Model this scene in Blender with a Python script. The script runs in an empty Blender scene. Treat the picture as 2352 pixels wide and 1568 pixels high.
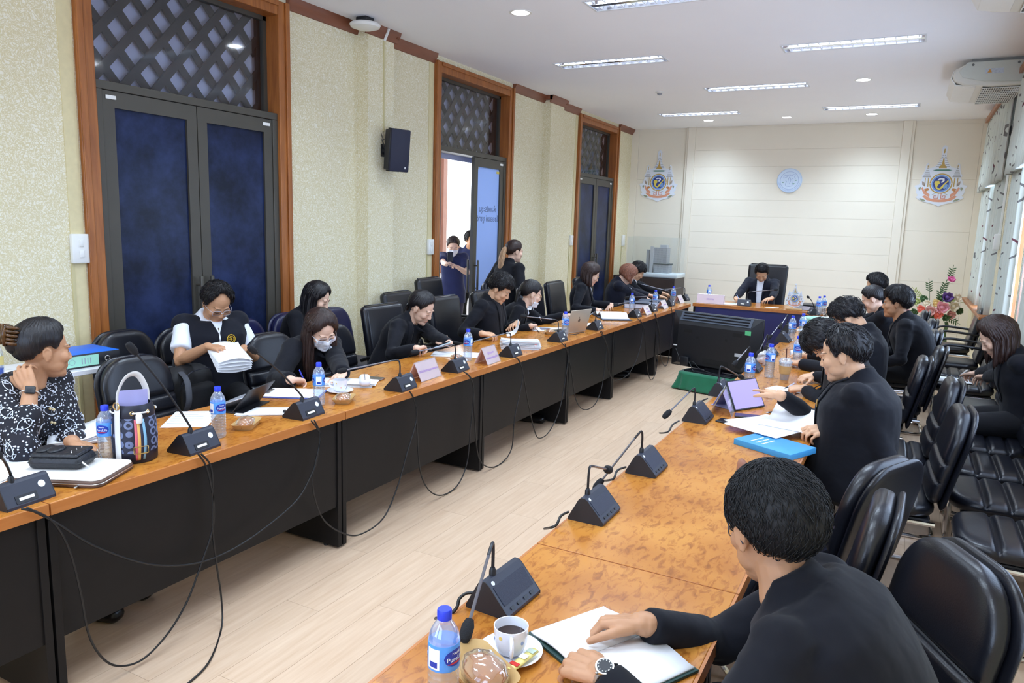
import bpy, bmesh, math, random
import numpy as np
from mathutils import Vector, Matrix, Euler, noise
from mathutils.bvhtree import BVHTree
random.seed(7)
pi = math.pi
D = bpy.data
SC = bpy.context.scene
COL = SC.collection

# ---------------------------------------------------------------- camera
CF, CC = 1691.46, Vector((0.0, 0.0, 1.76))          # focal length in pixels of the 2352x1568 frame, lens position
RX = Vector((0.88173, 0.47072, 0.03093)); RD = Vector((0.10160, -0.12570, -0.98685)); RF = Vector((-0.46065, 0.87329, -0.15866))
RX.normalize(); RF = (RF - RX * RF.dot(RX)).normalized(); RD = RF.cross(RX)
cam_d = D.cameras.new('camera'); cam = D.objects.new('camera', cam_d); COL.objects.link(cam)
cam_d.sensor_width = 36.0; cam_d.lens = CF / 2352 * 36.0; cam_d.clip_start = 0.05; cam_d.clip_end = 200
_up = -RD; _bk = -RF
cam.matrix_world = Matrix(((RX.x, _up.x, _bk.x, CC.x), (RX.y, _up.y, _bk.y, CC.y), (RX.z, _up.z, _bk.z, CC.z), (0, 0, 0, 1)))
SC.camera = cam

# ---------------------------------------------------------------- world, exposure
W = D.worlds.new('sky'); SC.world = W; W.use_nodes = True
_bg = W.node_tree.nodes['Background']
_bg.inputs[0].default_value = (0.86, 0.93, 1.0, 1); _bg.inputs[1].default_value = 5.0
SC.view_settings.view_transform = 'Standard'; SC.view_settings.look = 'None'
SC.view_settings.gamma = 1.0; SC.view_settings.use_curve_mapping = False
SC.view_settings.exposure = 0.14
SC.cycles.max_bounces = 10; SC.cycles.diffuse_bounces = 5; SC.cycles.transparent_max_bounces = 16
SC.cycles.sample_clamp_indirect = 6.0
SC.cycles.use_denoising = True
LAMP_W = 36.0        # each recessed fluorescent fixture
DOWN_W = 26.0        # each downlight
DAY_W = 75.0         # daylight lamp in each window added behind and beside the lens
DAY_W2 = 150.0         # daylight lamp added inside each of the two curtained windows
DAY_C = (0.56, 0.72, 1.0)
LAMP_C = (0.675, 0.825, 1.0)
DOWN_C = (0.66, 0.83, 1.0)

# room
XL, XR, YB, YF, ZC = -4.75, 0.95, 13.6, -2.4, 3.55
ZT = 0.76                                            # table tops

# ---------------------------------------------------------------- pixel to place
def ray(u, v): return RX * (u - 1176) + RD * (v - 784) + RF * CF
def onz(u, v, z): d = ray(u, v); return CC + d * ((z - CC.z) / d.z)
def onx(u, v, x): d = ray(u, v); return CC + d * ((x - CC.x) / d.x)
def ony(u, v, y): d = ray(u, v); return CC + d * ((y - CC.y) / d.y)

# ---------------------------------------------------------------- mesh helpers
def V(*a): return Vector(a)
def T(x, y, z): return Matrix.Translation((x, y, z))
def RZ(a): return Matrix.Rotation(a, 4, 'Z')
def RXm(a): return Matrix.Rotation(a, 4, 'X')
def RYm(a): return Matrix.Rotation(a, 4, 'Y')
def Sm(x, y, z): return Matrix.Diagonal((x, y, z, 1))
def basis(x, y, z, o=(0, 0, 0)):
    return Matrix(((x[0], y[0], z[0], o[0]), (x[1], y[1], z[1], o[1]), (x[2], y[2], z[2], o[2]), (0, 0, 0, 1)))

class MB:
    def __init__(s): s.v = []; s.f = []; s.mi = []; s.cur = 0
    def mat(s, i): s.cur = i; return s
    def add(s, vs, fs, M=None):
        b = len(s.v)
        s.v += [tuple(M @ Vector(p)) for p in vs] if M is not None else [tuple(p) for p in vs]
        for f in fs: s.f.append(tuple(i + b for i in f)); s.mi.append(s.cur)
        return s
    def box(s, c, d, M=None):
        x, y, z = d[0] / 2, d[1] / 2, d[2] / 2
        vs = [(c[0] + i * x, c[1] + j * y, c[2] + k * z) for i in (-1, 1) for j in (-1, 1) for k in (-1, 1)]
        return s.add(vs, [(0, 1, 3, 2), (4, 6, 7, 5), (0, 4, 5, 1), (2, 3, 7, 6), (0, 2, 6, 4), (1, 5, 7, 3)], M)
    def bx(s, x0, x1, y0, y1, z0, z1, M=None):
        return s.box(((x0 + x1) / 2, (y0 + y1) / 2, (z0 + z1) / 2), (abs(x1 - x0), abs(y1 - y0), abs(z1 - z0)), M)
    def rbox(s, c, d, r, n=2, M=None, fn=None):
        h = [max(q / 2, 1e-4) for q in d]; r = min([r] + h)
        lats = [-pi / 2 + pi / 2 * i / n for i in range(n + 1)] + [pi / 2 * i / n for i in range(n + 1)]
        lons = [(q, q * pi / 2 + pi / 2 * i / n) for q in range(4) for i in range(n + 1)]
        rings = []
        for li, la in enumerate(lats):
            sz = -1 if li <= n else 1; ring = []
            for q, lo in lons:
                sx = 1 if q in (0, 3) else -1; sy = 1 if q in (0, 1) else -1
                p = (c[0] + sx * (h[0] - r) + r * math.cos(la) * math.cos(lo), c[1] + sy * (h[1] - r) + r * math.cos(la) * math.sin(lo), c[2] + sz * (h[2] - r) + r * math.sin(la))
                ring.append(fn(p) if fn else p)
            rings.append(ring)
        return s.loft(rings, M=M)
    def loft(s, rings, M=None, caps=True, closed=True, ring_closed=False):
        n = len(rings[0]); vs = [p for r in rings for p in r]; fs = []
        m = len(rings)
        for i in range(m if ring_closed else m - 1):
            for j in range(n if closed else n - 1):
                a, b = i * n + j, i * n + (j + 1) % n; c, d = ((i + 1) % m) * n + (j + 1) % n, ((i + 1) % m) * n + j
                fs.append((a, b, c, d))
        if caps and closed and not ring_closed:
            fs.append(tuple(range(n - 1, -1, -1))); fs.append(tuple(range((m - 1) * n, m * n)))
        return s.add(vs, fs, M)
    def tube(s, path, r, n=8, M=None, caps=True, closed=False, flat=1.0, up=None):
        P = [Vector(p) for p in path]; m = len(P)
        R = r if isinstance(r, (list, tuple)) else [r] * m
        tg = []
        for i in range(m):
            a = P[(i - 1) % m] if (closed or i > 0) else P[0]; b = P[(i + 1) % m] if (closed or i < m - 1) else P[-1]
            t = (b - a); tg.append(t.normalized() if t.length > 1e-9 else Vector((0, 0, 1)))
        u = Vector(up) if up else Vector((0, 0, 1))
        if abs(u.dot(tg[0])) > 0.95: u = Vector((1, 0, 0))
        u = (u - tg[0] * u.dot(tg[0])).normalized(); rings = []
        for i in range(m):
            if i: u = (u - tg[i] * u.dot(tg[i])); u = u.normalized() if u.length > 1e-6 else tg[i].orthogonal().normalized()
            w = tg[i].cross(u)
            rings.append([P[i] + (u * math.cos(2 * pi * k / n) * flat + w * math.sin(2 * pi * k / n)) * R[i] for k in range(n)])
        return s.loft(rings, M, caps=caps and not closed, ring_closed=closed)
    def lathe(s, prof, n=20, M=None, ring=False):
        if ring: return s.loft([[(r * math.cos(2 * pi * k / n), r * math.sin(2 * pi * k / n), z) for k in range(n)] for r, z in prof], M, ring_closed=True)
        rings = [[(r * math.cos(2 * pi * k / n), r * math.sin(2 * pi * k / n), z) for k in range(n)] for r, z in prof]
        return s.loft(rings, M)
    def ball(s, c, r, nu=14, nv=9, M=None):
        r = r if isinstance(r, (list, tuple)) else (r, r, r)
        rings = []
        for i in range(nv + 1):
            a = -pi / 2 + pi * i / nv; ca = max(math.cos(a), 1e-3)
            rings.append([(c[0] + r[0] * ca * math.cos(2 * pi * k / nu), c[1] + r[1] * ca * math.sin(2 * pi * k / nu), c[2] + r[2] * math.sin(a)) for k in range(nu)])
        return s.loft(rings, M)
    def prism(s, poly, z0, z1, M=None):
        n = len(poly)
        ar = sum(poly[i][0] * poly[(i + 1) % n][1] - poly[(i + 1) % n][0] * poly[i][1] for i in range(n))
        if ar < 0: poly = poly[::-1]
        vs = [(p[0], p[1], z0) for p in poly] + [(p[0], p[1], z1) for p in poly]
        fs = [tuple(range(n - 1, -1, -1)), tuple(range(n, 2 * n))] + [(i, (i + 1) % n, n + (i + 1) % n, n + i) for i in range(n)]
        return s.add(vs, fs, M)
    def grid(s, fn, nu, nv, M=None, closed=False):
        vs = [fn(i / (nu if closed else nu - 1), j / (nv - 1)) for j in range(nv) for i in range(nu)]; fs = []
        for j in range(nv - 1):
            for i in range(nu if closed else nu - 1):
                a, b = j * nu + i, j * nu + (i + 1) % nu
                fs.append((a, b, b + nu, a + nu))
        return s.add(vs, fs, M)
    def sheet(s, fn, nu, nv, th, M=None):
        """a thin double-sided sheet: fn(u,v)->point, thickness th along the face normal"""
        P = [[Vector(fn(i / (nu - 1), j / (nv - 1))) for i in range(nu)] for j in range(nv)]
        top = []; bot = []
        for j in range(nv):
            for i in range(nu):
                du = P[j][min(i + 1, nu - 1)] - P[j][max(i - 1, 0)]; dv = P[min(j + 1, nv - 1)][i] - P[max(j - 1, 0)][i]
                nn = du.cross(dv); nn = nn.normalized() if nn.length > 1e-12 else Vector((0, 0, 1))
                top.append(P[j][i] + nn * th / 2); bot.append(P[j][i] - nn * th / 2)
        N = nu * nv; fs = []
        for j in range(nv - 1):
            for i in range(nu - 1):
                a = j * nu + i; fs.append((a, a + 1, a + 1 + nu, a + nu)); fs.append((N + a, N + a + nu, N + a + 1 + nu, N + a + 1))
        for i in range(nu - 1):
            fs.append((i + 1, i, N + i, N + i + 1)); a = (nv - 1) * nu + i; fs.append((a, a + 1, N + a + 1, N + a))
        for j in range(nv - 1):
            a = j * nu; fs.append((a, a + nu, N + a + nu, N + a)); a = j * nu + nu - 1; fs.append((a + nu, a, N + a, N + a + nu))
        return s.add(top + bot, fs, M)
    def mesh(s, name, mats, smooth=35):
        me = D.meshes.new(name); me.from_pydata(s.v, [], s.f)
        for m in (mats if isinstance(mats, (list, tuple)) else [mats]): me.materials.append(m)
        if any(s.mi): me.polygons.foreach_set('material_index', s.mi)
        if smooth:
            me.polygons.foreach_set('use_smooth', [True] * len(me.polygons))
            if smooth < 180: me.set_sharp_from_angle(angle=math.radians(smooth))
        me.update(); return me

def link(name, me, parent=None, M=None):
    o = D.objects.new(name, me); COL.objects.link(o)
    if parent is not None: o.parent = parent
    if M is not None: o.matrix_basis = M
    return o
def build(name, mb, mats, parent=None, M=None, smooth=35, bevel=0, seg=2):
    o = link(name, mb.mesh(name, mats, smooth), parent, M)
    if bevel:
        b = o.modifiers.new('bevel', 'BEVEL'); b.width = bevel; b.segments = seg; b.limit_method = 'ANGLE'; b.angle_limit = math.radians(40)
    return o
def tag(o, label=None, cat=None, group=None, kind=None):
    if label: o['label'] = label
    if cat: o['category'] = cat
    if group: o['group'] = group
    if kind: o['kind'] = kind
    return o
def thing(name, label, cat, loc=(0, 0, 0), rz=0, group=None, M=None):
    o = D.objects.new(name, None); COL.objects.link(o); o.empty_display_size = 0.1
    o.matrix_basis = M if M is not None else T(*loc) @ RZ(rz)
    return tag(o, label, cat, group)
def copy_tree(o, parent=None, M=None, label=None, group=None):
    c = o.copy(); COL.objects.link(c); c.parent = parent
    if M is not None: c.matrix_basis = M
    if label: c['label'] = label
    if group: c['group'] = group
    for ch in [x for x in KIDS.get(o, [])] or list(o.children): copy_tree(ch, c)
    return c
KIDS = {}
def arc(cx, cy, r, a0, a1, n): return [(cx + r * math.cos(a0 + (a1 - a0) * i / n), cy + r * math.sin(a0 + (a1 - a0) * i / n)) for i in range(n + 1)]
def rrect(w, h, r, n=4, cx=0, cy=0):
    o = []
    for q, (sx, sy) in enumerate(((1, 1), (-1, 1), (-1, -1), (1, -1))):
        o += arc(cx + sx * (w / 2 - r), cy + sy * (h / 2 - r), r, q * pi / 2, (q + 1) * pi / 2, n)
    return o
def bez(pts, n=10):
    """Catmull-Rom through pts"""
    P = [Vector(p) for p in pts]; o = []
    for i in range(len(P) - 1):
        a, b, c, d = P[max(i - 1, 0)], P[i], P[i + 1], P[min(i + 2, len(P) - 1)]
        for k in range(n):
            t = k / n; o.append(0.5 * ((2 * b) + (c - a) * t + (2 * a - 5 * b + 4 * c - d) * t * t + (3 * b - a - 3 * c + d) * t ** 3))
    return o + [P[-1]]

# ---------------------------------------------------------------- materials
MATS = {}
def srgb(r, g, b):
    f = lambda c: c / 12.92 if c <= 0.04045 else ((c + 0.055) / 1.055) ** 2.4
    return (f(r / 255), f(g / 255), f(b / 255), 1)
class NT:
    def __init__(s, m): s.t = m.node_tree; s.n = s.t.nodes; s.l = s.t.links
    def new(s, kind, **kw):
        x = s.n.new('ShaderNode' + kind)
        for k, v in kw.items():
            if k.startswith('_'): x.inputs[int(k[1:])].default_value = v
            elif k in x.inputs: x.inputs[k].default_value = v
            else: setattr(x, k, v)
        return x
    def li(s, a, b): s.l.new(a, b)
def mat(name, col=(0.5, 0.5, 0.5, 1), rough=0.5, metal=0.0, spec=0.5, emit=None, estr=1.0, var=0.0, vscale=8.0, bump=0.0, bscale=60.0, coat=0.0, sheen=0.0, trans=0.0, objrand=0.0, stretch=None):
    if name in MATS: return MATS[name]
    m = D.materials.new(name); m.use_nodes = True; N = NT(m); p = N.n['Principled BSDF']
    p.inputs['Base Color'].default_value = col; p.inputs['Roughness'].default_value = rough; p.inputs['Metallic'].default_value = metal
    p.inputs['Specular IOR Level'].default_value = spec; p.inputs['Coat Weight'].default_value = coat; p.inputs['Coat Roughness'].default_value = 0.08
    p.inputs['Sheen Weight'].default_value = sheen; p.inputs['Sheen Roughness'].default_value = 0.5
    if trans: p.inputs['Transmission Weight'].default_value = trans
    if emit: p.inputs['Emission Color'].default_value = emit; p.inputs['Emission Strength'].default_value = estr
    co = N.new('TexCoord'); vec = co.outputs['Object']
    if stretch:
        mp = N.new('Mapping'); mp.inputs['Scale'].default_value = stretch; N.li(vec, mp.inputs[0]); vec = mp.outputs[0]
    if var or objrand:
        nz = N.new('TexNoise', Scale=vscale, Detail=4.0); N.li(vec, nz.inputs['Vector'])
        mr = N.new('MapRange'); mr.inputs[1].default_value = 0.25; mr.inputs[2].default_value = 0.75; mr.inputs[3].default_value = 1 - var; mr.inputs[4].default_value = 1 + var
        N.li(nz.outputs['Fac'], mr.inputs[0]); val = mr.outputs[0]
        if objrand:
            oi = N.new('ObjectInfo'); m2 = N.new('MapRange'); m2.inputs[3].default_value = 1 - objrand; m2.inputs[4].default_value = 1 + objrand
            N.li(oi.outputs['Random'], m2.inputs[0]); mu = N.new('Math', operation='MULTIPLY'); N.li(val, mu.inputs[0]); N.li(m2.outputs[0], mu.inputs[1]); val = mu.outputs[0]
        vm = N.new('VectorMath', operation='SCALE'); vm.inputs[0].default_value = col[:3]; N.li(val, vm.inputs['Scale']); N.li(vm.outputs[0], p.inputs['Base Color'])
    if bump:
        nb = N.new('TexNoise', Scale=bscale, Detail=3.0); N.li(vec, nb.inputs['Vector'])
        bp = N.new('Bump', Strength=bump, Distance=0.01); N.li(nb.outputs['Fac'], bp.inputs['Height']); N.li(bp.outputs[0], p.inputs['Normal'])
    MATS[name] = m; return m
def ramp(N, fac, stops, interp='LINEAR'):
    r = N.new('ValToRGB'); r.color_ramp.interpolation = interp; e = r.color_ramp.elements
    while len(e) < len(stops): e.new(0.5)
    for x, (p, c) in zip(e, stops): x.position = p; x.color = c
    N.li(fac, r.inputs[0]); return r.outputs[0]

def m_wallpaper():
    m = mat('wallpaper', srgb(232, 222, 178), 0.75); N = NT(m); p = N.n['Principled BSDF']
    g = N.new('NewGeometry'); nz = N.new('TexNoise', Scale=14.0, Detail=2.0); N.li(g.outputs['Position'], nz.inputs['Vector'])
    mx = N.new('VectorMath', operation='MULTIPLY_ADD'); N.li(nz.outputs['Color'], mx.inputs[0]); mx.inputs[1].default_value = (0.11, 0.11, 0.11); N.li(g.outputs['Position'], mx.inputs[2])
    w = N.new('TexWave', wave_type='RINGS', rings_direction='SPHERICAL', Scale=20.0, Distortion=10.0, Detail=2.0); w.inputs['Detail Scale'].default_value = 2.6
    N.li(mx.outputs[0], w.inputs['Vector'])
    v = N.new('TexVoronoi', feature='DISTANCE_TO_EDGE', Scale=52.0); N.li(mx.outputs[0], v.inputs['Vector'])
    mn = N.new('Math', operation='MULTIPLY'); N.li(w.outputs['Fac'], mn.inputs[0]); N.li(v.outputs['Distance'], mn.inputs[1])
    c = ramp(N, mn.outputs[0], [(0.01, srgb(220, 209, 168)), (0.05, srgb(231, 222, 190)), (0.16, srgb(242, 237, 218))])
    N.li(c, p.inputs['Base Color'])
    b = N.new('Bump', Strength=0.25, Distance=0.004); N.li(mn.outputs[0], b.inputs['Height']); N.li(b.outputs[0], p.inputs['Normal'])
    return m
def m_burl():
    m = mat('burl_veneer', srgb(205, 128, 45), 0.22, spec=0.4); N = NT(m); p = N.n['Principled BSDF']
    g = N.new('NewGeometry'); mp = N.new('Mapping'); mp.inputs['Scale'].default_value = (1.9, 0.75, 1); N.li(g.outputs['Position'], mp.inputs[0])
    a = N.new('TexNoise', Scale=24.0, Detail=5.0, Roughness=0.62); a.inputs['Distortion'].default_value = 0.7; N.li(mp.outputs[0], a.inputs['Vector'])
    b = N.new('TexNoise', Scale=3.2, Detail=2.0); N.li(g.outputs['Position'], b.inputs['Vector'])
    base = ramp(N, b.outputs['Fac'], [(0.3, srgb(174, 107, 38)), (0.55, srgb(192, 126, 52)), (0.75, srgb(206, 144, 66))])
    sp = ramp(N, a.outputs['Fac'], [(0.33, srgb(130, 76, 40)), (0.42, srgb(206, 180, 160)), (0.50, (1, 1, 1, 1))])
    mx = N.new('MixRGB', blend_type='MULTIPLY', Fac=0.55); N.li(base, mx.inputs[1]); N.li(sp, mx.inputs[2]); N.li(mx.outputs[0], p.inputs['Base Color'])
    return m
def m_wood(name, c0, c1, rough=0.35, scale=(1, 1, 1), sc=6.0):
    m = mat(name, c0, rough); N = NT(m); p = N.n['Principled BSDF']
    co = N.new('TexCoord'); mp = N.new('Mapping'); mp.inputs['Scale'].default_value = scale; N.li(co.outputs['Object'], mp.inputs[0])
    a = N.new('TexNoise', Scale=sc, Detail=5.0, Roughness=0.6); a.inputs['Distortion'].default_value = 0.4; N.li(mp.outputs[0], a.inputs['Vector'])
    c = ramp(N, a.outputs['Fac'], [(0.3, c0), (0.7, c1)]); N.li(c, p.inputs['Base Color']); return m
def m_plank():
    m = mat('laminate_plank', srgb(214, 184, 150), 0.33); N = NT(m); p = N.n['Principled BSDF']
    co = N.new('TexCoord'); oi = N.new('ObjectInfo'); ad = N.new('VectorMath', operation='ADD'); N.li(co.outputs['Object'], ad.inputs[0])
    sc = N.new('VectorMath', operation='SCALE'); sc.inputs[0].default_value = (37, 19, 0); N.li(oi.outputs['Random'], sc.inputs['Scale']); N.li(sc.outputs[0], ad.inputs[1])
    mp = N.new('Mapping'); mp.inputs['Scale'].default_value = (14, 0.9, 1); N.li(ad.outputs[0], mp.inputs[0])
    a = N.new('TexNoise', Scale=3.0, Detail=5.0, Roughness=0.6); N.li(mp.outputs[0], a.inputs['Vector'])
    c = ramp(N, a.outputs['Fac'], [(0.3, srgb(204, 172, 142)), (0.7, srgb(220, 192, 164))])
    mr = N.new('MapRange'); mr.inputs[3].default_value = 0.965; mr.inputs[4].default_value = 1.035; N.li(oi.outputs['Random'], mr.inputs[0])
    vm = N.new('VectorMath', operation='SCALE'); N.li(c, vm.inputs[0]); N.li(mr.outputs[0], vm.inputs['Scale']); N.li(vm.outputs[0], p.inputs['Base Color'])
    return m
def m_film(name, c0, c1, rough=0.3):
    m = mat(name, c0, rough, spec=0.22); N = NT(m); p = N.n['Principled BSDF']
    g = N.new('NewGeometry'); a = N.new('TexNoise', Scale=3.2, Detail=6.0, Roughness=0.65); N.li(g.outputs['Position'], a.inputs['Vector'])
    c = ramp(N, a.outputs['Fac'], [(0.35, c0), (0.68, c1)]); N.li(c, p.inputs['Base Color'])
    return m
def m_clear(name, tint=(0.95, 0.97, 1, 1), refl=0.16, haze=0.05):
    if name in MATS: return MATS[name]
    m = D.materials.new(name); m.use_nodes = True; N = NT(m); N.n.remove(N.n['Principled BSDF']); out = N.n['Material Output']
    tr = N.new('BsdfTransparent'); tr.inputs[0].default_value = tint; gl = N.new('BsdfGlossy', Roughness=0.06); gl.inputs[0].default_value = (1, 1, 1, 1)
    df = N.new('BsdfDiffuse'); df.inputs[0].default_value = (0.85, 0.9, 0.97, 1)
    lw = N.new('LayerWeight', Blend=0.35); mr = N.new('MapRange'); mr.inputs[3].default_value = refl * 0.45; mr.inputs[4].default_value = min(1, refl * 3.6); N.li(lw.outputs['Facing'], mr.inputs[0])
    m1 = N.new('MixShader'); N.li(mr.outputs[0], m1.inputs[0]); N.li(tr.outputs[0], m1.inputs[1]); N.li(gl.outputs[0], m1.inputs[2])
    m2 = N.new('MixShader', Fac=haze); N.li(m1.outputs[0], m2.inputs[1]); N.li(df.outputs[0], m2.inputs[2]); N.li(m2.outputs[0], out.inputs[0])
    MATS[name] = m; return m

WALLP = m_wallpaper(); BURL = m_burl(); PLANK = m_plank()
TRIM = m_wood('door_trim_wood', srgb(140, 80, 36), srgb(178, 110, 54), 0.35, (6, 6, 0.5), 5)
CORN = m_wood('cornice_wood', srgb(116, 66, 44), srgb(138, 82, 56), 0.4, (3, 0.4, 3), 5)
EDGEW = m_wood('table_edge_wood', srgb(178, 108, 52), srgb(192, 122, 64), 0.3, (6, 0.5, 6), 5)
CEILM = mat('ceiling_paint', srgb(248, 249, 254), 0.9, var=0.015, vscale=1.5)
BACKM = mat('back_panel_paint', srgb(240, 232, 216), 0.6, var=0.01, vscale=3)
BLACKP = mat('black_laminate', srgb(23, 21, 21), 0.5, spec=0.25, var=0.10, vscale=14)
NAVYP = mat('navy_laminate', srgb(46, 46, 96), 0.35, var=0.06, vscale=10)
ALU = mat('dark_bronze_aluminium', srgb(78, 74, 66), 0.42, metal=0.25, var=0.05, vscale=5)
FILM = m_film('dark_blue_film', srgb(16, 22, 42), srgb(40, 52, 90))
LATT = mat('dark_lattice_wood', srgb(17, 15, 17), 0.7, var=0.15, vscale=9)
PANE = m_clear('window_pane', (0.90, 0.92, 0.95, 1), 0.05, 0.0)
LEATH = mat('black_leather', srgb(22, 23, 30), 0.30, spec=0.55, bump=0.06, bscale=220, var=0.1, vscale=10)
LEATB = mat('navy_leather', srgb(22, 24, 66), 0.34, spec=0.55, bump=0.05, bscale=200, var=0.08)
CHROME = mat('chrome', (0.75, 0.75, 0.77, 1), 0.12, metal=1.0, var=0.03)
BPLAST = mat('black_plastic', srgb(26, 27, 32), 0.42, var=0.05, vscale=20)
GPLAST = mat('charcoal_plastic', srgb(44, 48, 62), 0.45, var=0.05, vscale=20)
WPLAST = mat('white_plastic', srgb(236, 236, 232), 0.35, var=0.02)
PAPER = mat('paper', srgb(246, 247, 250), 0.8, var=0.01)
CABLE = mat('cable_rubber', srgb(20, 20, 22), 0.45, var=0.05)
STEEL = mat('brushed_steel', (0.62, 0.62, 0.62, 1), 0.28, metal=1.0, var=0.05)
# ================================================================ the room
def struct(name, mb, m, parent=None, label=None, **k):
    o = build(name, mb, m, parent, **k)
    if parent is None: tag(o, label, None, None, 'structure')
    return o
# floor: base slab and planks
flo = struct('floor', MB().bx(XL - 0.1, XR + 0.1, YF - 0.1, YB + 0.1, -0.06, -0.012), PLANK, smooth=0, label='light beige laminate floor of the meeting room')
pw, pl = 0.195, 1.29
pm = MB().bx(-pw / 2 + 0.0006, pw / 2 - 0.0006, -pl / 2 + 0.0006, pl / 2 - 0.0006, -0.012, 0.0).mesh('plank', PLANK, 0)
npk = 0
for i in range(21):
    for j in range(12):
        x = XR - pw * (i + 0.5) - 0.01; y = YB - pl * (j + 0.5) + (i * 0.437 % 1.0) * pl * 0.98 - 0.9
        if y + pl / 2 > YB: continue
        o = link('plank', pm, flo, T(x, y, 0)); npk += 1
# the rest of the floor (under the left table, chairs and behind the lens) lies level with the planks
rest = MB().bx(XL, XR - pw * 21 - 0.01, YF, YB, -0.012, 0).bx(XR - pw * 21 - 0.01, XR, YF, YB - pl * 12 - 0.3, -0.012, -0.0005).bx(XR - pw * 21 - 0.01, XR, YB - 1.6, YB, -0.012, -0.0008)
build('plank_field', rest, PLANK, flo, smooth=0)

# ceiling with openings for the fixtures
FIX = [(-3.115, 8.02), (-0.67, 8.02), (-1.90, 5.98), (-1.90, 9.98), (-3.115, 11.98), (-0.67, 11.98), (-3.115, 4.02), (-0.67, 4.02), (-1.90, 2.0), (-3.115, 0.0), (-0.67, 0.0)]
DLS = [(-3.145, 5.93), (-0.66, 9.9), (-3.145, 12.74), (-0.68, 12.70), (-1.9, 12.72), (-0.66, 5.93), (-3.145, 1.95), (-0.66, 1.95)]
FL, FW, DR = 1.23, 0.29, 0.06
holes = [(x - FL / 2, x + FL / 2, y - FW / 2, y + FW / 2) for x, y in FIX] + [(x - DR, x + DR, y - DR, y + DR) for x, y in DLS]
xs = sorted({XL - 0.1, XR + 0.1} | {h[0] for h in holes} | {h[1] for h in holes}); ys = sorted({YF - 0.1, YB + 0.1} | {h[2] for h in holes} | {h[3] for h in holes})
cm = MB()
for a, b in zip(xs, xs[1:]):
    for c, d in zip(ys, ys[1:]):
        mx, my = (a + b) / 2, (c + d) / 2
        if any(h[0] < mx < h[1] and h[2] < my < h[3] for h in holes): continue
        cm.add([(a, c, ZC), (a, d, ZC), (b, d, ZC), (b, c, ZC)], [(0, 1, 2, 3)])
cm.bx(XL - 0.2, XR + 0.2, YF - 0.2, YB + 0.2, ZC + 0.25, ZC + 0.3)
struct('ceiling', cm, CEILM, smooth=0, label='flat pale grey white ceiling with recessed lights')

# left wall with three tall door openings, two pilasters
DW0, DWW = 2.98, 1.82
DOORS = [(DW0 + 4.01 * k, DW0 + 4.01 * k + DWW) for k in range(3)]
DTOP = ZC - 0.06
wm = MB(); y = YF - 0.1
for a, b in DOORS:
    wm.bx(XL - 0.2, XL, y, a, 0, ZC); wm.bx(XL - 0.2, XL, a, b, DTOP, ZC); y = b
wm.bx(XL - 0.2, XL, y, YB + 0.1, 0, ZC)
wl = struct('wall_left', wm, WALLP, smooth=0, label='left wall with cream scroll patterned wallpaper and three tall doors')
PIL = [(5.70, 6.09, 0.135), (9.755, 10.2, 0.115), (1.62, 2.05, 0.135)]
for a, b, p in PIL: build('pilaster', MB().bx(XL, XL + p, a, b, 0, ZC), WALLP, wl, smooth=0)
# narrow paper border strips beside each door
for a, b in DOORS:
    build('border_strip', MB().bx(XL, XL + 0.006, a - 0.10, a - 0.012, 0, ZC - 0.1), mat('border_paper', srgb(222, 210, 166), 0.7, var=0.05, vscale=30), wl, smooth=0)
# cornice, cut by the doors and stepped round the pilasters
cp = [(0, 0), (0.055, 0), (0.05, -0.02), (0.035, -0.05), (0.02, -0.075), (0.012, -0.095), (0, -0.1)]
def corn(y0, y1, x0, ends=True):
    mb = MB(); mb.prism([(q[0], q[1]) for q in cp], y0, y1, basis((1, 0, 0), (0, 0, 1), (0, 1, 0), (x0, 0, ZC)))
    return mb
segs = [(YF, PIL[2][0]), (PIL[2][1], DOORS[0][0] - 0.0), (DOORS[0][1], PIL[0][0]), (PIL[0][1], DOORS[1][0]), (DOORS[1][1], PIL[1][0]), (PIL[1][1], DOORS[2][0]), (DOORS[2][1], YB)]
k = 1
for a, b in segs:
    struct('trim_%d' % k, corn(a, b, XL), CORN, label='brown wooden cornice along the top of the left wall'); k += 1
for a, b, p in PIL:
    mb = corn(a - 0.05, b + 0.05, XL + p); mb.bx(XL, XL + p + 0.04, a - 0.05, a, ZC - 0.06, ZC); mb.bx(XL, XL + p + 0.04, b, b + 0.05, ZC - 0.06, ZC)
    struct('trim_%d' % k, mb, CORN, label='brown wooden cornice capping a pilaster on the left wall'); k += 1

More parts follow.
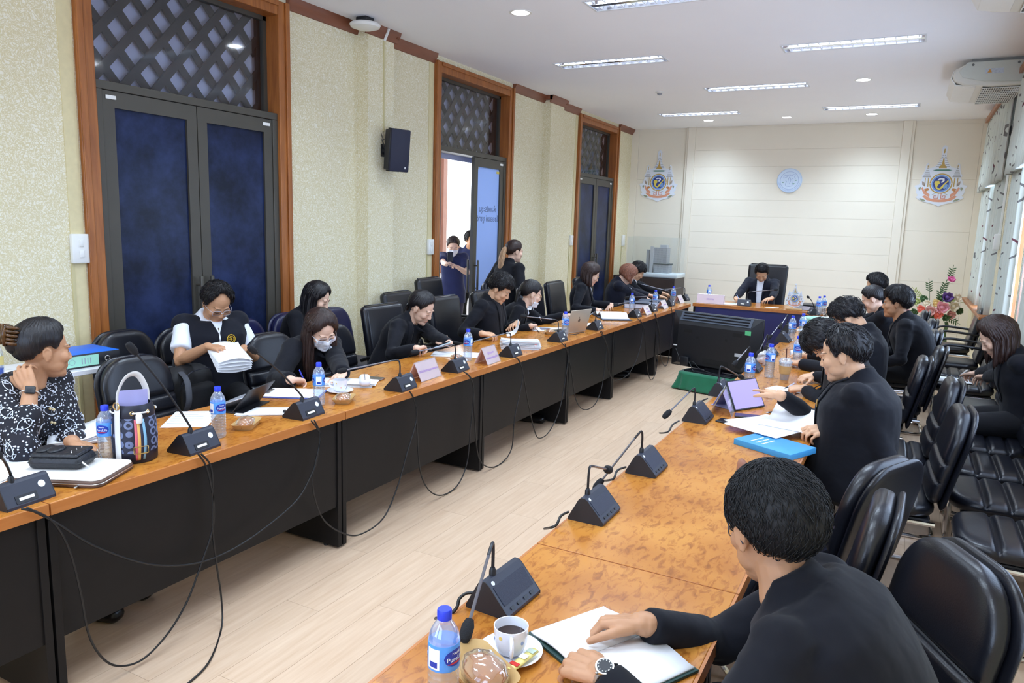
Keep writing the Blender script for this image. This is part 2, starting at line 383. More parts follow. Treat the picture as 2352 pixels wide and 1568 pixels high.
# the doors
def handle(y, x, z, parent, side):
    mb = MB(); mb.rbox((x + 0.05, y, z), (0.022, 0.03, 0.42), 0.008)
    for dz in (-0.14, 0.14): mb.tube([(x, y, z + dz), (x + 0.05, y, z + dz)], 0.008, 8)
    return build('handle', mb, ALU, parent)
TB = 2.545                                            # underside of the transom bar
def lattice(y0, y1, z0, z1, x, parent):
    step = 0.235; w = 0.058
    mid = y0 - (z1 - z0)
    for sgn in (1, -1):
        c = -6.0
        while c < 8:
            # line: z = z0 + sgn*(y - yc)*1.15
            yc = (y0 + y1) / 2 + c * step; pts = []
            k_ = 1.12 * sgn
            for (yy) in (y0, y1):
                zz = z0 + k_ * (yy - yc)
                if z0 <= zz <= z1: pts.append((yy, zz))
            for zz in (z0, z1):
                yy = yc + (zz - z0) / k_
                if y0 < yy < y1: pts.append((yy, zz))
            c += 1
            if len(pts) < 2: continue
            p, q = Vector(pts[0]), Vector(pts[1])
            if (p - q).length < 0.06: continue
            d = (q - p).normalized(); nrm = Vector((-d.y, d.x)) * w / 2
            o = 0.012 * sgn
            mb = MB(); poly = [(p + nrm)[:], (q + nrm)[:], (q - nrm)[:], (p - nrm)[:]]
            mb.prism(poly, 0, 0.018, basis((0, 1, 0), (0, 0, 1), (1, 0, 0), (x + o, 0, 0)))
            build('lattice_bar', mb, LATT, parent, smooth=0)
def glassmat_open():
    m = mat('backlit_frosted_film', srgb(150, 172, 214), 0.35, spec=0.5, var=0.05, vscale=3); N = NT(m); p = N.n['Principled BSDF']
    out = N.n['Material Output']; tl = N.new('BsdfTranslucent'); tl.inputs[0].default_value = srgb(190, 208, 240); mx = N.new('MixShader', Fac=0.55)
    N.li(p.outputs[0], mx.inputs[1]); N.li(tl.outputs[0], mx.inputs[2]); N.li(mx.outputs[0], out.inputs[0]); return m
OPENF = glassmat_open()  # same film as the closed doors, corridor backlight put into its paler colour
def door(k):
    a, b = DOORS[k]
    d = thing('door_%d' % (k + 1), ['tall dark bronze double door with blue film panes nearest the lens', 'tall double door standing half open onto the bright corridor', 'tall dark bronze double door nearest the back wall'][k], None, (XL, 0, 0)); tag(d, kind='structure')
    tw = 0.115
    # wooden casing: two posts and head, profiled in two steps
    for y0, y1, s in ((a, a + tw, 1), (b - tw, b, -1)):
        mb = MB(); mb.bx(-0.2, 0.028, y0, y1, 0, DTOP); mb.bx(0.028, 0.045, y0 + (0 if s > 0 else 0.07), y1 - (0.07 if s > 0 else 0), 0, DTOP)
        build('casing_post', mb, TRIM, d, bevel=0.006)
    mb = MB(); mb.bx(-0.2, 0.026, a + tw, b - tw, DTOP - tw, DTOP - 0.001); mb.bx(0.026, 0.043, a + tw, b - tw, DTOP - 0.045, DTOP - 0.001)
    build('casing_head', mb, TRIM, d, bevel=0.006)
    ia, ib = a + tw, b - tw
    # transom: aluminium surround, lattice, glass
    zt0, zt1 = TB + 0.05, DTOP - tw
    xr = -0.13
    mb = MB(); f = 0.035
    mb.bx(xr - 0.02, xr + 0.02, ia, ia + f, zt0, zt1).bx(xr - 0.02, xr + 0.02, ib - f, ib, zt0, zt1).bx(xr - 0.02, xr + 0.02, ia, ib, zt1 - f, zt1)
    build('transom_frame', mb, ALU, d, smooth=0)
    build('transom_pane', MB().bx(xr - 0.003, xr + 0.003, ia + f, ib - f, zt0, zt1 - f), PANE, d, smooth=0)
    lat = build('lattice_frame', MB().bx(-0.20, -0.17, ia, ia + 0.04, zt0, zt1).bx(-0.20, -0.17, ib - 0.05, ib, zt0, zt1).bx(-0.20, -0.17, ia, ib, zt0, zt0 + 0.03), LATT, d, smooth=0)
    build('added_transom_board', MB().bx(-0.25, -0.24, ia - 0.1, ib + 0.1, zt0 - 0.1, zt1 + 0.1), mat('added_transom_board', srgb(196, 198, 224), 0.7, var=0.04, vscale=3), d, smooth=0)  # grey board added to hide the bright corridor behind the lattice
    lattice(ia + 0.03, ib - 0.04, zt0 + 0.01, zt1, -0.20, lat)
    # main frame of the leaves
    mb = MB(); mb.bx(-0.16, 0.0, ia, ib, TB, TB + 0.055); mb.bx(-0.06, 0.0, ia, ia + 0.055, 0, TB); mb.bx(-0.06, 0.0, ib - 0.055, ib, 0, TB)
    build('door_frame', mb, ALU, d, bevel=0.003)
    mid = (ia + ib) / 2
    for n, (y0, y1) in enumerate(((ia + 0.058, mid - 0.004), (mid + 0.004, ib - 0.058))):
        opened = (k == 1 and n == 0)
        leaf = thing('door_leaf', None, None); leaf.parent = d
        st = 0.085
        w = y1 - y0
        mb = MB(); x0, x1 = -0.045, 0.0
        mb.bx(x0, x1, 0, st, 0.01, TB - 0.004).bx(x0, x1, w - st, w, 0.01, TB - 0.004).bx(x0, x1, st, w - st, TB - 0.11, TB - 0.004).bx(x0, x1, st, w - st, 0.01, 0.16)
        build('leaf_frame', mb, ALU, leaf, smooth=0)
        build('pane', MB().bx(-0.026, -0.018, st, w - st, 0.16, TB - 0.11), OPENF if k == 1 else FILM, leaf, smooth=0)
        hy = w - 0.045 if n == 0 else 0.045
        handle(hy, 0.0, 1.08, leaf, 1)
        mb = MB(); mb.rbox((-0.095, hy, 1.08), (0.022, 0.03, 0.42), 0.008); build('outer_handle', mb, ALU, leaf)
        build('closer_plate', MB().rbox((0.004, 0.06 if n == 0 else w - 0.06, TB - 0.045), (0.006, 0.075, 0.026), 0.003), WPLAST, leaf)
        if k < 2 or n == 1: build('lock_plate', MB().rbox((0.003, hy, 0.78), (0.006, 0.03, 0.13), 0.003), STEEL, leaf)
        if opened: leaf.matrix_basis = T(-0.02, y0, 0) @ RZ(math.radians(84))
        else: leaf.matrix_basis = T(-0.01, y0, 0)
        if k == 1 and n == 1:
            mt = mat('glass_lettering', srgb(92, 104, 132), 0.5, var=0.02)
            for row, (s, z) in enumerate((('ห้องประชุม', 1.92), ('ไชยยงค์ ชูชาติ', 1.80))):
                lettering(s, 0.10, mt, leaf, basis((0, -1, 0), (0, 0, 1), (-1, 0, 0), (-0.016, w / 2 + 0.0, z)), 0.001)
            for yy, zz, ww in ((0.1, TB - 0.125, 0.035), (w - 0.12, TB - 0.15, 0.07)):
                build('yellow_tape', MB().box((-0.016, yy + 0.0, zz), (0.002, ww, 0.03)), mat('yellow_tape', srgb(214, 190, 90), 0.6, var=0.05), leaf, smooth=0)
def lettering(s, size, m, parent, M, ext=0.0006, name='lettering', align='CENTER', bend=None):
    c = D.curves.new(name, 'FONT'); c.body = s; c.size = size; c.align_x = align; c.align_y = 'CENTER'; c.extrude = ext; c.resolution_u = 2
    tmp = D.objects.new('tmp_text', c); COL.objects.link(tmp); bpy.context.view_layer.update()
    me = D.meshes.new_from_object(tmp.evaluated_get(bpy.context.evaluated_depsgraph_get())); D.objects.remove(tmp); D.curves.remove(c)
    me.name = name; me.materials.clear(); me.materials.append(m)
    if bend:
        for v in me.vertices: a = v.co.x / bend; r = bend + v.co.z; v.co = (r * math.sin(a), -r * math.cos(a), v.co.y)
    return link(name, me, parent, M)
for k in range(3): door(k)

def daylight(parent, loc, rot, sx, sy, w):  # area lamps before opaque panes, added to brighten ceiling and walls
    l = D.lights.new('window_daylight', 'AREA'); l.shape = 'RECTANGLE'; l.size = sx; l.size_y = sy; l.energy = w; l.color = DAY_C
    o = D.objects.new('window_daylight', l); COL.objects.link(o); o.parent = parent; o.location = loc; o.rotation_euler = rot; return o
# right wall with two curtained windows and a third added for light
wr = MB(); RW = [(9.95, 12.7), (6.5, 9.2), (2.5, 5.4)]
y = YF - 0.1
for a, b in sorted(RW):
    wr.bx(XR, XR + 0.2, y, a, 0, ZC).bx(XR, XR + 0.2, a, b, 0, 0.86).bx(XR, XR + 0.2, a, b, 3.38, ZC); y = b
wr.bx(XR, XR + 0.2, y, YB + 0.1, 0, ZC)
wro = struct('wall_right', wr, WALLP, smooth=0, label='right wall with cream wallpaper and curtained windows')
build('pilaster', MB().bx(XR - 0.07, XR, 9.45, 9.75, 0, ZC), WALLP, wro, smooth=0)
struct('trim_11', MB().prism([(q[0], q[1]) for q in cp], YF, YB, basis((-1, 0, 0), (0, 0, 1), (0, 1, 0), (XR, 0, ZC))), CORN, label='brown wooden cornice along the top of the right wall')
for n, (a, b) in enumerate(RW):
    w = thing('window_%d' % (n + 1), ['curtained window beside the back wall', 'second curtained window on the right wall', 'third window added for light on the right wall near the lens'][n], None, (XR, 0, 0)); tag(w, kind='structure')
    mb = MB()
    for y0, y1 in ((a - 0.07, a + 0.02), (b - 0.02, b + 0.07)): mb.bx(-0.05, 0.1, y0, y1, 0.86, 3.42)
    mb.bx(-0.05, 0.1, a, b, 3.36, 3.45)
    build('window_frame', mb, TRIM, w, bevel=0.005)
    build('window_sill', MB().rbox((-0.06, (a + b) / 2, 0.86), (0.2, b - a + 0.3, 0.04), 0.008), TRIM, w)
    build('pane', MB().bx(0.11, 0.12, a, b, 0.86, 3.4), mat('dim_window_glass', srgb(150, 160, 170), 0.1, var=0.02), w, smooth=0)
    if n < 2: daylight(w, (0.10, (a + b) / 2, 2.1), (0, pi / 2, 0), 2.4, b - a, DAY_W2)
    if n == 2: daylight(w, (0.10, (a + b) / 2, 2.1), (0, pi / 2, 0), 2.4, b - a, DAY_W)
# back wall: plain wall, fielded side panels, raised centre field of boards
bw = struct('wall_back', MB().bx(XL - 0.2, XR + 0.2, YB, YB + 0.2, 0, ZC), BACKM, smooth=0, label='pale cream panelled back wall with emblems')
g = 0.004
for x0, x1 in ((-4.62, -3.72), (-0.08, 0.83)):
    zz = [0.12, 0.23, 1.03, 1.835, 2.64, ZC - 0.06]
    for z0, z1 in zip(zz, zz[1:]): build('panel_board', MB().bx(x0 + g, x1 - g, YB - 0.006, YB, z0 + 0.0015, z1 - 0.0015), BACKM, bw, bevel=0.001, seg=1)
for x0, x1 in ((-4.75, -4.62), (0.83, 0.95)): build('corner_board', MB().bx(x0, x1, YB - 0.03, YB, 0.12, ZC), BACKM, bw, smooth=0)
build('centre_backing', MB().bx(-3.72, -0.08, YB - 0.05, YB, 0.12, ZC), BACKM, bw, bevel=0.004)
for x0, x1 in ((-3.68, -3.55), (-0.25, -0.12)): build('stile', MB().bx(x0, x1, YB - 0.075, YB - 0.05, 0.12, ZC), BACKM, bw, bevel=0.004)
zz = [0.12 + 0.0] + [0.28 + 0.2865 * i for i in range(11)] + [ZC - 0.03]
for z0, z1 in zip(zz, zz[1:]): build('panel_board', MB().bx(-3.55 + g, -0.25 - g, YB - 0.056, YB - 0.05, z0 + 0.0012, z1 - 0.0012), BACKM, bw, bevel=0.001, seg=1)
struct('baseboard_back', MB().bx(XL, XR, YB - 0.09, YB, 0, 0.12), BACKM, bevel=0.004, label='cream baseboard under the back wall')
mb = MB(); FWn = [(-4.2, -2.3), (-1.8, 0.1)]; x = XL - 0.2
for a, b in FWn: mb.bx(x, a, YF - 0.2, YF, 0, ZC).bx(a, b, YF - 0.2, YF, 0, 0.86).bx(a, b, YF - 0.2, YF, 3.3, ZC); x = b
mb.bx(x, XR + 0.2, YF - 0.2, YF, 0, ZC)
struct('wall_front', mb, WALLP, smooth=0, label='wall behind the lens')
for n, (a, b) in enumerate(FWn):  # windows added to the unseen wall to bring in cool light
    w = thing('window_%d' % (n + 6), 'window added for light behind the lens', None, (0, YF, 0)); tag(w, kind='structure')
    build('window_frame', MB().bx(a - 0.06, a + 0.04, -0.1, 0.03, 0.86, 3.34).bx(b - 0.04, b + 0.06, -0.1, 0.03, 0.86, 3.34).bx(a, b, -0.1, 0.03, 3.26, 3.36).bx(a, b, -0.1, 0.03, 0.82, 0.9), TRIM, w, smooth=0)
    build('pane', MB().bx(a, b, -0.13, -0.12, 0.86, 3.3), mat('dim_window_glass', srgb(150, 160, 170), 0.1), w, smooth=0)
    daylight(w, ((a + b) / 2, -0.11, 2.1), (pi / 2, 0, 0), b - a, 2.3, DAY_W)

# corridor outside the doors
CW = mat('corridor_paint', srgb(240, 240, 244), 0.8, var=0.02)
struct('floor_corridor', MB().bx(-8.4, XL - 0.2, -1, 15.5, -0.08, -0.01), mat('corridor_tile', srgb(190, 184, 176), 0.4, var=0.06), smooth=0, label='pale tiled corridor floor outside the doors')
struct('ceiling_corridor', MB().bx(-7.4, XL - 0.2, -1, 15.5, 3.95, 4.05), mat('corridor_ceiling', srgb(120, 120, 138), 0.9, var=0.02), smooth=0, label='corridor ceiling behind the lattices')
cwm = MB().bx(-7.4, -7.25, -1, 15.5, 3.3, 3.95)
for a, b in ((-1, 1.0), (3.6, 4.2), (6.9, 7.5), (10.35, 10.9), (14.2, 15.5)): cwm.bx(-7.4, -7.25, a, b, 0, 3.3)
cwm.bx(-7.4, -7.25, -1, 15.5, 0, 0.85)
struct('wall_corridor', cwm, CW, smooth=0, label='bright white corridor wall with open windows')
PINKW = mat('corridor_window_wood', srgb(196, 140, 120), 0.5, var=0.06)
for n, (a, b) in enumerate(((7.5, 10.35), (10.9, 14.2))):
    w = thing('window_%d' % (n + 4), 'wood framed corridor window seen through the open door' if n == 1 else 'wood framed corridor window out of sight', None); tag(w, kind='structure')
    build('window_frame', MB().bx(-7.27, -7.18, a, b, 2.92, 3.06).bx(-7.27, -7.18, a, a + 0.12, 0.85, 3.0).bx(-7.27, -7.18, b - 0.12, b, 0.85, 3.0).bx(-7.27, -7.18, (a + b) / 2 - 0.05, (a + b) / 2 + 0.05, 0.85, 3.0), PINKW, w, smooth=0)

# ---------------------------------------------------------------- lights
MIRR = mat('mirror_louvre', (0.80, 0.82, 0.88, 1), 0.16, metal=1.0, var=0.02)
LOUV = mat('louvre_blade', srgb(238, 240, 244), 0.35, var=0.01)
FRAME = mat('fixture_frame', srgb(220, 222, 226), 0.4, var=0.01)
def fixture():
    t = thing('ceiling_light', 'recessed fluorescent louvre light', 'ceiling light', (0, 0, 0), 0, 'recessed louvre ceiling lights')
    h = 0.09; mb = MB()
    x, y = FL / 2, FW / 2
    mb.bx(-x - 0.002, x + 0.002, -y - 0.002, -y, 0, h).bx(-x - 0.002, x + 0.002, y, y + 0.002, 0, h).bx(-x - 0.002, -x, -y, y, 0, h).bx(x, x + 0.002, -y, y, 0, h).bx(-x, x, -y, y, h, h + 0.004)
    build('housing', mb, MIRR, t, smooth=0)
    mb = MB(); f = 0.016
    mb.bx(-x - f, x + f, -y - f, -y, -0.006, 0).bx(-x - f, x + f, y, y + f, -0.006, 0).bx(-x - f, -x, -y, y, -0.006, 0).bx(x, x + f, -y, y, -0.006, 0)
    build('frame', mb, FRAME, t, smooth=0)
    build('centre_reflector', MB().prism([(-0.03, 0.0), (0.03, 0.0), (0.008, 0.06), (-0.008, 0.06)], -x, x, basis((0, 1, 0), (0, 0, 1), (1, 0, 0))), MIRR, t, smooth=0)
    bl = MB().prism([(-0.056, 0.004), (0.056, 0.004), (0.03, 0.05), (-0.03, 0.05)], -0.0035, 0.0035, basis((0, 1, 0), (0, 0, 1), (1, 0, 0))).mesh('blade', LOUV, 0)
    for i in range(13):
        for s in (-1, 1): link('blade', bl, t, T(-x + (i + 0.5) * FL / 13, s * 0.087, 0))
    for s in (-1, 1):
        build('tube', MB().tube([(-x + 0.03, s * 0.087, 0.068), (x - 0.03, s * 0.087, 0.068)], 0.013, 10), mat('fluorescent_tube', (0.9, 0.95, 1, 1), 0.3, emit=(0.9, 0.95, 1, 1), estr=2.5), t)
    return t
def area(name, parent, z, sx, sy, w, col, spread=pi, shape='RECTANGLE'):
    l = D.lights.new(name, 'AREA'); l.shape = shape; l.size = sx; l.size_y = sy; l.energy = w; l.color = col; l.spread = spread
    o = D.objects.new(name, l); COL.objects.link(o); o.parent = parent; o.location = (0, 0, z); return o
fx0 = fixture()
FLAB = ['second row, over the door side chairs', 'second row, nearest the near air conditioner', 'centre, foremost and cut by the top edge of the picture', 'centre, above the television', 'back row, nearest the left wall', 'back row, nearest the curtains',
        'front left, outside the picture', 'front right, outside the picture', 'front centre, outside the picture', 'behind the lens on the left', 'behind the lens on the right']
for i, (x, y) in enumerate(FIX):
    t = fx0 if i == 0 else copy_tree(fx0, None, T(x, y, ZC))
    t.matrix_basis = T(x, y, ZC); t['label'] = 'recessed fluorescent louvre light, ' + FLAB[i]
for t in [o for o in D.objects if o.name.startswith('ceiling_light')]:
    area('lamp_glow', t, 0.0005, FL - 0.06, FW - 0.06, LAMP_W, LAMP_C, math.radians(135))
DLAB = ['glaring round downlight above the wall loudspeaker side', 'round downlight between the two right louvre lights', 'small round downlight grazing the left of the back wall', 'small round downlight grazing the right of the back wall', 'small round downlight at the middle of the back wall', 'round downlight front right outside the picture', 'round downlight front left outside the picture', 'round downlight near the lens outside the picture']
LENS = mat('downlight_lens', (1, 1, 1, 1), 0.4, emit=(0.85, 0.92, 1, 1), estr=30.0)
for i, (x, y) in enumerate(DLS):
    if i == 4: continue
    t = thing('downlight', DLAB[i], 'downlight', (x, y, ZC), 0, 'round ceiling downlights')
    build('can', MB().lathe([(0.098, -0.004), (0.098, 0.0), (0.084, 0.0), (0.084, 0.08), (0.074, 0.08), (0.074, 0.002), (0.078, -0.004)], 24, ring=True), WPLAST, t)
    build('lens', MB().lathe([(0.0, -0.001), (0.074, -0.001), (0.075, 0.009), (0.0, 0.009)], 24), LENS, t)
    l = D.lights.new('downlight_beam', 'SPOT'); l.energy = DOWN_W * (3.6 if i in (2, 3) else 1.0); l.spot_size = math.radians(140); l.spot_blend = 1.0; l.shadow_soft_size = 0.05; l.color = DOWN_C
    o = D.objects.new('downlight_beam', l); COL.objects.link(o); o.parent = t; o.location = (0, 0, -0.012)
# ================================================================ tables
def table(y0, y1, x0, x1, inner, label, group, ends=(1, 1)):
    """x0..x1 across, inner=+1: modesty panel towards +x edge, -1 towards -x edge, 0: along y0"""
    t = thing('conference_table', label, 'table', ((x0 + x1) / 2, (y0 + y1) / 2, 0), 0, group)
    w, l = x1 - x0, y1 - y0
    g = 0.003
    build('table_top', MB().bx(-w / 2 + 0.004, w / 2 - 0.004, -l / 2 + g, l / 2 - g, ZT - 0.035, ZT), BURL, t, bevel=0.002)
    mb = MB()
    for s in (-1, 1): mb.bx(s * w / 2 - 0.004, s * w / 2 + 0.004, -l / 2 + g, l / 2 - g, ZT - 0.042, ZT - 0.001)
    for s in (-1, 1): mb.bx(-w / 2, w / 2, s * (l / 2 - g) - 0.001, s * (l / 2 - g) + 0.001, ZT - 0.042, ZT - 0.001)
    build('edge_band', mb, EDGEW, t, smooth=0)
    pm = BLACKP if inner else NAVYP
    if inner:
        xi = inner * (w / 2 - 0.03)
        build('modesty_panel', MB().bx(xi - inner * 0.02, xi, -l / 2 + 0.03, l / 2 - 0.03, 0.24, ZT - 0.042), pm, t, bevel=0.001)
        for s in (-1, 1):
            build('leg_panel', MB().bx(-w / 2 + 0.06, w / 2 - 0.022, s * (l / 2 - 0.019) - 0.014, s * (l / 2 - 0.019) + 0.014, 0.012, ZT - 0.042) if inner > 0 else
                  MB().bx(-w / 2 + 0.022, w / 2 - 0.06, s * (l / 2 - 0.019) - 0.014, s * (l / 2 - 0.019) + 0.014, 0.012, ZT - 0.042), BLACKP, t, bevel=0.001)
            for q in (-1, 1): build('glide', MB().lathe([(0.014, 0), (0.014, 0.012)], 10, T(q * (w / 2 - 0.12), s * (l / 2 - 0.019), 0)), BPLAST, t)
    else:
        build('modesty_panel', MB().bx(-w / 2 + 0.03, w / 2 - 0.03, -l / 2 + 0.02, -l / 2 + 0.04, 0.05, ZT - 0.042), pm, t, bevel=0.001)
        for s in (-1, 1): build('leg_panel', MB().bx(s * (w / 2 - 0.019) - 0.014, s * (w / 2 - 0.019) + 0.014, -l / 2 + 0.015, l / 2 - 0.06, 0, ZT - 0.042), BLACKP, t, bevel=0.001)
    return t
LT0, LT1, RT0, RT1 = -3.16, -2.51, -0.94, -0.32
LY = [-0.1, 1.39, 2.91, 4.39, 5.89, 7.03, 8.5, 9.9]
RY = [0.5, 2.0, 3.5, 5.0, 6.5, 8.0, 9.5]
LN = ['nearest the lens, cut by the left edge', 'bearing the patterned bucket bag', 'before the masked woman', 'bearing the tall heap of white papers', 'bearing the open laptop', 'bearing the open lever arch files', 'farthest, touching the head table']
RN = ['nearest the lens, bearing the coffee cup', 'bearing two bare microphones', 'bearing the tablet and blue book', 'bearing the iced coffee', 'bearing the paired water bottles', 'farthest, by the navy head table']
for i in range(7): table(LY[i], LY[i + 1], LT0, LT1, 1, 'burl topped conference table of the left row, ' + LN[i], 'left row of conference tables')
for i in range(6): table(RY[i], RY[i + 1], RT0, RT1, -1, 'burl topped conference table of the right row, ' + RN[i], 'right row of conference tables')
table(10.02, 10.72, -2.51, -0.86, 0, 'head table with navy front panel before the back wall', None)

# ================================================================ chairs (local: faces +y, origin on the floor under the seat)
def pad(w, l, t, grooves=(), rc=0.12, depth=0.55, nst=46, rear=0.12):
    ys = sorted(set([l * i / (nst - 1) for i in range(nst)] + [g + d for g in grooves for d in (-0.012, -0.005, 0, 0.005, 0.012)] + [0.004, 0.012, l - 0.004, l - 0.012]))
    rings = []
    for y in ys:
        def cr(d, r): return r - math.sqrt(max(r * r - (r - min(d, r)) ** 2, 0))
        hw = w / 2 - max(cr(l - y, rc), cr(y, rear)); hw = max(hw, 0.02)
        e = min(1, math.sqrt(max(0, 1 - (1 - min(1, min(y, l - y) / 0.045)) ** 2)) * 0.93 + 0.07)
        gz = 1.0
        for gg in grooves: gz -= depth * math.exp(-((y - gg) / 0.011) ** 2)
        bul = 1.0
        ring = []
        for k in range(18):
            a = 2 * pi * k / 18; c, s_ = math.cos(a), math.sin(a)
            x = hw * math.copysign(abs(c) ** 0.42, c); z = t / 2 + t / 2 * e * math.copysign(abs(s_) ** 0.6, s_) * (gz if s_ > 0 else 1)
            ring.append((x, y, z))
        rings.append(ring)
    return MB().loft(rings)
def visitor_chair(name, label, group, grooved=True, m=None, shell=True, arms=False):
    m = m or LEATH
    t = thing(name, label, 'chair', group=group)
    gs = (0.11, 0.215, 0.32) if grooved else ()
    s = build('seat', pad(0.49, 0.48, 0.085, gs, 0.15), m, t, T(0, -0.22, 0.40), smooth=50)
    build('seat_pan', MB().rbox((0, 0.0, 0.392), (0.42, 0.40, 0.025), 0.01), BPLAST, t)
    M = T(0, -0.205, 0.50) @ RXm(math.radians(90 + 13))        # pad y runs up the back
    M = basis((1, 0, 0), (0, -math.sin(math.radians(13)), math.cos(math.radians(13))), (0, math.cos(math.radians(13)), math.sin(math.radians(13))), (0, -0.235, 0.47))
    gb = (0.12, 0.215) if grooved else ()
    build('backrest', pad(0.45, 0.47, 0.075, gb, 0.17, rear=0.06), m, t, M, smooth=50)
    if shell: build('back_shell', pad(0.47, 0.50, 0.03, (), 0.17, rear=0.06), m, t, M @ T(0, -0.02, -0.022), smooth=50)
    r = 0.0125
    w = 0.225
    pts = [(-w, -0.22, 0.385), (-w, 0.15, 0.385)] + [(-w, 0.15 + 0.07 * math.sin(a), 0.315 + 0.07 * math.cos(a)) for a in (0.4, 0.8, 1.2)] + [(-w, 0.22, 0.25), (-w, 0.22, 0.09)]
    pts += [(-w, 0.22 - 0.075 * (1 - math.cos(a)), 0.0875 - 0.075 * math.sin(a)) for a in (0.5, 1.0)] + [(-w, 0.12, r), (-w, -0.20, r), (-w + 0.02, -0.25, r), (-w + 0.07, -0.27, r)]
    pts = pts + [(-x, y, z) for x, y, z in pts[::-1]]
    build('cantilever_frame', MB().tube(pts, r, 8), CHROME, t)
    build('cross_bar', MB().tube([(-w, 0.1, 0.372), (w, 0.1, 0.372)], 0.01, 8), CHROME, t)
    if arms:
        for sx in (-1, 1):
            x = sx * 0.27
            build('armrest', MB().tube(bez([(x * 0.9, 0.10, 0.44), (x, 0.13, 0.55), (x, 0.12, 0.635), (x, 0.04, 0.665), (x, -0.2, 0.65), (x * 0.86, -0.27, 0.64)], 5), 0.014, 8), BPLAST, t)
    return t
def exec_chair(name, label, group, h=0.58, w=0.5, top=0.0, m=None):
    m = m or LEATH
    t = thing(name, label, 'chair', group=group)
    build('seat', pad(0.50, 0.50, 0.10, (), 0.10), m, t, T(0, -0.23, 0.42), smooth=50)
    a = math.radians(10)
    M = basis((1, 0, 0), (0, -math.sin(a), math.cos(a)), (0, math.cos(a), math.sin(a)), (0, -0.25, 0.46))
    fn = lambda p: (p[0] * (1 - 0.10 * max(0, 0.35 - (p[1]) / h)), p[1], p[2] + 0.04 * (abs(p[0]) / (w / 2)) ** 2)
    build('backrest', MB().rbox((0, h / 2, 0.035), (w, h, 0.085), 0.04, 3, fn=fn), m, t, M, smooth=60)
    mb = MB()
    for yy in (h * 0.30, h * 0.36): mb.tube([(-w / 2 + 0.03, yy, 0.105), (0, yy, 0.08), (w / 2 - 0.03, yy, 0.105)], 0.004, 6)
    build('stitched_seam', mb, m, t, M)
    pp = [(-w / 2 + 0.035, h + 0.002, 0.072), (-w / 4, h + 0.004, 0.05), (0, h + 0.004, 0.04), (w / 4, h + 0.004, 0.05), (w / 2 - 0.035, h + 0.002, 0.072)]
    build('piping', MB().tube(pp, 0.006, 6), m, t, M)
    for sx in (-1, 1):
        x = sx * (w / 2 + 0.02)
        build('armrest', MB().tube(bez([(x, -0.26, 0.60), (x, -0.1, 0.655), (x, 0.10, 0.66), (x, 0.2, 0.62), (x * 0.9, 0.16, 0.46)], 5), [0.022] * 21, 8, flat=0.7), BPLAST, t)
    build('gas_column', MB().lathe([(0.03, 0.08), (0.03, 0.28), (0.022, 0.28), (0.022, 0.42)], 12), BPLAST, t)
    for k in range(5):
        an = 2 * pi * k / 5 + 0.3; c, s_ = math.cos(an), math.sin(an)
        leg = build('base_leg', MB().tube([(0.02 * c, 0.02 * s_, 0.11), (0.29 * c, 0.29 * s_, 0.075)], [0.028, 0.018], 8), CHROME if top else BPLAST, t)
        build('caster', MB().tube([(0.29 * c - 0.02 * s_, 0.29 * s_ + 0.02 * c, 0.027), (0.29 * c + 0.02 * s_, 0.29 * s_ - 0.02 * c, 0.027)], 0.027, 10).tube([(0.29 * c, 0.29 * s_, 0.03), (0.29 * c, 0.29 * s_, 0.075)], 0.008, 6), BPLAST, leg)
    return t
v0 = visitor_chair('visitor_chair', 'x', 'black channelled cantilever chairs')
p0 = visitor_chair('visitor_chair', 'x', 'black channelled cantilever chairs', grooved=False)
b0 = visitor_chair('blue_chair', 'x', 'navy blue chairs along the left wall', grooved=False, m=LEATB)
a0 = visitor_chair('arm_chair', 'x', 'black armchairs by the curtain', grooved=False, arms=True)
e0 = exec_chair('office_chair', 'x', 'black leather office chairs of the left row')
bpy.context.view_layer.update()
_used = {}
def place(proto, x, y, deg, label, z=0.0):
    M = T(x, y, z) @ RZ(math.radians(deg))
    if proto not in _used: _used[proto] = 1; proto.matrix_basis = M; proto['label'] = label; return proto
    return copy_tree(proto, None, M, label)
# right side of the table, facing it
for x, y, d, l in [(-0.05, 2.06, 118, 'black padded chair of the man in the foreground, turned towards the lens'),
                   (-0.28, 2.56, 88, 'empty black padded chair right behind the foreground head'),
                   (-0.25, 3.14, 64, 'empty black padded chair holding the navy bag, its back to the lens'),
                   (0.02, 4.16, 93, 'black padded chair of the man pointing at the tablet'),
                   (0.02, 4.98, 92, 'black padded chair of the man stooping over the table'),
                   (-0.12, 5.80, 90, 'black padded chair pulled close to the table behind the tablet man'),
                   (0.0, 6.42, 88, 'black padded chair of the spiky haired leaning man'),
                   (0.0, 7.55, 92, 'black padded chair of the full cheeked man looking ahead'),
                   (0.0, 8.55, 90, 'black padded chair of the woman with tied back hair on the right'),
                   (-0.05, 9.45, 90, 'black padded chair of the farthest man on the right')]:
    place(v0, x, y, d, l)
for y, l in [(3.78, 'first of the chairs along the curtains, nearest the lens'), (4.38, 'second chair along the curtains from the lens'), (4.95, 'third chair along the curtains from the lens'), (5.53, 'fourth chair along the curtains from the lens'), (6.08, 'channelled seat next to the writing woman, on her near side'),
             (7.62, 'channelled seat just beyond the writing woman'), (8.22, 'channelled seat between the writing woman and the armchairs')]:
    place(v0, 0.57, y, 90, 'empty black padded ' + l)
place(p0, 0.56, 6.72, 90, 'plain black padded chair the woman with the notepad sits on')
place(a0, 0.55, 9.0, 90, 'empty black armchair nearer the writing woman'); place(a0, 0.55, 10.25, 90, 'empty black armchair beside the flower stand')
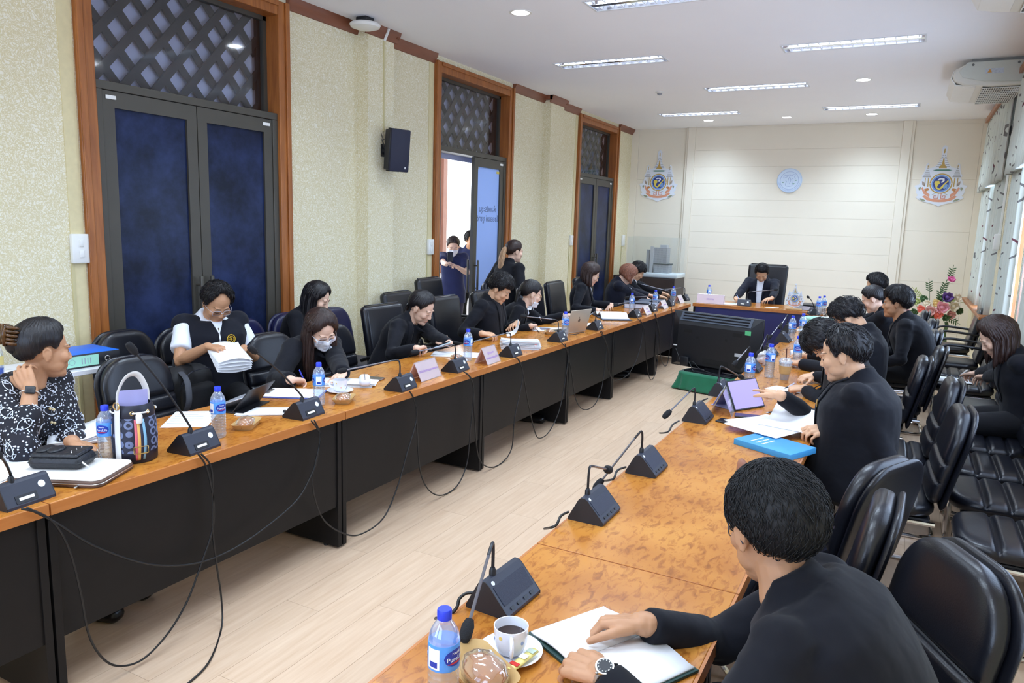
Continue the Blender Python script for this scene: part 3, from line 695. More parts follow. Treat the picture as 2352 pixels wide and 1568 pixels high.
# left side
for x, y, d, l in [(-3.62, 1.78, -90, 'black padded chair of the woman in the fish print blouse'), (-3.58, 2.68, -88, 'empty black padded chair behind the bucket bag'),
                   (-3.64, 3.74, -92, 'black padded chair of the masked woman writing'), (-3.6, 4.34, -92, 'empty black padded chair right of the masked woman'),
                   (-4.2, 3.06, -84, 'black padded chair by the wall carrying the black backpack'), (-4.30, 3.56, -95, 'black padded chair of the man in the vest')]:
    place(v0, x, y, d, l)
for x, y, d, l in [(-4.35, 4.14, -90, 'navy blue chair right beside the man in the vest'), (-4.35, 4.68, -90, 'navy blue chair of the long haired young woman'), (-4.35, 5.22, -88, 'navy blue chair by the pilaster with the printed cloth bag')]: place(b0, x, y, d, l)
for x, y, d, l in [(-3.62, 4.98, -92, 'black office chair of the woman tapping her phone'), (-3.62, 5.92, -92, 'black office chair of the man leafing through papers'), (-3.65, 6.78, -90, 'black office chair of the woman with the mask under her chin'),
                   (-4.2, 5.98, -88, 'empty black office chair by the wall, left of the open door'), (-4.25, 6.62, -86, 'empty taller looking black office chair right before the open door'),
                   (-3.55, 7.62, -96, 'empty black office chair behind the laptop'), (-4.2, 7.95, -84, 'empty black office chair pushed back from the table beyond the laptop'), (-3.64, 8.52, -90, 'black office chair of the bespectacled woman reading a file'),
                   (-3.7, 9.55, -90, 'black office chair of the red haired woman')]: place(e0, x, y, d, l)
for o in D.objects:
    if o.get('label', '').endswith('carrying the black backpack'): o.scale = (1, 1, 1.05)
    if o.name.startswith('office_chair') and o['label'].startswith('empty taller'): o.scale = (1, 1, 1.1)
t = exec_chair('executive_chair', 'high backed black leather chair of the man at the head table', None, 0.80, 0.58, 1)
t.matrix_basis = T(-1.83, 11.42, 0) @ RZ(pi)

# ================================================================ curtains
def m_curtain():
    m = mat('printed_curtain', srgb(214, 218, 208), 0.8); N = NT(m); p = N.n['Principled BSDF']
    uv = N.new('UVMap'); v = N.new('TexVoronoi', feature='F1', Scale=3.4); v.inputs['Randomness'].default_value = 0.8; N.li(uv.outputs[0], v.inputs['Vector'])
    a = N.new('Math', operation='SUBTRACT'); N.li(v.outputs['Distance'], a.inputs[0]); a.inputs[1].default_value = 0.34
    b = N.new('Math', operation='ABSOLUTE'); N.li(a.outputs[0], b.inputs[0])
    nz = N.new('TexNoise', Scale=2.2, Detail=1.0); N.li(uv.outputs[0], nz.inputs['Vector'])
    th = N.new('Math', operation='MULTIPLY'); N.li(nz.outputs['Fac'], th.inputs[0]); th.inputs[1].default_value = 0.055
    lt = N.new('Math', operation='LESS_THAN'); N.li(b.outputs[0], lt.inputs[0]); N.li(th.outputs[0], lt.inputs[1])
    n2 = N.new('TexNoise', Scale=1.6, Detail=0.0); N.li(uv.outputs[0], n2.inputs['Vector'])
    g2 = N.new('Math', operation='GREATER_THAN'); N.li(n2.outputs['Fac'], g2.inputs[0]); g2.inputs[1].default_value = 0.30
    mu = N.new('Math', operation='MULTIPLY'); N.li(lt.outputs[0], mu.inputs[0]); N.li(g2.outputs[0], mu.inputs[1])
    col = ramp(N, n2.outputs['Fac'], [(0.0, srgb(120, 118, 116)), (0.62, srgb(110, 60, 70))], 'CONSTANT')
    mx = N.new('MixRGB'); mx.inputs[1].default_value = srgb(216, 221, 212); N.li(mu.outputs[0], mx.inputs[0]); N.li(col, mx.inputs[2]); N.li(mx.outputs[0], p.inputs['Base Color']); return m
CURT = m_curtain()
def curtain_mesh(y0, y1, z0, z1, folds, amp, x, n=90, gather=0.0):
    vs, fs, uv = [], [], []
    rows = 10
    for j in range(rows + 1):
        f = j / rows; z = z0 + (z1 - z0) * f
        for i in range(n + 1):
            s = i / n; a = amp * (0.55 + 0.45 * (1 - f))
            vs.append((x + a * math.sin(2 * pi * folds * s) + 0.3 * a * math.sin(2 * pi * folds * 2.3 * s + 1) - (gather * (1 - f)), y0 + (y1 - y0) * s, z)); uv.append((s * (y1 - y0) * 1.7, z))
    for j in range(rows):
        for i in range(n): a = j * (n + 1) + i; fs.append((a, a + 1, a + n + 2, a + n + 1))
    me = D.meshes.new('curtain'); me.from_pydata(vs, [], fs); l = me.uv_layers.new(name='UVMap')
    for p in me.polygons:
        for li in p.loop_indices: l.data[li].uv = uv[me.loops[li].vertex_index]
    me.materials.append(CURT); me.polygons.foreach_set('use_smooth', [True] * len(me.polygons)); return me
for n, (a, b) in enumerate(RW[:2]):
    c = thing('curtain', ['leaf printed curtain with valance at the far window beside the back wall', 'leaf printed curtain with valance at the nearer window by the writing woman'][n], 'curtain', (XR, 0, 0), 0, 'printed curtains on the right wall')
    drops = [(a + 0.02, a + 0.75), (b - 0.95, b - 0.03)] if n else [(a + 0.02, a + 0.9), (b - 1.35, b - 0.03)]
    for y0, y1 in drops:
        o = link('drape', curtain_mesh(y0, y1, 0.80, 3.34, int((y1 - y0) * 9), 0.035, -0.06), c); s = o.modifiers.new('s', 'SOLIDIFY'); s.thickness = 0.003
    o = link('valance', curtain_mesh(a - 0.03, b + 0.03, 2.40, 3.40, int((b - a) * 10), 0.028, -0.10, 160, 0.02), c); s = o.modifiers.new('s', 'SOLIDIFY'); s.thickness = 0.003
    build('pelmet_board', MB().bx(-0.15, 0.0, a - 0.1, b + 0.1, 3.38, 3.44), TRIM, c, bevel=0.004)
# tie-back strap, cable duct and junction box between the windows
t = thing('cable_duct', 'white plastic cable duct with junction box between the curtained windows', 'cable duct', (XR - 0.07, 9.6, 0))
build('duct', MB().rbox((-0.012, 0.0, 2.35), (0.022, 0.03, 1.1), 0.004), WPLAST, t)
build('elbow', MB().rbox((-0.015, -0.05, 2.92), (0.03, 0.16, 0.1), 0.008), WPLAST, t)
build('junction_box', MB().rbox((-0.03, 0.0, 1.72), (0.06, 0.09, 0.17), 0.01), WPLAST, t)
build('cord', MB().tube(bez([(-0.02, 0, 1.82), (-0.02, 0.01, 1.78), (-0.03, 0, 1.80), (-0.012, 0, 1.85)], 4), 0.006, 6), WPLAST, t)

# ================================================================ air conditioners
def aircon(y, label):
    t = thing('air_conditioner', label, 'air conditioner', (XR, y, ZC), 0, 'ceiling hung air conditioners')
    # profile in x (towards room = -x) and z; length along y
    L = 1.15; w = 0.66
    prof = [(-0.02, -0.05), (-w + 0.1, -0.05), (-w + 0.02, -0.09), (-w, -0.16), (-w + 0.02, -0.21), (-w + 0.12, -0.255), (-0.30, -0.275), (-0.03, -0.27), (0, -0.24), (0, -0.08)]
    prof = [(p[0] - 0.06, p[1]) for p in prof]
    M = basis((1, 0, 0), (0, 0, 1), (0, 1, 0))
    build('casing', MB().prism(prof, -L / 2, L / 2, M), mat('aircon_casing', srgb(224, 222, 212), 0.35, var=0.02), t, bevel=0.02, seg=3)
    ep = [(-0.07, -0.03), (-w + 0.06, -0.03), (-w - 0.01, -0.12), (-w + 0.03, -0.18), (-w + 0.22, -0.225), (-0.09, -0.245)]
    for s in (-1, 1): build('end_cap', MB().prism(ep, s * L / 2 - 0.018 * (s < 0), s * L / 2 + 0.018 * (s > 0), M), mat('aircon_end', srgb(206, 210, 202), 0.4, var=0.02), t, bevel=0.008)
    fp = [(-w - 0.055, -0.10), (-w - 0.075, -0.17), (-w - 0.03, -0.245), (-w + 0.16, -0.272), (-w + 0.16, -0.262), (-w - 0.02, -0.235), (-w - 0.062, -0.17), (-w - 0.045, -0.1)]
    build('air_flap', MB().prism(fp, -L / 2 + 0.05, L / 2 - 0.05, M), WPLAST, t, bevel=0.003)
    sl = mat('grille_dark', srgb(80, 80, 74), 0.6, var=0.05)
    build('grille_recess', MB().bx(-0.44, -0.10, -L / 2 + 0.05, L / 2 - 0.05, -0.279, -0.2735), sl, t, smooth=0)
    sm = MB().box((0, 0, 0), (0.006, L - 0.1, 0.008)).mesh('grille_slat', WPLAST, 0)
    for i in range(18): link('grille_slat', sm, t, T(-0.44 + i * 0.02, 0, -0.281))
    bm = MB().box((0, 0, 0), (0.34, 0.012, 0.01)).mesh('grille_rib', WPLAST, 0)
    for i in range(9): link('grille_rib', bm, t, T(-0.27, -L / 2 + 0.06 + i * (L - 0.12) / 8, -0.282))
    build('mounting_rail', MB().bx(-w + 0.1, -0.08, -L / 2 + 0.02, L / 2 - 0.02, -0.03, 0), mat('aircon_rail', srgb(150, 152, 150), 0.5, var=0.05), t, smooth=0)
    for yy in (-0.5,):
        st = build('warning_sticker', MB().box((-0.36, -L / 2 - 0.0195, -0.13), (0.16, 0.002, 0.05)), mat('pale_sticker', srgb(196, 204, 214), 0.5, var=0.15, vscale=60), t, smooth=0)
        build('warning_triangle', MB().prism([(-0.02, -0.015), (0.02, -0.015), (0, 0.02)], 0, 0.002, basis((1, 0, 0), (0, 0, 1), (0, 1, 0), (-0.40, -L / 2 - 0.022, -0.13))), mat('warning_orange', srgb(214, 150, 60), 0.5, var=0.02), t, smooth=0)
        for xx in (-0.55, -0.16): build('screw', MB().lathe([(0.012, 0), (0.012, 0.004)], 12, T(xx, -L / 2 - 0.018, -0.06) @ RXm(pi / 2)), mat('screw_grey', srgb(110, 114, 112), 0.4, var=0.05), t)
    return t
aircon(9.68, 'white ceiling hung air conditioner above the far curtain'); aircon(5.72, 'white ceiling hung air conditioner cut by the top right corner of the picture')

# ================================================================ loudspeaker, router, switches, detector
t = thing('wall_loudspeaker', 'black loudspeaker on a bracket on the left pilaster', 'loudspeaker', (XL + 0.135, 5.93, 2.42))
M = T(0.16, 0.02, 0) @ RZ(math.radians(-22)) @ RYm(math.radians(6))
build('cabinet', MB().prism([(-0.09, -0.10), (0.02, -0.11), (0.02, 0.11), (-0.09, 0.10)], -0.19, 0.19), mat('speaker_cabinet', srgb(30, 32, 40), 0.45, var=0.05), t, M, bevel=0.012)
build('grille', MB().rbox((0.035, 0, 0), (0.03, 0.215, 0.40), 0.014), mat('speaker_grille', srgb(30, 34, 58), 0.55, bump=0.3, bscale=400), t, M)
build('badge', MB().box((0.0515, 0.06, -0.16), (0.002, 0.012, 0.02)), WPLAST, t, M, smooth=0)
build('bracket', MB().bx(0, 0.006, -0.04, 0.04, -0.06, 0.06).tube([(0.0, 0, 0.03), (0.09, 0.01, 0.02)], 0.012, 8).tube([(0.0, 0, -0.03), (0.09, 0.01, -0.02)], 0.012, 8), BPLAST, t)
build('bracket_arm', MB().bx(-0.1, -0.06, -0.06, 0.06, 0.19, 0.205).bx(-0.1, -0.06, -0.06, 0.06, -0.205, -0.19), BPLAST, t, M)
build('wire', MB().tube(bez([(0.01, -0.05, 0.16), (0.03, -0.03, 0.10), (0.06, 0.0, 0.16), (0.05, -0.04, 0.05), (0.02, -0.05, 0.1), (0.05, -0.02, -0.02), (0.08, 0.01, 0.02)], 6), 0.003, 6), CABLE, t)
t = thing('wall_conduit', 'thin beige cable conduit rising above the wall loudspeaker', 'conduit', (XL + 0.135, 5.93, 0))
build('duct', MB().bx(0, 0.012, -0.012, 0.012, 2.60, ZC - 0.10), mat('conduit_beige', srgb(206, 196, 150), 0.6, var=0.03), t, smooth=0)
build('elbow', MB().tube([(0.008, 0, ZC - 0.11), (0.05, 0.0, ZC - 0.03), (0.06, 0.0, ZC - 0.005)], 0.014, 8), WPLAST, t)
t = thing('wireless_access_point', 'white disc shaped wireless access point hanging from the ceiling corner', 'access point', (XL + 0.22, 5.55, ZC))
build('mount', MB().rbox((0, 0, -0.025), (0.12, 0.12, 0.05), 0.01), BPLAST, t)
build('dome', MB().lathe([(0.02, -0.045), (0.125, -0.05), (0.14, -0.065), (0.13, -0.085), (0.07, -0.105), (0.0, -0.11)], 28), WPLAST, t)
SWN = ['white light switch left of the near door', 'white light switch left of the open door', 'white light switch left of the far door', 'white notice paper holder right of the far door']
for (u, v, w, h), lab in zip(((187, 571, 0.12, 0.19), (991, 567, 0.11, 0.17), (1314, 552, 0.11, 0.16), (1433, 552, 0.13, 0.20)), SWN):
    p = onx(u, v, XL + 0.03); t = thing('light_switch' if 'switch' in lab else 'notice_holder', lab, 'switch' if 'switch' in lab else 'notice', (XL, p.y, p.z))
    build('plate', MB().rbox((0.016, 0, 0), (0.032, w, h), 0.008), WPLAST, t)
    for dz in (-0.035, 0.035): build('rocker', MB().rbox((0.033, 0, dz), (0.01, 0.028, 0.045), 0.003), WPLAST, t)
    build('cable_strip', MB().bx(0, 0.01, -0.01 - w * 0.4, 0.01 - w * 0.4, -p.z + 0.02, -h / 2), mat('conduit_beige', srgb(206, 196, 150), 0.6), t, smooth=0)
t = thing('smoke_detector', 'small round ceiling detector between the louvre lights', 'smoke detector', (-3.13, 9.94, ZC))
build('base', MB().lathe([(0.06, 0), (0.06, -0.012), (0.05, -0.018), (0, -0.018)], 24), WPLAST, t); build('sensor_head', MB().lathe([(0.035, -0.018), (0.03, -0.035), (0.012, -0.045), (0, -0.045)], 20), mat('detector_grey', srgb(150, 152, 158), 0.4, var=0.03), t)

# ================================================================ television on its draped stand
tv = thing('television', 'black flat television seen from behind, on the green draped stand', 'television', (-1.75, 8.06, 0), math.radians(-15))
TVB = mat('television_back', srgb(24, 25, 30), 0.5, var=0.08, vscale=9)
w, h, z0 = 1.06, 0.625, 0.222
build('screen_panel', MB().rbox((0, 0.03, z0 + h / 2), (w, 0.035, h), 0.008), BPLAST, tv)
prof = [(0.012, z0 + 0.01), (-0.05, z0 + 0.05), (-0.06, z0 + 0.12), (-0.06, z0 + h - 0.14), (-0.045, z0 + h - 0.10), (0.012, z0 + h - 0.004)]
mb = MB(); ring = lambda s, e: [(s * (w / 2 - 0.006 - e * (0.10 if p[0] < -0.02 else 0)), p[0] if e else max(p[0], 0.008), p[1]) for p in prof]
mb.loft([ring(-1, 0), ring(-1, 1), ring(1, 1), ring(1, 0)]); build('back_cover', mb, TVB, tv, smooth=20)
VENT = mat('vent_grey', srgb(62, 70, 84), 0.5, var=0.05)
build('top_vent', MB().prism([(-0.047, z0 + h - 0.098), (0.010, z0 + h - 0.008), (0.012, z0 + h - 0.004), (-0.049, z0 + h - 0.095)], -0.42, 0.42, basis((0, 1, 0), (0, 0, 1), (1, 0, 0))), VENT, tv, smooth=0)
for i in range(3):
    f = (i + 0.7) / 3.2; y_, z_ = -0.049 + 0.061 * f, z0 + h - 0.095 + 0.09 * f
    build('vent_slot', MB().box((0, y_ - 0.004, z_ + 0.002), (0.78, 0.006, 0.012)), BPLAST, tv, smooth=0)
for x_, z_, sx, sz in ((-0.30, 0.42, 0.10, 0.04), (0.28, 0.44, 0.10, 0.04), (-0.18, 0.36, 0.025, 0.025), (0.16, 0.37, 0.025, 0.025), (0.05, 0.11, 0.30, 0.05)):
    build('recess', MB().box((x_, -0.0605, z0 + z_), (sx, 0.003, sz)), mat('recess_black', srgb(8, 8, 10), 0.7, var=0.02), tv, smooth=0)
build('green_sticker', MB().box((0.40, -0.062, z0 + 0.475), (0.065, 0.003, 0.045)), mat('green_sticker', srgb(92, 190, 130), 0.6, var=0.03), tv, smooth=0)
build('rating_plate', MB().box((0.31, -0.062, z0 + 0.23), (0.08, 0.003, 0.035)), mat('rating_plate', srgb(190, 192, 196), 0.5, var=0.1, vscale=80), tv, smooth=0)
build('connector_bay', MB().box((0.35, -0.061, z0 + 0.15), (0.12, 0.004, 0.12)), mat('recess_black', srgb(8, 8, 10), 0.7), tv, smooth=0)
build('white_tag', MB().box((-0.45, -0.055, z0 + 0.24), (0.05, 0.004, 0.012)), WPLAST, tv, smooth=0)
build('media_box', MB().rbox((-0.30, -0.085, z0 + 0.08), (0.10, 0.045, 0.10), 0.008), BPLAST, tv)
build('wire', MB().tube(bez([(-0.44, -0.06, z0 + 0.20), (-0.38, -0.09, z0 + 0.13), (-0.33, -0.10, z0 + 0.06), (-0.2, -0.1, z0 + 0.09), (-0.1, -0.09, z0 + 0.02), (0.1, -0.08, z0 - 0.01), (0.25, -0.07, z0 + 0.0)], 6), 0.004, 6).tube(bez([(-0.24, -0.1, z0 + 0.08), (-0.17, -0.13, z0 + 0.0), (-0.15, -0.14, 0.2), (-0.17, -0.2, 0.1)], 6), 0.004, 6), CABLE, tv)
build('stand_neck', MB().bx(-0.1, 0.1, -0.01, 0.03, 0.205, z0 + 0.05), BPLAST, tv, bevel=0.006); build('stand_foot', MB().rbox((0, 0.0, 0.208), (0.56, 0.26, 0.014), 0.006), BPLAST, tv)
st = thing('draped_stand', 'low television stand draped with a green cloth', 'stand', (-1.77, 8.04, 0), math.radians(-12))
GREEN = mat('green_cloth', srgb(14, 108, 74), 0.75, var=0.12, vscale=10, sheen=0.3)
build('stand_box', MB().bx(-0.30, 0.30, -0.15, 0.15, 0, 0.188), BPLAST, st, bevel=0.004)
def cloth(u, v):
    a = 2 * pi * u; c, s_ = math.cos(a), math.sin(a); q = 0.35
    fx = math.copysign(abs(c) ** q, c); fy = math.copysign(abs(s_) ** q, s_)
    fold = 0.016 * math.sin(a * 15) + 0.010 * math.sin(a * 7 + 1)
    if v < 0.3: k = v / 0.3; return (fx * 0.31 * k, fy * 0.165 * k, 0.196)
    k = (v - 0.3) / 0.7; fl = 0.010 + 0.02 * k * k * (1.0 + 1.5 * (c < -0.5)) + fold * k
    return (fx * (0.31 + fl), fy * (0.165 + fl * 0.8), 0.196 - 0.184 * k)
o = build('green_drape', MB().grid(cloth, 140, 14, closed=True), GREEN, st, smooth=180); sm = o.modifiers.new('s', 'SOLIDIFY'); sm.thickness = 0.003
t = thing('power_strip', 'white power strip on the floor before the draped stand', 'power strip', (-1.32, 7.55, 0), math.radians(-35))
build('body', MB().rbox((0, 0, 0.03), (0.26, 0.07, 0.06), 0.008), WPLAST, t)
for i in range(4): build('socket', MB().lathe([(0.02, 0), (0.02, 0.003)], 14, T(-0.09 + i * 0.06, 0, 0.059)), mat('socket_grey', srgb(190, 192, 190), 0.5, var=0.02), t)
build('cord', MB().tube(bez([(-0.13, 0, 0.03), (-0.3, 0.05, 0.006), (-0.5, 0.0, 0.006), (-0.62, 0.18, 0.006), (-0.55, 0.4, 0.006), (-0.2, 0.5, 0.006)], 8), 0.005, 6).tube(bez([(-0.02, 0.0, 0.06), (-0.05, 0.05, 0.13), (0.08, 0.1, 0.12), (0.1, 0.2, 0.05)], 8), 0.005, 6), CABLE, t)

# ================================================================ cabinet with the model building, flower stand
cb = thing('display_cabinet', 'dark wood cabinet in the corner below the model building', 'cabinet', (-3.98, 12.85, 0))
build('body', MB().bx(-0.62, 0.50, -0.32, 0.32, 0, 0.90), mat('cabinet_dark', srgb(52, 42, 42), 0.4, var=0.1), cb, bevel=0.004)
build('cabinet_door', MB().bx(-0.60, -0.07, -0.335, -0.32, 0.05, 0.88), mat('cabinet_dark', srgb(52, 42, 42), 0.4), cb, bevel=0.003); build('cabinet_door', MB().bx(-0.05, 0.48, -0.335, -0.32, 0.05, 0.88), mat('cabinet_dark', srgb(52, 42, 42), 0.4), cb, bevel=0.003)
mo = thing('model_building', 'grey architectural model of a tower block under a clear acrylic case', 'model', (-3.94, 12.85, 0.90))
build('plinth', MB().rbox((0, 0, 0.035), (0.96, 0.56, 0.07), 0.01), mat('model_plinth', srgb(208, 220, 226), 0.4, var=0.02), mo)
def m_model():
    m = mat('model_facade', srgb(150, 152, 158), 0.5); N = NT(m); p = N.n['Principled BSDF']; co = N.new('TexCoord'); b = N.new('TexBrick', Scale=1.0); b.offset = 0.0
    b.inputs['Color1'].default_value = srgb(92, 98, 108); b.inputs['Color2'].default_value = srgb(110, 114, 122); b.inputs['Mortar'].default_value = srgb(176, 178, 182); b.inputs['Mortar Size'].default_value = 0.005; b.inputs['Brick Width'].default_value = 0.022; b.inputs['Row Height'].default_value = 0.018
    sx = N.new('SeparateXYZ'); N.li(co.outputs['Object'], sx.inputs[0]); ad = N.new('Math'); N.li(sx.outputs[0], ad.inputs[0]); N.li(sx.outputs[1], ad.inputs[1]); cx = N.new('CombineXYZ'); N.li(ad.outputs[0], cx.inputs[0]); N.li(sx.outputs[2], cx.inputs[1]); N.li(cx.outputs[0], b.inputs['Vector']); N.li(b.outputs['Color'], p.inputs['Base Color']); return m
MF = m_model(); MW = mat('model_white', srgb(190, 192, 196), 0.5, var=0.03)
build('tower', MB().bx(-0.06, 0.22, -0.06, 0.14, 0.07, 0.51), MF, mo, smooth=0)
build('tower_wing', MB().bx(-0.16, -0.06, -0.04, 0.12, 0.07, 0.47), MF, mo, smooth=0)
build('lift_core', MB().bx(-0.075, -0.02, -0.085, -0.06, 0.07, 0.53), MW, mo, smooth=0); build('roof_cap', MB().bx(0.08, 0.2, -0.02, 0.1, 0.51, 0.56), MW, mo, smooth=0)
build('podium', MB().bx(0.02, 0.28, -0.14, 0.1, 0.07, 0.22), MF, mo, smooth=0); build('podium_roof', MB().bx(0.01, 0.29, -0.15, 0.11, 0.22, 0.235), mat('model_dark', srgb(70, 78, 76), 0.6, var=0.05), mo, smooth=0)
mb = MB()
for i in range(7): mb.ball((-0.32 + 0.03 * i + 0.01 * (i % 2), -0.1 + 0.02 * (i % 3), 0.09), 0.022, 8, 6)
build('model_trees', mb, mat('model_trees', srgb(70, 84, 62), 0.8, var=0.2), mo)
ac = m_clear('acrylic_case', (0.98, 0.99, 0.99, 1), 0.05, 0.015); mb = MB(); W2, D2, H2 = 0.45, 0.25, 0.62
for s in (-1, 1): build('acrylic_panel', MB().box((s * W2, 0, 0.07 + H2 / 2), (0.005, D2 * 2, H2)), ac, mo, smooth=0); build('acrylic_panel', MB().box((0, s * D2, 0.07 + H2 / 2), (W2 * 2, 0.005, H2)), ac, mo, smooth=0)
build('acrylic_panel', MB().box((0, 0, 0.07 + H2), (W2 * 2, D2 * 2, 0.005)), ac, mo, smooth=0)

fl = thing('flower_stand', 'artificial flower arrangement of roses and lilies in a tall pale vase before the back wall', 'flowers', (0.40, 12.9, -0.001))
build('vase', MB().lathe([(0.0, 0.001), (0.13, 0.001), (0.12, 0.04), (0.07, 0.12), (0.09, 0.3), (0.14, 0.45), (0.155, 0.49), (0.14, 0.49), (0.0, 0.45)], 24), mat('vase_cream', srgb(206, 178, 142), 0.5, var=0.08, vscale=12), fl)
random.seed(3)
GL = mat('leaf_green', srgb(74, 104, 62), 0.6, var=0.2); GL2 = mat('leaf_lime', srgb(172, 184, 112), 0.6, var=0.2)
def flower(c, r, m, petals=9):
    mb = MB(); c = (c[0], c[1], c[2] - 0.19); r *= 1.12
    for k in range(petals):
        a = 2 * pi * k / petals; tl = 0.35 + 0.5 * (k % 3) / 2
        mb.sheet(lambda u, v, a=a, tl=tl: (r * (v * math.cos(tl)) * math.cos(a) - (u - 0.5) * r * 1.1 * math.sin(a) * math.sin(pi * (0.15 + 0.8 * v)), r * (v * math.cos(tl)) * math.sin(a) + (u - 0.5) * r * 1.1 * math.cos(a) * math.sin(pi * (0.15 + 0.8 * v)), r * v * math.sin(tl) + 0.2 * r * v * v), 4, 5, 0.002)
    mb.ball((0, 0, r * 0.25), r * 0.4, 8, 6)
    d = (Vector(c) - Vector((0, 0, 0.61))); d.y -= 0.35
    return build('blossom', mb, m, fl, Matrix.Translation(c) @ d.to_track_quat('Z', 'Y').to_matrix().to_4x4(), smooth=180)
pink = mat('petal_pink', srgb(226, 150, 160), 0.6, var=0.1); rose = mat('petal_rose', srgb(214, 156, 148), 0.6, var=0.1); cor = mat('petal_coral', srgb(232, 116, 96), 0.6, var=0.1); pur = mat('petal_purple', srgb(98, 62, 130), 0.6, var=0.1); crm = mat('petal_cream', srgb(236, 224, 196), 0.6, var=0.05); mag = mat('petal_magenta', srgb(222, 108, 160), 0.6, var=0.1); yel = mat('petal_yellow', srgb(232, 200, 130), 0.6, var=0.05)
for c, r, m in [((-0.30, -0.1, 0.92), 0.075, mag), ((-0.34, -0.1, 0.80), 0.06, pur), ((-0.27, -0.14, 0.78), 0.06, pink), ((-0.12, -0.2, 0.86), 0.06, cor), ((0.0, -0.22, 0.84), 0.085, rose), ((0.1, -0.22, 0.80), 0.07, cor), ((0.14, -0.2, 0.90), 0.095, pink), ((0.06, -0.2, 0.96), 0.06, yel), ((0.19, -0.12, 1.04), 0.085, pur), ((0.28, -0.12, 0.92), 0.08, crm), ((0.32, -0.06, 1.04), 0.07, crm), ((0.22, -0.05, 1.30), 0.06, mag), ((0.26, -0.12, 0.80), 0.07, rose), ((-0.05, -0.16, 0.94), 0.06, crm), ((-0.18, -0.12, 0.96), 0.055, GL2), ((-0.2, -0.15, 0.80), 0.06, GL), ((0.05, -0.18, 0.76), 0.06, GL), ((0.36, -0.08, 0.86), 0.06, GL), ((0.12, -0.12, 1.02), 0.06, GL), ((-0.1, -0.1, 1.0), 0.06, GL), ((0.24, -0.02, 1.0), 0.06, GL2), ((-0.08, -0.2, 0.76), 0.05, GL2), ((0.2, -0.2, 0.76), 0.055, GL)]: flower(c, r, m)
for k, (c, dr) in enumerate([((-0.38, -0.05, 0.98), (-0.5, 0, 0.25)), ((-0.2, 0, 1.08), (-0.4, 0, 0.5)), ((-0.05, -0.1, 1.2), (-0.15, 0, 0.9)), ((0.15, 0, 1.2), (0.2, 0, 1.0)), ((0.22, 0, 1.42), (0.12, 0, 0.9)), ((0.5, 0, 1.02), (0.6, 0, 0.25)), ((-0.1, -0.15, 0.74), (-0.3, 0, -0.2)), ((0.3, -0.15, 0.72), (0.4, 0, -0.2)), ((0.1, -0.1, 1.08), (0.0, 0, 1))]):
    d = Vector(dr).normalized(); mb = MB(); e = d.cross(Vector((0, 1, 0))).normalized(); c = Vector(c) - Vector((0, 0, 0.19)); b0_ = Vector((0, 0, 0.46))
    mb.tube(bez([b0_, (b0_ + c) / 2 + Vector((0, -0.05, 0.08)), c, c + d * 0.12], 4), 0.004, 5)
    for i in range(9):
        p = c + d * (0.13 * (i / 8 - 0.6)); s = 1 if i % 2 else -1; L = 0.06
        mb.sheet(lambda u, v, p=p, s=s: tuple(p + (d * 0.6 + e * s).normalized() * v * L + (d * 0.8 - e * s * 0.4) * (u - 0.5) * 0.024 * math.sin(pi * (0.1 + 0.9 * v)) + Vector((0, -0.01 * v, 0))), 3, 4, 0.001)
    build('leaf_spray', mb, GL2 if k in (0, 1, 5) else GL, fl, smooth=180)
build('green_ribbon', MB().sheet(lambda u, v: (0.2 + 0.05 * u + 0.01 * math.sin(9 * v), -0.17 - 0.02 * math.sin(7 * v), 0.50 - 0.33 * v), 3, 10, 0.002), GL, fl, smooth=180)

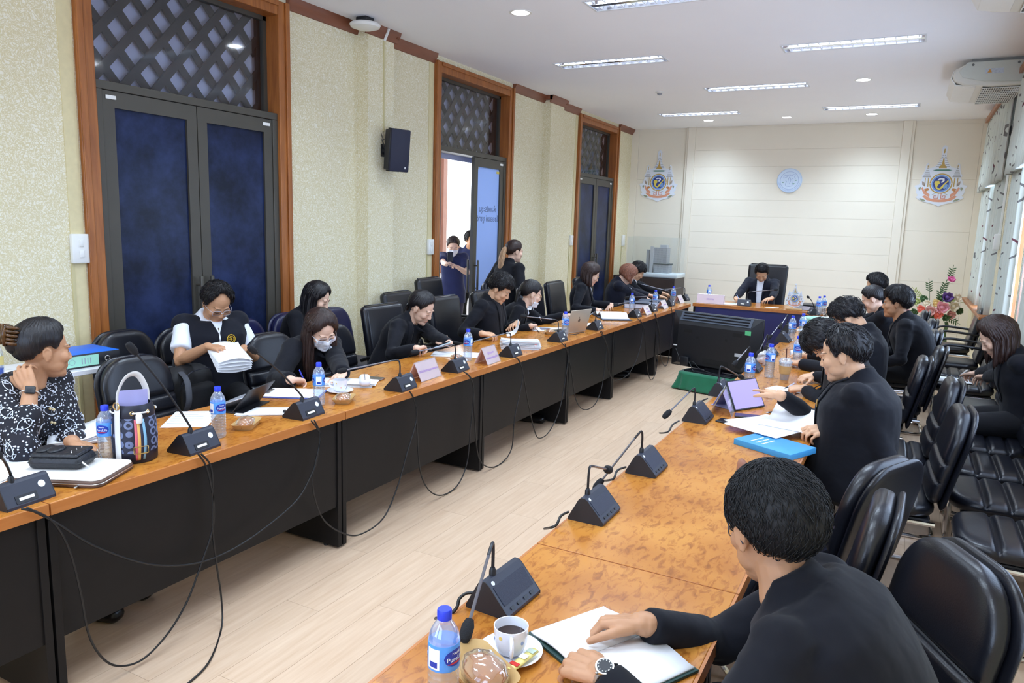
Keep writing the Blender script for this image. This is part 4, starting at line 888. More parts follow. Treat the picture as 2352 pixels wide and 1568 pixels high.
# ================================================================ emblems on the back wall
def P2(pts, sc, cx=0, cy=0): return [((x - cx) * sc, -(y - cy) * sc) for x, y in pts]
def emblem(name, label, cat, M, hgt, thick=0.012):
    """royal cypher plaque drawn from outline points (traced in emblem units of 1/1400 of its height)"""
    t = thing(name, label, cat, M=M); S = hgt / 1180.0; cx, cy = 655, 860
    half = [(775, 70), (712, 120), (705, 260), (690, 360), (650, 450), (590, 520), (548, 560), (450, 590), (430, 470), (390, 500), (360, 620), (330, 700), (290, 760), (310, 810), (262, 880), (235, 960), (140, 985), (175, 1060), (170, 1150), (210, 1205), (160, 1250), (230, 1310), (320, 1350), (440, 1380), (560, 1420), (625, 1455)]
    # symmetrise about the axis, which leans in the photograph only through perspective
    L = [(x - (775 - (y - 70) * 0.108), y) for x, y in half]; L = [(min(x, 0), y) for x, y in L]; L[0] = (0, 70); L[-1] = (0, 1455)
    out = [(x, y) for x, y in L] + [(-x, y) for x, y in L[-2:0:-1]]
    sc = lambda pts: [(x * S, (860 - y) * S) for x, y in pts]
    build('plaque', MB().prism(sc(out), 0, thick), mat('emblem_white', srgb(232, 238, 250), 0.4, var=0.01), t, smooth=0)
    def lay(n, polys, col, z=1.0, zz=0.0022):
        mb = MB()
        for p in polys: mb.prism(sc(p), thick, thick + zz * z)
        return build(n, mb, mat('emblem_' + n, srgb(*col), 0.45, var=0.02), t, smooth=0)
    def ringp(cx_, cy_, r0, r1, a0, a1, n=20): return [(cx_ + r0 * math.cos(a0 + (a1 - a0) * i / n), cy_ + r0 * math.sin(a0 + (a1 - a0) * i / n)) for i in range(n + 1)] + [(cx_ + r1 * math.cos(a1 - (a1 - a0) * i / n), cy_ + r1 * math.sin(a1 - (a1 - a0) * i / n)) for i in range(n + 1)]
    mir = lambda p: [(-x, y) for x, y in p]
    gold = [[(-8, 150), (8, 150), (14, 220), (8, 250), (-8, 250), (-14, 220)], [(-9, 350), (9, 350), (24, 470), (40, 520), (78, 555), (78, 585), (-78, 585), (-78, 555), (-40, 520), (-24, 470)]]
    gold += [ringp(0, 935, 205, 232, 0.02, pi - 0.02), ringp(0, 935, 205, 232, pi + 0.02, 2 * pi - 0.02)]
    for s in (1, -1): gold += [[(s * 255, 800), (s * 275, 800), (s * 270, 1010), (s * 250, 1010)], [(s * 320, 800), (s * 336, 800), (s * 332, 1000), (s * 316, 1000)], [(s * 290, 540), (s * 300, 620), (s * 310, 540), (s * 303, 500)]]
    lay('gold', gold, (196, 164, 92))
    tiers = []
    for i in range(7): hw = 30 + 17 * i; y = 290 + 42 * i; tiers += [[(-hw, y), (-hw * 0.35, y), (-hw * 0.35, y + 9), (-hw - 6, y + 9)], mir([(-hw, y), (-hw * 0.35, y), (-hw * 0.35, y + 9), (-hw - 6, y + 9)])]
    for s in (1, -1):
        for i in range(5): hw = 16 + 13 * i; y = 590 + 40 * i; tiers += [[(s * 300 - hw, y), (s * 300 + hw, y), (s * 300 + hw + 4, y + 9), (s * 300 - hw - 4, y + 9)]]
        tiers += [[(s * 300 - 85, 775), (s * 300 + 85, 775), (s * 300 + 85, 790), (s * 300 - 85, 790)]]
    lay('tiers', tiers, (150, 148, 150))
    lay('teal_band', [[(-200, 630), (-120, 612), (120, 612), (200, 630), (120, 650), (-120, 650)]], (92, 140, 128))
    lay('blue_ring', [ringp(0, 935, 162, 192, 0.01, pi), ringp(0, 935, 162, 192, pi + 0.01, 2 * pi)], (120, 160, 226))
    lay('navy_disc', [[(160 * math.cos(a * pi / 18), 935 + 160 * math.sin(a * pi / 18)) for a in range(36)]], (58, 74, 142))
    y2 = [[(-120, 880), (-40, 870), (-20, 930), (-60, 970), (-70, 1020), (-20, 1050), (20, 990), (70, 930), (140, 850), (150, 880), (80, 960), (40, 1040), (-20, 1080), (-90, 1050), (-110, 980), (-135, 930)]]
    lay('yellow_cypher', y2, (232, 212, 96), 2.0); lay('white_cypher', [[(-80, 850), (-30, 810), (60, 815), (70, 870), (20, 920), (-10, 900), (30, 870), (20, 840), (-40, 850)]], (236, 240, 250), 2.2); lay('blue_cypher', [[(60, 990), (100, 940), (140, 960), (130, 1020), (80, 1060), (50, 1040)]], (130, 170, 220), 2.0)
    rib = [[(-350, 1230), (-300, 1200), (-180, 1275), (0, 1300), (180, 1275), (300, 1200), (350, 1230), (260, 1310), (120, 1350), (0, 1358), (-120, 1350), (-260, 1310)], [(-390, 1040), (-360, 1010), (-330, 1080), (-200, 1190), (-215, 1245), (-330, 1170)], mir([(-390, 1040), (-360, 1010), (-330, 1080), (-200, 1190), (-215, 1245), (-330, 1170)])]
    lay('orange_ribbon', rib, (226, 160, 130)); lay('ribbon_tan', [[(-330, 1060), (-250, 1040), (-220, 1080), (-290, 1120)], mir([(-330, 1060), (-250, 1040), (-220, 1080), (-290, 1120)])], (204, 140, 84), 1.4)  # tan patches belong to the ribbon's own colouring
    sm = []
    for s in (1, -1): sm += [[(s * 22, 1160), (s * 36, 1160), (s * 36, 1275), (s * 22, 1275)], [(s * 36, 1262), (s * 120, 1262), (s * 120, 1275), (s * 36, 1275)], [(s * 108, 1210), (s * 120, 1210), (s * 120, 1262), (s * 108, 1262)], [(s * 60, 1208), (s * 120, 1208), (s * 120, 1220), (s * 60, 1220)], [(s * 60, 1220), (s * 72, 1220), (s * 72, 1245), (s * 60, 1245)]]
    lay('numerals', sm, (206, 130, 104), 1.2)
    grn = [[(s * 320, 1290), (s * 380, 1275), (s * 420, 1285), (s * 350, 1330), (s * 300, 1345), (s * 270, 1330)] for s in (1, -1)] + [[(s * 400, 1010), (s * 450, 1030), (s * 430, 1100), (s * 400, 1060)] for s in (1, -1)] + [[(s * 150, 1180), (s * 60, 1150), (s * 110, 1165), (s * 160, 1195)] for s in (1, -1)]
    lay('foliage', grn, (150, 158, 132))
    ele = [[(s * 330, 1000), (s * 380, 960), (s * 390, 880), (s * 350, 900), (s * 320, 960)] for s in (1, -1)]
    lay('elephants', ele, (176, 160, 150)); return t
MBK = lambda x, z, y: basis((1, 0, 0), (0, 0, 1), (0, -1, 0), (x, y, z))
emblem('royal_emblem', 'white, gold and orange royal emblem at the left of the back wall', 'emblem', MBK(-4.20, 2.64, YB - 0.007), 0.80)['group'] = 'royal emblems on the back wall'
emblem('royal_emblem', 'white, gold and orange royal emblem at the right of the back wall', 'emblem', MBK(0.36, 2.63, YB - 0.007), 0.80)['group'] = 'royal emblems on the back wall'
t = thing('office_seal', 'round pale blue office seal at the centre of the back wall', 'seal', M=MBK(-1.89, 2.62, YB - 0.057))
SB = mat('seal_blue', srgb(214, 230, 250), 0.5, var=0.02)
build('disc', MB().lathe([(0, 0), (0.2, 0), (0.205, 0.008), (0.2, 0.03), (0, 0.03)], 48), SB, t)
SD = mat('seal_line', srgb(160, 182, 222), 0.5, var=0.03); SG = mat('seal_green', srgb(84, 146, 116), 0.5, var=0.05)
def circ(r, n=40): return [(r * math.cos(2 * pi * i / n), r * math.sin(2 * pi * i / n), 0.031) for i in range(n)]
build('seal_ring', MB().tube(circ(0.148), 0.0028, 6, closed=True), SD, t); build('rim_ring', MB().tube(circ(0.195), 0.002, 6, closed=True), SD, t)
mb = MB()
for pts in ([(-0.06, -0.06), (-0.05, -0.085), (0.0, -0.1), (0.05, -0.08), (0.045, -0.02), (0.035, 0.02), (0.06, 0.03)], [(-0.06, 0.0), (-0.045, -0.02), (-0.06, -0.06)], [(-0.02, -0.05), (-0.02, 0.0), (0.0, 0.06), (0.02, 0.0), (0.0, -0.06)], [(-0.1, 0.05), (-0.08, 0.08), (-0.05, 0.09), (-0.04, 0.06), (-0.09, 0.04)], [(0.1, 0.03), (0.08, 0.06), (0.09, 0.09), (0.05, 0.1), (0.04, 0.07)], [(-0.025, 0.07), (0.0, 0.1), (0.025, 0.07)]):
    mb.tube([(x, y, 0.031) for x, y in [q[:2] for q in bez([(a, b, 0) for a, b in pts], 4)]], 0.003, 5)
build('seal_figure', mb, SD, t)
build('seal_leaf', MB().prism([(0.045, -0.05), (0.09, -0.045), (0.07, -0.07)], 0.03, 0.033).prism([(0.09, -0.005), (0.12, -0.0), (0.115, 0.012), (0.09, 0.01)], 0.03, 0.033).prism([(-0.11, -0.04), (-0.09, -0.04), (-0.1, -0.02)], 0.03, 0.033), SG, t, smooth=0)
cl = ['สำ', 'นั', 'ก', 'ง', 'า', 'น', 'ก', 'า', 'ร', 'ป', 'ฏิ', 'รู', 'ป', 'ที่', 'ดิ', 'น', 'เ', 'พื่', 'อ', 'เ', 'ก', 'ษ', 'ต', 'ร', 'ก', 'ร', 'ร', 'ม']
for i, c in enumerate(cl):
    a = math.radians(196 + (344 - 196) * i / (len(cl) - 1)); lettering(c, 0.026, SD, t, T(0.172 * math.cos(a), 0.172 * math.sin(a), 0.031) @ RZ(a + pi / 2), 0.001, 'seal_letter')
# ================================================================ things on the tables
def uz(u, v): return onz(u, v, ZT)
ACR = m_clear('clear_acrylic', (0.97, 0.97, 0.98, 1), 0.14, 0.06)
PINK = mat('pink_card', srgb(250, 222, 222), 0.7, var=0.02)
LILAC = mat('lilac_ink', srgb(150, 110, 190), 0.6, var=0.02)
FOAM = mat('mic_foam', srgb(20, 20, 24), 0.9, bump=0.4, bscale=300)
# ---------------------------------------------------------------- microphones (local: the speaker sits towards -y, cable side +y)
mw, mdp, mh = 0.165, 0.135, 0.085
_prof = [(-0.078, 0.004), (-0.078, 0.012), (-0.018, 0.078), (-0.008, 0.085), (0.006, 0.085), (0.014, 0.078), (0.05, 0.010), (0.05, 0.0), (-0.07, 0.0)]
MIC = {}
def mic_meshes():
    M = basis((0, 1, 0), (0, 0, 1), (1, 0, 0))
    MIC['base'] = MB().prism(_prof, -mw / 2, mw / 2, M).mesh('base', GPLAST, 20)
    MIC['side'] = MB().prism([(p[0] * 1.01, p[1]) for p in _prof], -mw / 2 - 0.003, -mw / 2, M).mesh('side_cheek', BPLAST, 20)
    MIC['side2'] = MB().prism([(p[0] * 1.01, p[1]) for p in _prof], mw / 2, mw / 2 + 0.003, M).mesh('side_cheek', BPLAST, 20)
    a = math.atan2(0.068, -0.036)
    nb = Vector((0, 0.068, 0.036)).normalized(); ub = Vector((0, -0.036, 0.068)).normalized()   # back face normal, up
    B = basis((-1, 0, 0), ub, nb, (0, 0.0325, 0.043))
    MIC['recess'] = MB().prism(rrect(0.075, 0.028, 0.003), 0, 0.002, B @ T(-0.012, -0.018, 0)).mesh('label_recess', BPLAST, 0)
    MIC['strip'] = MB().prism(rrect(0.052, 0.010, 0.001), 0.002, 0.003, B @ T(-0.012, -0.018, 0)).mesh('label_strip', WPLAST, 0)
    MIC['sticker'] = MB().lathe([(0, 0), (0.0125, 0), (0.0125, 0.0012), (0, 0.0012)], 20, B @ T(0.052, 0.013, 0)).mesh('round_sticker', mat('silver_sticker', srgb(226, 230, 236), 0.4, var=0.06, vscale=200), 0)
    nf = Vector((0, -0.066, 0.06)).normalized(); uf = Vector((0, 0.06, 0.066)).normalized()
    F = basis((1, 0, 0), uf, nf, (0, -0.048, 0.045))
    MIC['grille'] = MB().prism(rrect(0.15, 0.055, 0.004), 0, 0.0015, F @ T(0, 0.008, 0)).mesh('speaker_grille', mat('mic_grille', srgb(40, 46, 64), 0.5, bump=0.3, bscale=500), 0)
    mb = MB()
    for i in range(4): mb.prism(rrect(0.018, 0.008, 0.002), 0, 0.0025, F @ T(-0.05 + 0.033 * i, -0.034, 0))
    MIC['buttons'] = mb.mesh('button_row', BPLAST, 0)
    MIC['dot'] = MB().lathe([(0, 0), (0.006, 0), (0.006, 0.002), (0, 0.002)], 12, F @ T(-0.066, 0.044, 0)).mesh('badge', mat('silver_sticker', srgb(226, 230, 236)), 0)
mic_meshes()
NECKB = 0.012
MICS = []
def mic(u, v, rz, label, bend, tip, group, L=0.30, pick=-1, rise=0.105, z=ZT, loc=None):
    """bend: None or True; tip: pixel of the foam head; the straight upper stretch has length L"""
    p = loc if loc is not None else onz(u, v, z)
    t = thing('gooseneck_microphone', label, 'microphone', p, rz, group)
    for k, n in (('base', 'base'), ('side', 'side_cheek'), ('side2', 'side_cheek'), ('recess', 'label_recess'), ('strip', 'label_strip'), ('sticker', 'round_sticker'), ('grille', 'speaker_grille'), ('buttons', 'button_row'), ('dot', 'badge')): link(n, MIC[k], t)
    Mi = (T(*p) @ RZ(rz)).inverted()
    root = Vector((0.035 if group.startswith('left') else -0.035, 0.002, 0.083))
    top = root + Vector((0, 0, rise))
    if isinstance(tip, tuple) and len(tip) == 2:
        W = (T(*p) @ RZ(rz)) @ top; d = ray(*tip).normalized(); oc = CC - W; b = d.dot(oc); c = oc.dot(oc) - L * L; q = b * b - c
        s = -b + (math.sqrt(q) * pick if q > 0 else 0); tl = Mi @ (CC + d * s)
    else: tl = top + Vector(tip)
    dr = (tl - top).normalized()
    build('neck_collar', MB().lathe([(0.010, 0.0), (0.0095, 0.02), (0.006, 0.028)], 12, T(*(root - Vector((0, 0, 0.006))))), BPLAST, t)
    if bend: path = [root, root + Vector((0, 0, rise * 0.55))] + bez([root + Vector((0, 0, rise * 0.62)), top - Vector((0, 0, rise * 0.06)) + dr * 0.01, top + dr * 0.05], 6)[1:] + [top + dr * 0.055]
    else: path = bez([root, root + Vector((0, 0, 0.03)), top * 0.5 + tl * 0.5 - Vector((0, 0, 0.02)), tl], 8); dr = (path[-1] - path[-2]).normalized()
    if bend:
        build('gooseneck', MB().tube(path, 0.0045, 8), BPLAST, t); build('neck_tube', MB().tube([top + dr * 0.05, tl - dr * 0.02], 0.0042, 8), mat('gunmetal', (0.22, 0.22, 0.25, 1), 0.3, metal=0.8, var=0.03), t)
    else: build('gooseneck', MB().tube(path, 0.0048, 8), BPLAST, t)
    q = dr.to_track_quat('Z', 'Y').to_matrix().to_4x4()
    build('foam_head', MB().lathe([(0.0, -0.03), (0.010, -0.028), (0.0155, -0.012), (0.0155, 0.012), (0.011, 0.026), (0.0, 0.031)], 14, Matrix.Translation(tl) @ q), FOAM, t)
    MICS.append((p, rz)); return t
G1, G2 = 'left row gooseneck microphones', 'right row gooseneck microphones'
LR = -pi / 2                                             # +y of the unit looks into the room (+x world)
mic(52, 1152, LR + 0.10, 'gooseneck microphone at the lower left corner, cut by the picture edge', False, (-8, 1045), G1, 0.25)
mic(452, 1032, LR + 0.10, 'gooseneck microphone beside the patterned bucket bag', False, (303, 800), G1, 0.36)
mic(703, 955, LR + 0.08, 'gooseneck microphone before the masked woman, its neck leaning across her', False, (580, 803), G1, 0.36)
mic(925, 893, LR + 0.08, 'gooseneck microphone left of the first pink name card', True, (786, 851), G1, 0.30)
mic(1050, 851, LR + 0.08, 'gooseneck microphone between the two nearest pink name cards', True, (953, 808), G1, 0.30)
mic(1176, 817, LR + 0.05, 'gooseneck microphone right of the second pink name card', True, (1080, 786), G1, 0.30)
mic(1284, 783, LR + 0.05, 'gooseneck microphone left of the laptop', True, (1203, 726), G1, 0.30)
mic(1369, 756, LR + 0.05, 'gooseneck microphone right of the laptop', True, (1326, 745), G1, 0.30)
mic(1459, 728, LR, 'gooseneck microphone before the open lever arch files', True, (1414, 699), G1, 0.30)
mic(1497, 715, LR, 'gooseneck microphone between the third and fourth pink name cards', True, (1441, 683), G1, 0.30)
mic(1539, 702, LR, 'gooseneck microphone with raised neck before the model cabinet', True, (1468, 651), G1, 0.36)
mic(1573, 690, LR, 'farthest gooseneck microphone of the left row', True, (1522, 665), G1, 0.30)
RR = pi / 2                                              # +y looks into the room (-x world)
mic(1147, 1375, RR - 0.05, 'gooseneck microphone beside the foreground coffee cup', True, (1072, 1448), G2, 0.26, -1)
mic(1357, 1180, RR, 'second gooseneck microphone of the right row from the lens', True, (1397, 1078), G2, 0.24, 1)
mic(1478, 1078, RR, 'third gooseneck microphone of the right row from the lens', True, (1374, 1113), G2, 0.26, -1)
mic(1597, 962, RR, 'gooseneck microphone left of the clear acrylic stand', True, (1532, 951), G2, 0.22, -1)
mic(1652, 905, RR, 'gooseneck microphone behind the clear acrylic stand', True, (1702, 865), G2, 0.24, 1)
mic(1722, 850, RR, 'gooseneck microphone before the television, right beside a water bottle', True, (1688, 834), G2, 0.22, -1)
mic(1762, 815, RR, 'gooseneck microphone behind the iced coffee', True, (1742, 810), G2, 0.2, -1)
mic(1795, 783, RR, 'gooseneck microphone below the navy front panel, beside the wrapped bread', True, (1768, 774), G2, 0.2, -1)
mic(1808, 762, RR, 'gooseneck microphone at the corner of the navy front panel', True, (1792, 750), G2, 0.2, -1)
mic(1866, 722, RR + 0.3, 'gooseneck microphone with upright neck beside the head table binder', False, (1856, 682), G2, 0.26, -1)
mic(1728, 694, pi, 'gooseneck microphone of the man at the head table', True, (1782, 665), G2, 0.30, 1, loc=Vector((-1.86, 10.17, ZT)))

# cables hanging from the left row, drawn on the plane before the panels
XC = -2.485
def cable(px, label, r=0.0042, x=XC, floor=(), group='microphone cables'):
    pts = [onx(u, v, x) for u, v in px]
    pts = [Vector((p.x, p.y, max(p.z, 0.006))) for p in pts] + [onz(u, v, 0.006) for u, v in floor]
    o = build('microphone_cable', MB().tube(bez(pts, 6), r, 6), CABLE, smooth=180); tag(o, label, 'cable', group); return o
cable([(50, 1168), (90, 1178), (128, 1205), (160, 1265), (185, 1360), (205, 1460), (240, 1515), (280, 1529), (330, 1512), (385, 1455), (430, 1380), (462, 1295), (488, 1215), (490, 1150), (475, 1075), (455, 1042)], 'black cable looping from the corner microphone to the one beside the bucket bag')
cable([(462, 1042), (484, 1070), (489, 1130), (489, 1220), (498, 1300), (508, 1370)], 'black cable dropping from beside the bucket bag to the floor', floor=[(509, 1440), (480, 1520), (425, 1575)])
cable([(62, 1166), (125, 1198), (220, 1255), (340, 1295), (440, 1295), (520, 1268), (600, 1218), (680, 1150), (715, 1090), (725, 1060), (735, 1000), (715, 966)], 'thin dark cable sweeping across the panel to the masked woman\'s microphone')
cable([(722, 965), (735, 1000), (727, 1060), (718, 1090), (722, 1140), (745, 1195), (790, 1225), (830, 1226), (880, 1190), (912, 1120), (935, 1040), (957, 960), (950, 915), (940, 898)], 'black cable looping under the joint before the cups')
cable([(942, 900), (955, 930), (958, 985), (965, 1080), (985, 1125), (1015, 1137), (1050, 1115), (1072, 1065), (1080, 990), (1088, 900), (1080, 868), (1065, 853)], 'black cable looping below the first pink name card')
cable([(1070, 855), (1086, 880), (1090, 960), (1098, 1045), (1120, 1072), (1150, 1065), (1175, 1030), (1182, 960), (1200, 870), (1195, 832), (1183, 820)], 'black cable looping below the second pink name card')
cable([(1188, 822), (1200, 850), (1212, 920), (1228, 990), (1240, 1006), (1262, 990), (1285, 940), (1300, 860), (1305, 810), (1290, 787)], 'black cable looping below the heap of papers')
cable([(1298, 790), (1312, 850), (1322, 915), (1340, 940), (1365, 930), (1382, 890), (1390, 830), (1392, 790), (1378, 760)], 'black cable looping below the laptop')
cable([(1382, 760), (1396, 800), (1398, 850), (1412, 872), (1440, 862), (1460, 830), (1472, 790), (1476, 750), (1465, 732)], 'grey black cable looping below the open files')
cable([(1470, 733), (1480, 760), (1485, 830), (1492, 868), (1500, 872), (1508, 845), (1512, 790), (1512, 750), (1502, 718)], 'black cable looping beside the television')
cable([(1505, 720), (1514, 760), (1516, 810), (1524, 838), (1533, 835), (1538, 800), (1545, 740), (1542, 706)], 'black cable hanging nearest the far end of the left row')
def rcable(p0, pts, label):
    o = build('microphone_cable', MB().tube(bez([onz(u, v, z) for u, v, z in pts], 6), 0.0045, 6), CABLE, smooth=180); tag(o, label, 'cable', 'microphone cables')
rcable(0, [(1095, 1362, 0.80), (1072, 1362, 0.80), (1055, 1375, 0.79), (1049, 1395, 0.772), (1030, 1412, 0.74), (1000, 1420, 0.6)], 'short cable curling from the foreground coffee microphone over the table edge')
rcable(0, [(1306, 1175, 0.80), (1288, 1185, 0.79), (1278, 1205, 0.768), (1262, 1212, 0.74), (1250, 1214, 0.6)], 'short cable curling from the second right microphone over the table edge')
rcable(0, [(1438, 1072, 0.80), (1418, 1080, 0.79), (1410, 1098, 0.768), (1396, 1103, 0.74), (1385, 1104, 0.6)], 'short cable curling from the third right microphone over the table edge')
rcable(0, [(1560, 966, 0.80), (1545, 975, 0.785), (1536, 990, 0.768), (1524, 994, 0.74), (1515, 994, 0.6)], 'short cable curling over the table edge left of the acrylic stand')
rcable(0, [(1625, 915, 0.80), (1610, 922, 0.79), (1602, 935, 0.768), (1592, 938, 0.74), (1585, 938, 0.6)], 'short cable pair over the table edge behind the acrylic stand')

# ---------------------------------------------------------------- water bottles
PET = m_clear('clear_pet', (0.93, 0.96, 1.0, 1), 0.20, 0.10); WATER = m_clear('water', (0.90, 0.95, 0.99, 1), 0.10, 0.03)
CAPB = mat('blue_cap', srgb(38, 62, 214), 0.4, var=0.03); LABB = mat('bottle_label_blue', srgb(84, 150, 230), 0.4, var=0.14, vscale=60); LABD = mat('bottle_label_navy', srgb(30, 60, 170), 0.4, var=0.03); LABW = mat('bottle_label_white', srgb(240, 244, 252), 0.4, var=0.02); LABR = mat('bottle_label_red', srgb(200, 50, 60), 0.4, var=0.02)
def bottle0():
    t = thing('water_bottle', 'x', 'bottle', group='clear water bottles with blue caps')
    pr = [(0.0, 0.002), (0.024, 0.0), (0.030, 0.004), (0.0325, 0.015)]
    for i in range(7): z = 0.022 + i * 0.0125; pr += [(0.0325, z), (0.0305, z + 0.005), (0.0325, z + 0.010)]
    pr += [(0.0318, 0.112), (0.0318, 0.168), (0.0315, 0.175), (0.029, 0.187), (0.022, 0.200), (0.0145, 0.211), (0.0125, 0.214), (0.0125, 0.219), (0, 0.219)]
    build('body', MB().lathe(pr, 22), PET, t, smooth=60)
    build('water', MB().lathe([(0, 0.006), (0.028, 0.006), (0.0295, 0.02), (0.0295, 0.165), (0.028, 0.182), (0.0, 0.182)], 18), WATER, t)
    build('cap', MB().lathe([(0.0142, 0.213), (0.0150, 0.2135), (0.0150, 0.231), (0.0135, 0.234), (0, 0.234)], 20), CAPB, t)
    lab = build('label_band', MB().lathe([(0.0322, 0.113), (0.0326, 0.1135), (0.0326, 0.167), (0.0322, 0.168)], 28), LABB, t)
    # printed oval and lettering, wrapped round the bottle, twice
    for k in (0, pi):
        def ov(u, v, k=k): a = k + (u - 0.5) * 1.7; h = 0.018 * math.sqrt(max(0, 1 - (2 * (u - 0.5)) ** 2)); r = 0.0329; return (r * math.sin(a), -r * math.cos(a), 0.142 + (v - 0.5) * 2 * h)
        build('label_oval', MB().grid(ov, 15, 5), LABD, lab, smooth=180)
        build('label_wave', MB().grid(lambda u, v, k=k: (0.0331 * math.sin(k + (u - 0.5) * 1.3), -0.0331 * math.cos(k + (u - 0.5) * 1.3), 0.129 + 0.004 * v * (1 - (2 * u - 1) ** 2)), 11, 3), LABR, lab, smooth=180)
        lettering('PureLife', 0.0135, LABW, lab, T(0, 0, 0.139) @ RZ(k), 0.0002, 'label_lettering', bend=0.0333); lettering('Nestlé', 0.008, LABW, lab, T(0, 0, 0.1515) @ RZ(k), 0.0002, 'label_lettering', bend=0.0333)
        build('label_stripe', MB().grid(lambda u, v, k=k: (0.0329 * math.sin(k + pi / 2 + (u - 0.5) * 0.9), -0.0329 * math.cos(k + pi / 2 + (u - 0.5) * 0.9), 0.118 + 0.044 * v), 7, 2), LABW, lab, smooth=180)
        build('label_panel', MB().grid(lambda u, v, k=k: (0.0331 * math.sin(k + pi / 2 + (u - 0.5) * 0.6), -0.0331 * math.cos(k + pi / 2 + (u - 0.5) * 0.6), 0.122 + 0.012 * v), 5, 2), LABD, lab, smooth=180)
    return t
bt0 = bottle0(); bpy.context.view_layer.update()
BOT = [(247, 1060, 'left of the bucket bag'), (503, 1003, 'between the bucket bag microphone and the bread tray'), (733, 930, 'before the writing hand of the masked woman'), (1074, 828, 'beside the second pink name card'), (1297, 775, 'before the laptop'),
       (1450, 718, 'behind the third pink name card'), (1504, 709, 'behind the fourth pink name card'), (1545, 698, 'behind the fifth pink name card'), (1719, 893, 'leftmost on the right row, near the draped stand'), (1766, 866, 'left of the iced coffee'), (1829, 842, 'right of the iced coffee'),
       (1817, 782, 'left one of the pair before the navy panel'), (1841, 775, 'right one of the pair before the navy panel'), (1879, 724, 'left of the far pair on the right row'), (1890, 722, 'right of the far pair on the right row'), (1017, 1640, 'in the foreground, cut by the bottom edge')]
for i, (u, v, l) in enumerate(BOT):
    p = uz(u, v); M = T(p.x, p.y, ZT) @ RZ(0.5 + 0.9 * i)
    if i == 0: bt0.matrix_basis = M; bt0['label'] = 'clear water bottle with blue cap ' + l
    else: copy_tree(bt0, None, M, 'clear water bottle with blue cap ' + l)
copy_tree(bt0, None, T(-2.38, 10.35, ZT) @ RZ(2.0), 'clear water bottle with blue cap behind the card on the head table')

# ---------------------------------------------------------------- pink name cards in acrylic tents
def namecard(u, v, rz, w, lines, label, size=0.032, loc=None, h=0.10):
    p = loc or uz(u, v); t = thing('name_card', label, 'name card', p, rz, 'pink name cards in clear stands')
    dp = 0.055; a = math.atan2(h, dp)
    sl = Vector((0, -dp, h)).normalized(); nb = Vector((0, h, dp)).normalized()
    F = basis((-1, 0, 0), sl, nb, (0, dp, 0)); ln = math.hypot(dp, h)
    build('card_front', MB().bx(-w / 2, w / 2, 0.004, ln, -0.0012, 0.0), PINK, t, F, smooth=0)
    B = basis((1, 0, 0), Vector((0, dp, h)).normalized(), Vector((0, -h, dp)).normalized(), (0, -dp, 0))
    build('card_back', MB().bx(-w / 2, w / 2, 0.004, ln, -0.0012, 0.0), PINK, t, B, smooth=0)
    for MM in (F, B): build('acrylic_leaf', MB().bx(-w / 2 - 0.006, w / 2 + 0.006, 0, ln + 0.004, 0.001, 0.003), ACR, t, MM, smooth=0)
    for k, s in enumerate(lines): lettering(s, size, LILAC, t, F @ T(0, ln * 0.5 + (len(lines) - 1) * 0.018 - k * 0.036, 0.0034), 0.0002)
    return t
namecard(975, 868, LR + 0.05, 0.24, ['สำนักวิชาการและแผนงาน'], 'pink name card between the fourth and fifth microphones, one line of writing', 0.022, h=0.115)
namecard(1120, 832, LR + 0.05, 0.20, ['ผู้อำนวยการ', 'สำนักจัดการปฏิรูปที่ดิน'], 'pink name card before the man leafing through papers, two lines of writing', 0.020, h=0.115)
namecard(1481, 722, LR, 0.19, ['ผู้แทน', 'กองการเจ้าหน้าที่'], 'third pink name card, beside the open files', 0.02); namecard(1521, 708, LR, 0.19, ['รองเลขาธิการ'], 'fourth pink name card, before the red haired woman', 0.022); namecard(1559, 695, LR, 0.19, ['เลขาธิการ'], 'fifth pink name card at the end of the left row', 0.022)
namecard(0, 0, pi, 0.36, ['ประธาน'], 'wide pale pink name card on the head table', 0.035, loc=Vector((-2.30, 10.14, ZT)), h=0.12)

# ---------------------------------------------------------------- papers, files, devices
random.seed(11)
def sheets(u, v, deg, n, label, w=0.21, l=0.297, name='paper_stack', cat='papers', curl=0.0, spread=0.01, m=None, loc=None, group=None, th=0.0012, skew=4):
    p = loc or uz(u, v); t = thing(name, label, cat, p, math.radians(deg), group)
    for i in range(n):
        top = i == n - 1; c = curl * (i / max(n - 1, 1)) if n > 1 else curl
        f = lambda a, b: ((a - 0.5) * w, (b - 0.5) * l, c * max(0, a - 0.45) ** 2 * 4 * 0.1 + c * max(0, 0.3 - b) ** 2 * 0.4 + 0.001)
        build('sheet', MB().sheet(f, 9, 9, th), m or PAPER, t, T(random.uniform(-spread, spread), random.uniform(-spread, spread), i * th * 1.25) @ RZ(math.radians(random.uniform(-skew, skew))), smooth=180)
    return t
INK = mat('grey_ink', srgb(150, 156, 172), 0.7, var=0.05)
def textlines(t, z, w=0.16, l=0.24, n=9, x0=0.0, y0=0.0):
    mb = MB()
    for i in range(n): ww = w * random.uniform(0.6, 1.0); mb.box((x0 - (w - ww) / 2, y0 + l / 2 - i * l / n, z), (ww, 0.0035, 0.0004))
    build('print_lines', mb, INK, t, smooth=0)
t = sheets(2, 1080, 20, 5, 'white paper stack at the left picture edge', spread=0.008)
t = sheets(175, 1003, 62, 9, 'thick open paper stack before the woman in the fish print', curl=0.25, spread=0.004); textlines(t, 0.016, n=10)
t = sheets(435, 962, 35, 1, 'single white sheet behind the bucket bag microphone'); textlines(t, 0.0024, n=6)
t = sheets(602, 946, -52, 4, 'white stapled document beside the black tablet cover', w=0.15, l=0.24, spread=0.004); build('binder_clip', MB().rbox((0.03, 0.115, 0.011), (0.03, 0.014, 0.01), 0.003), BPLAST, t)
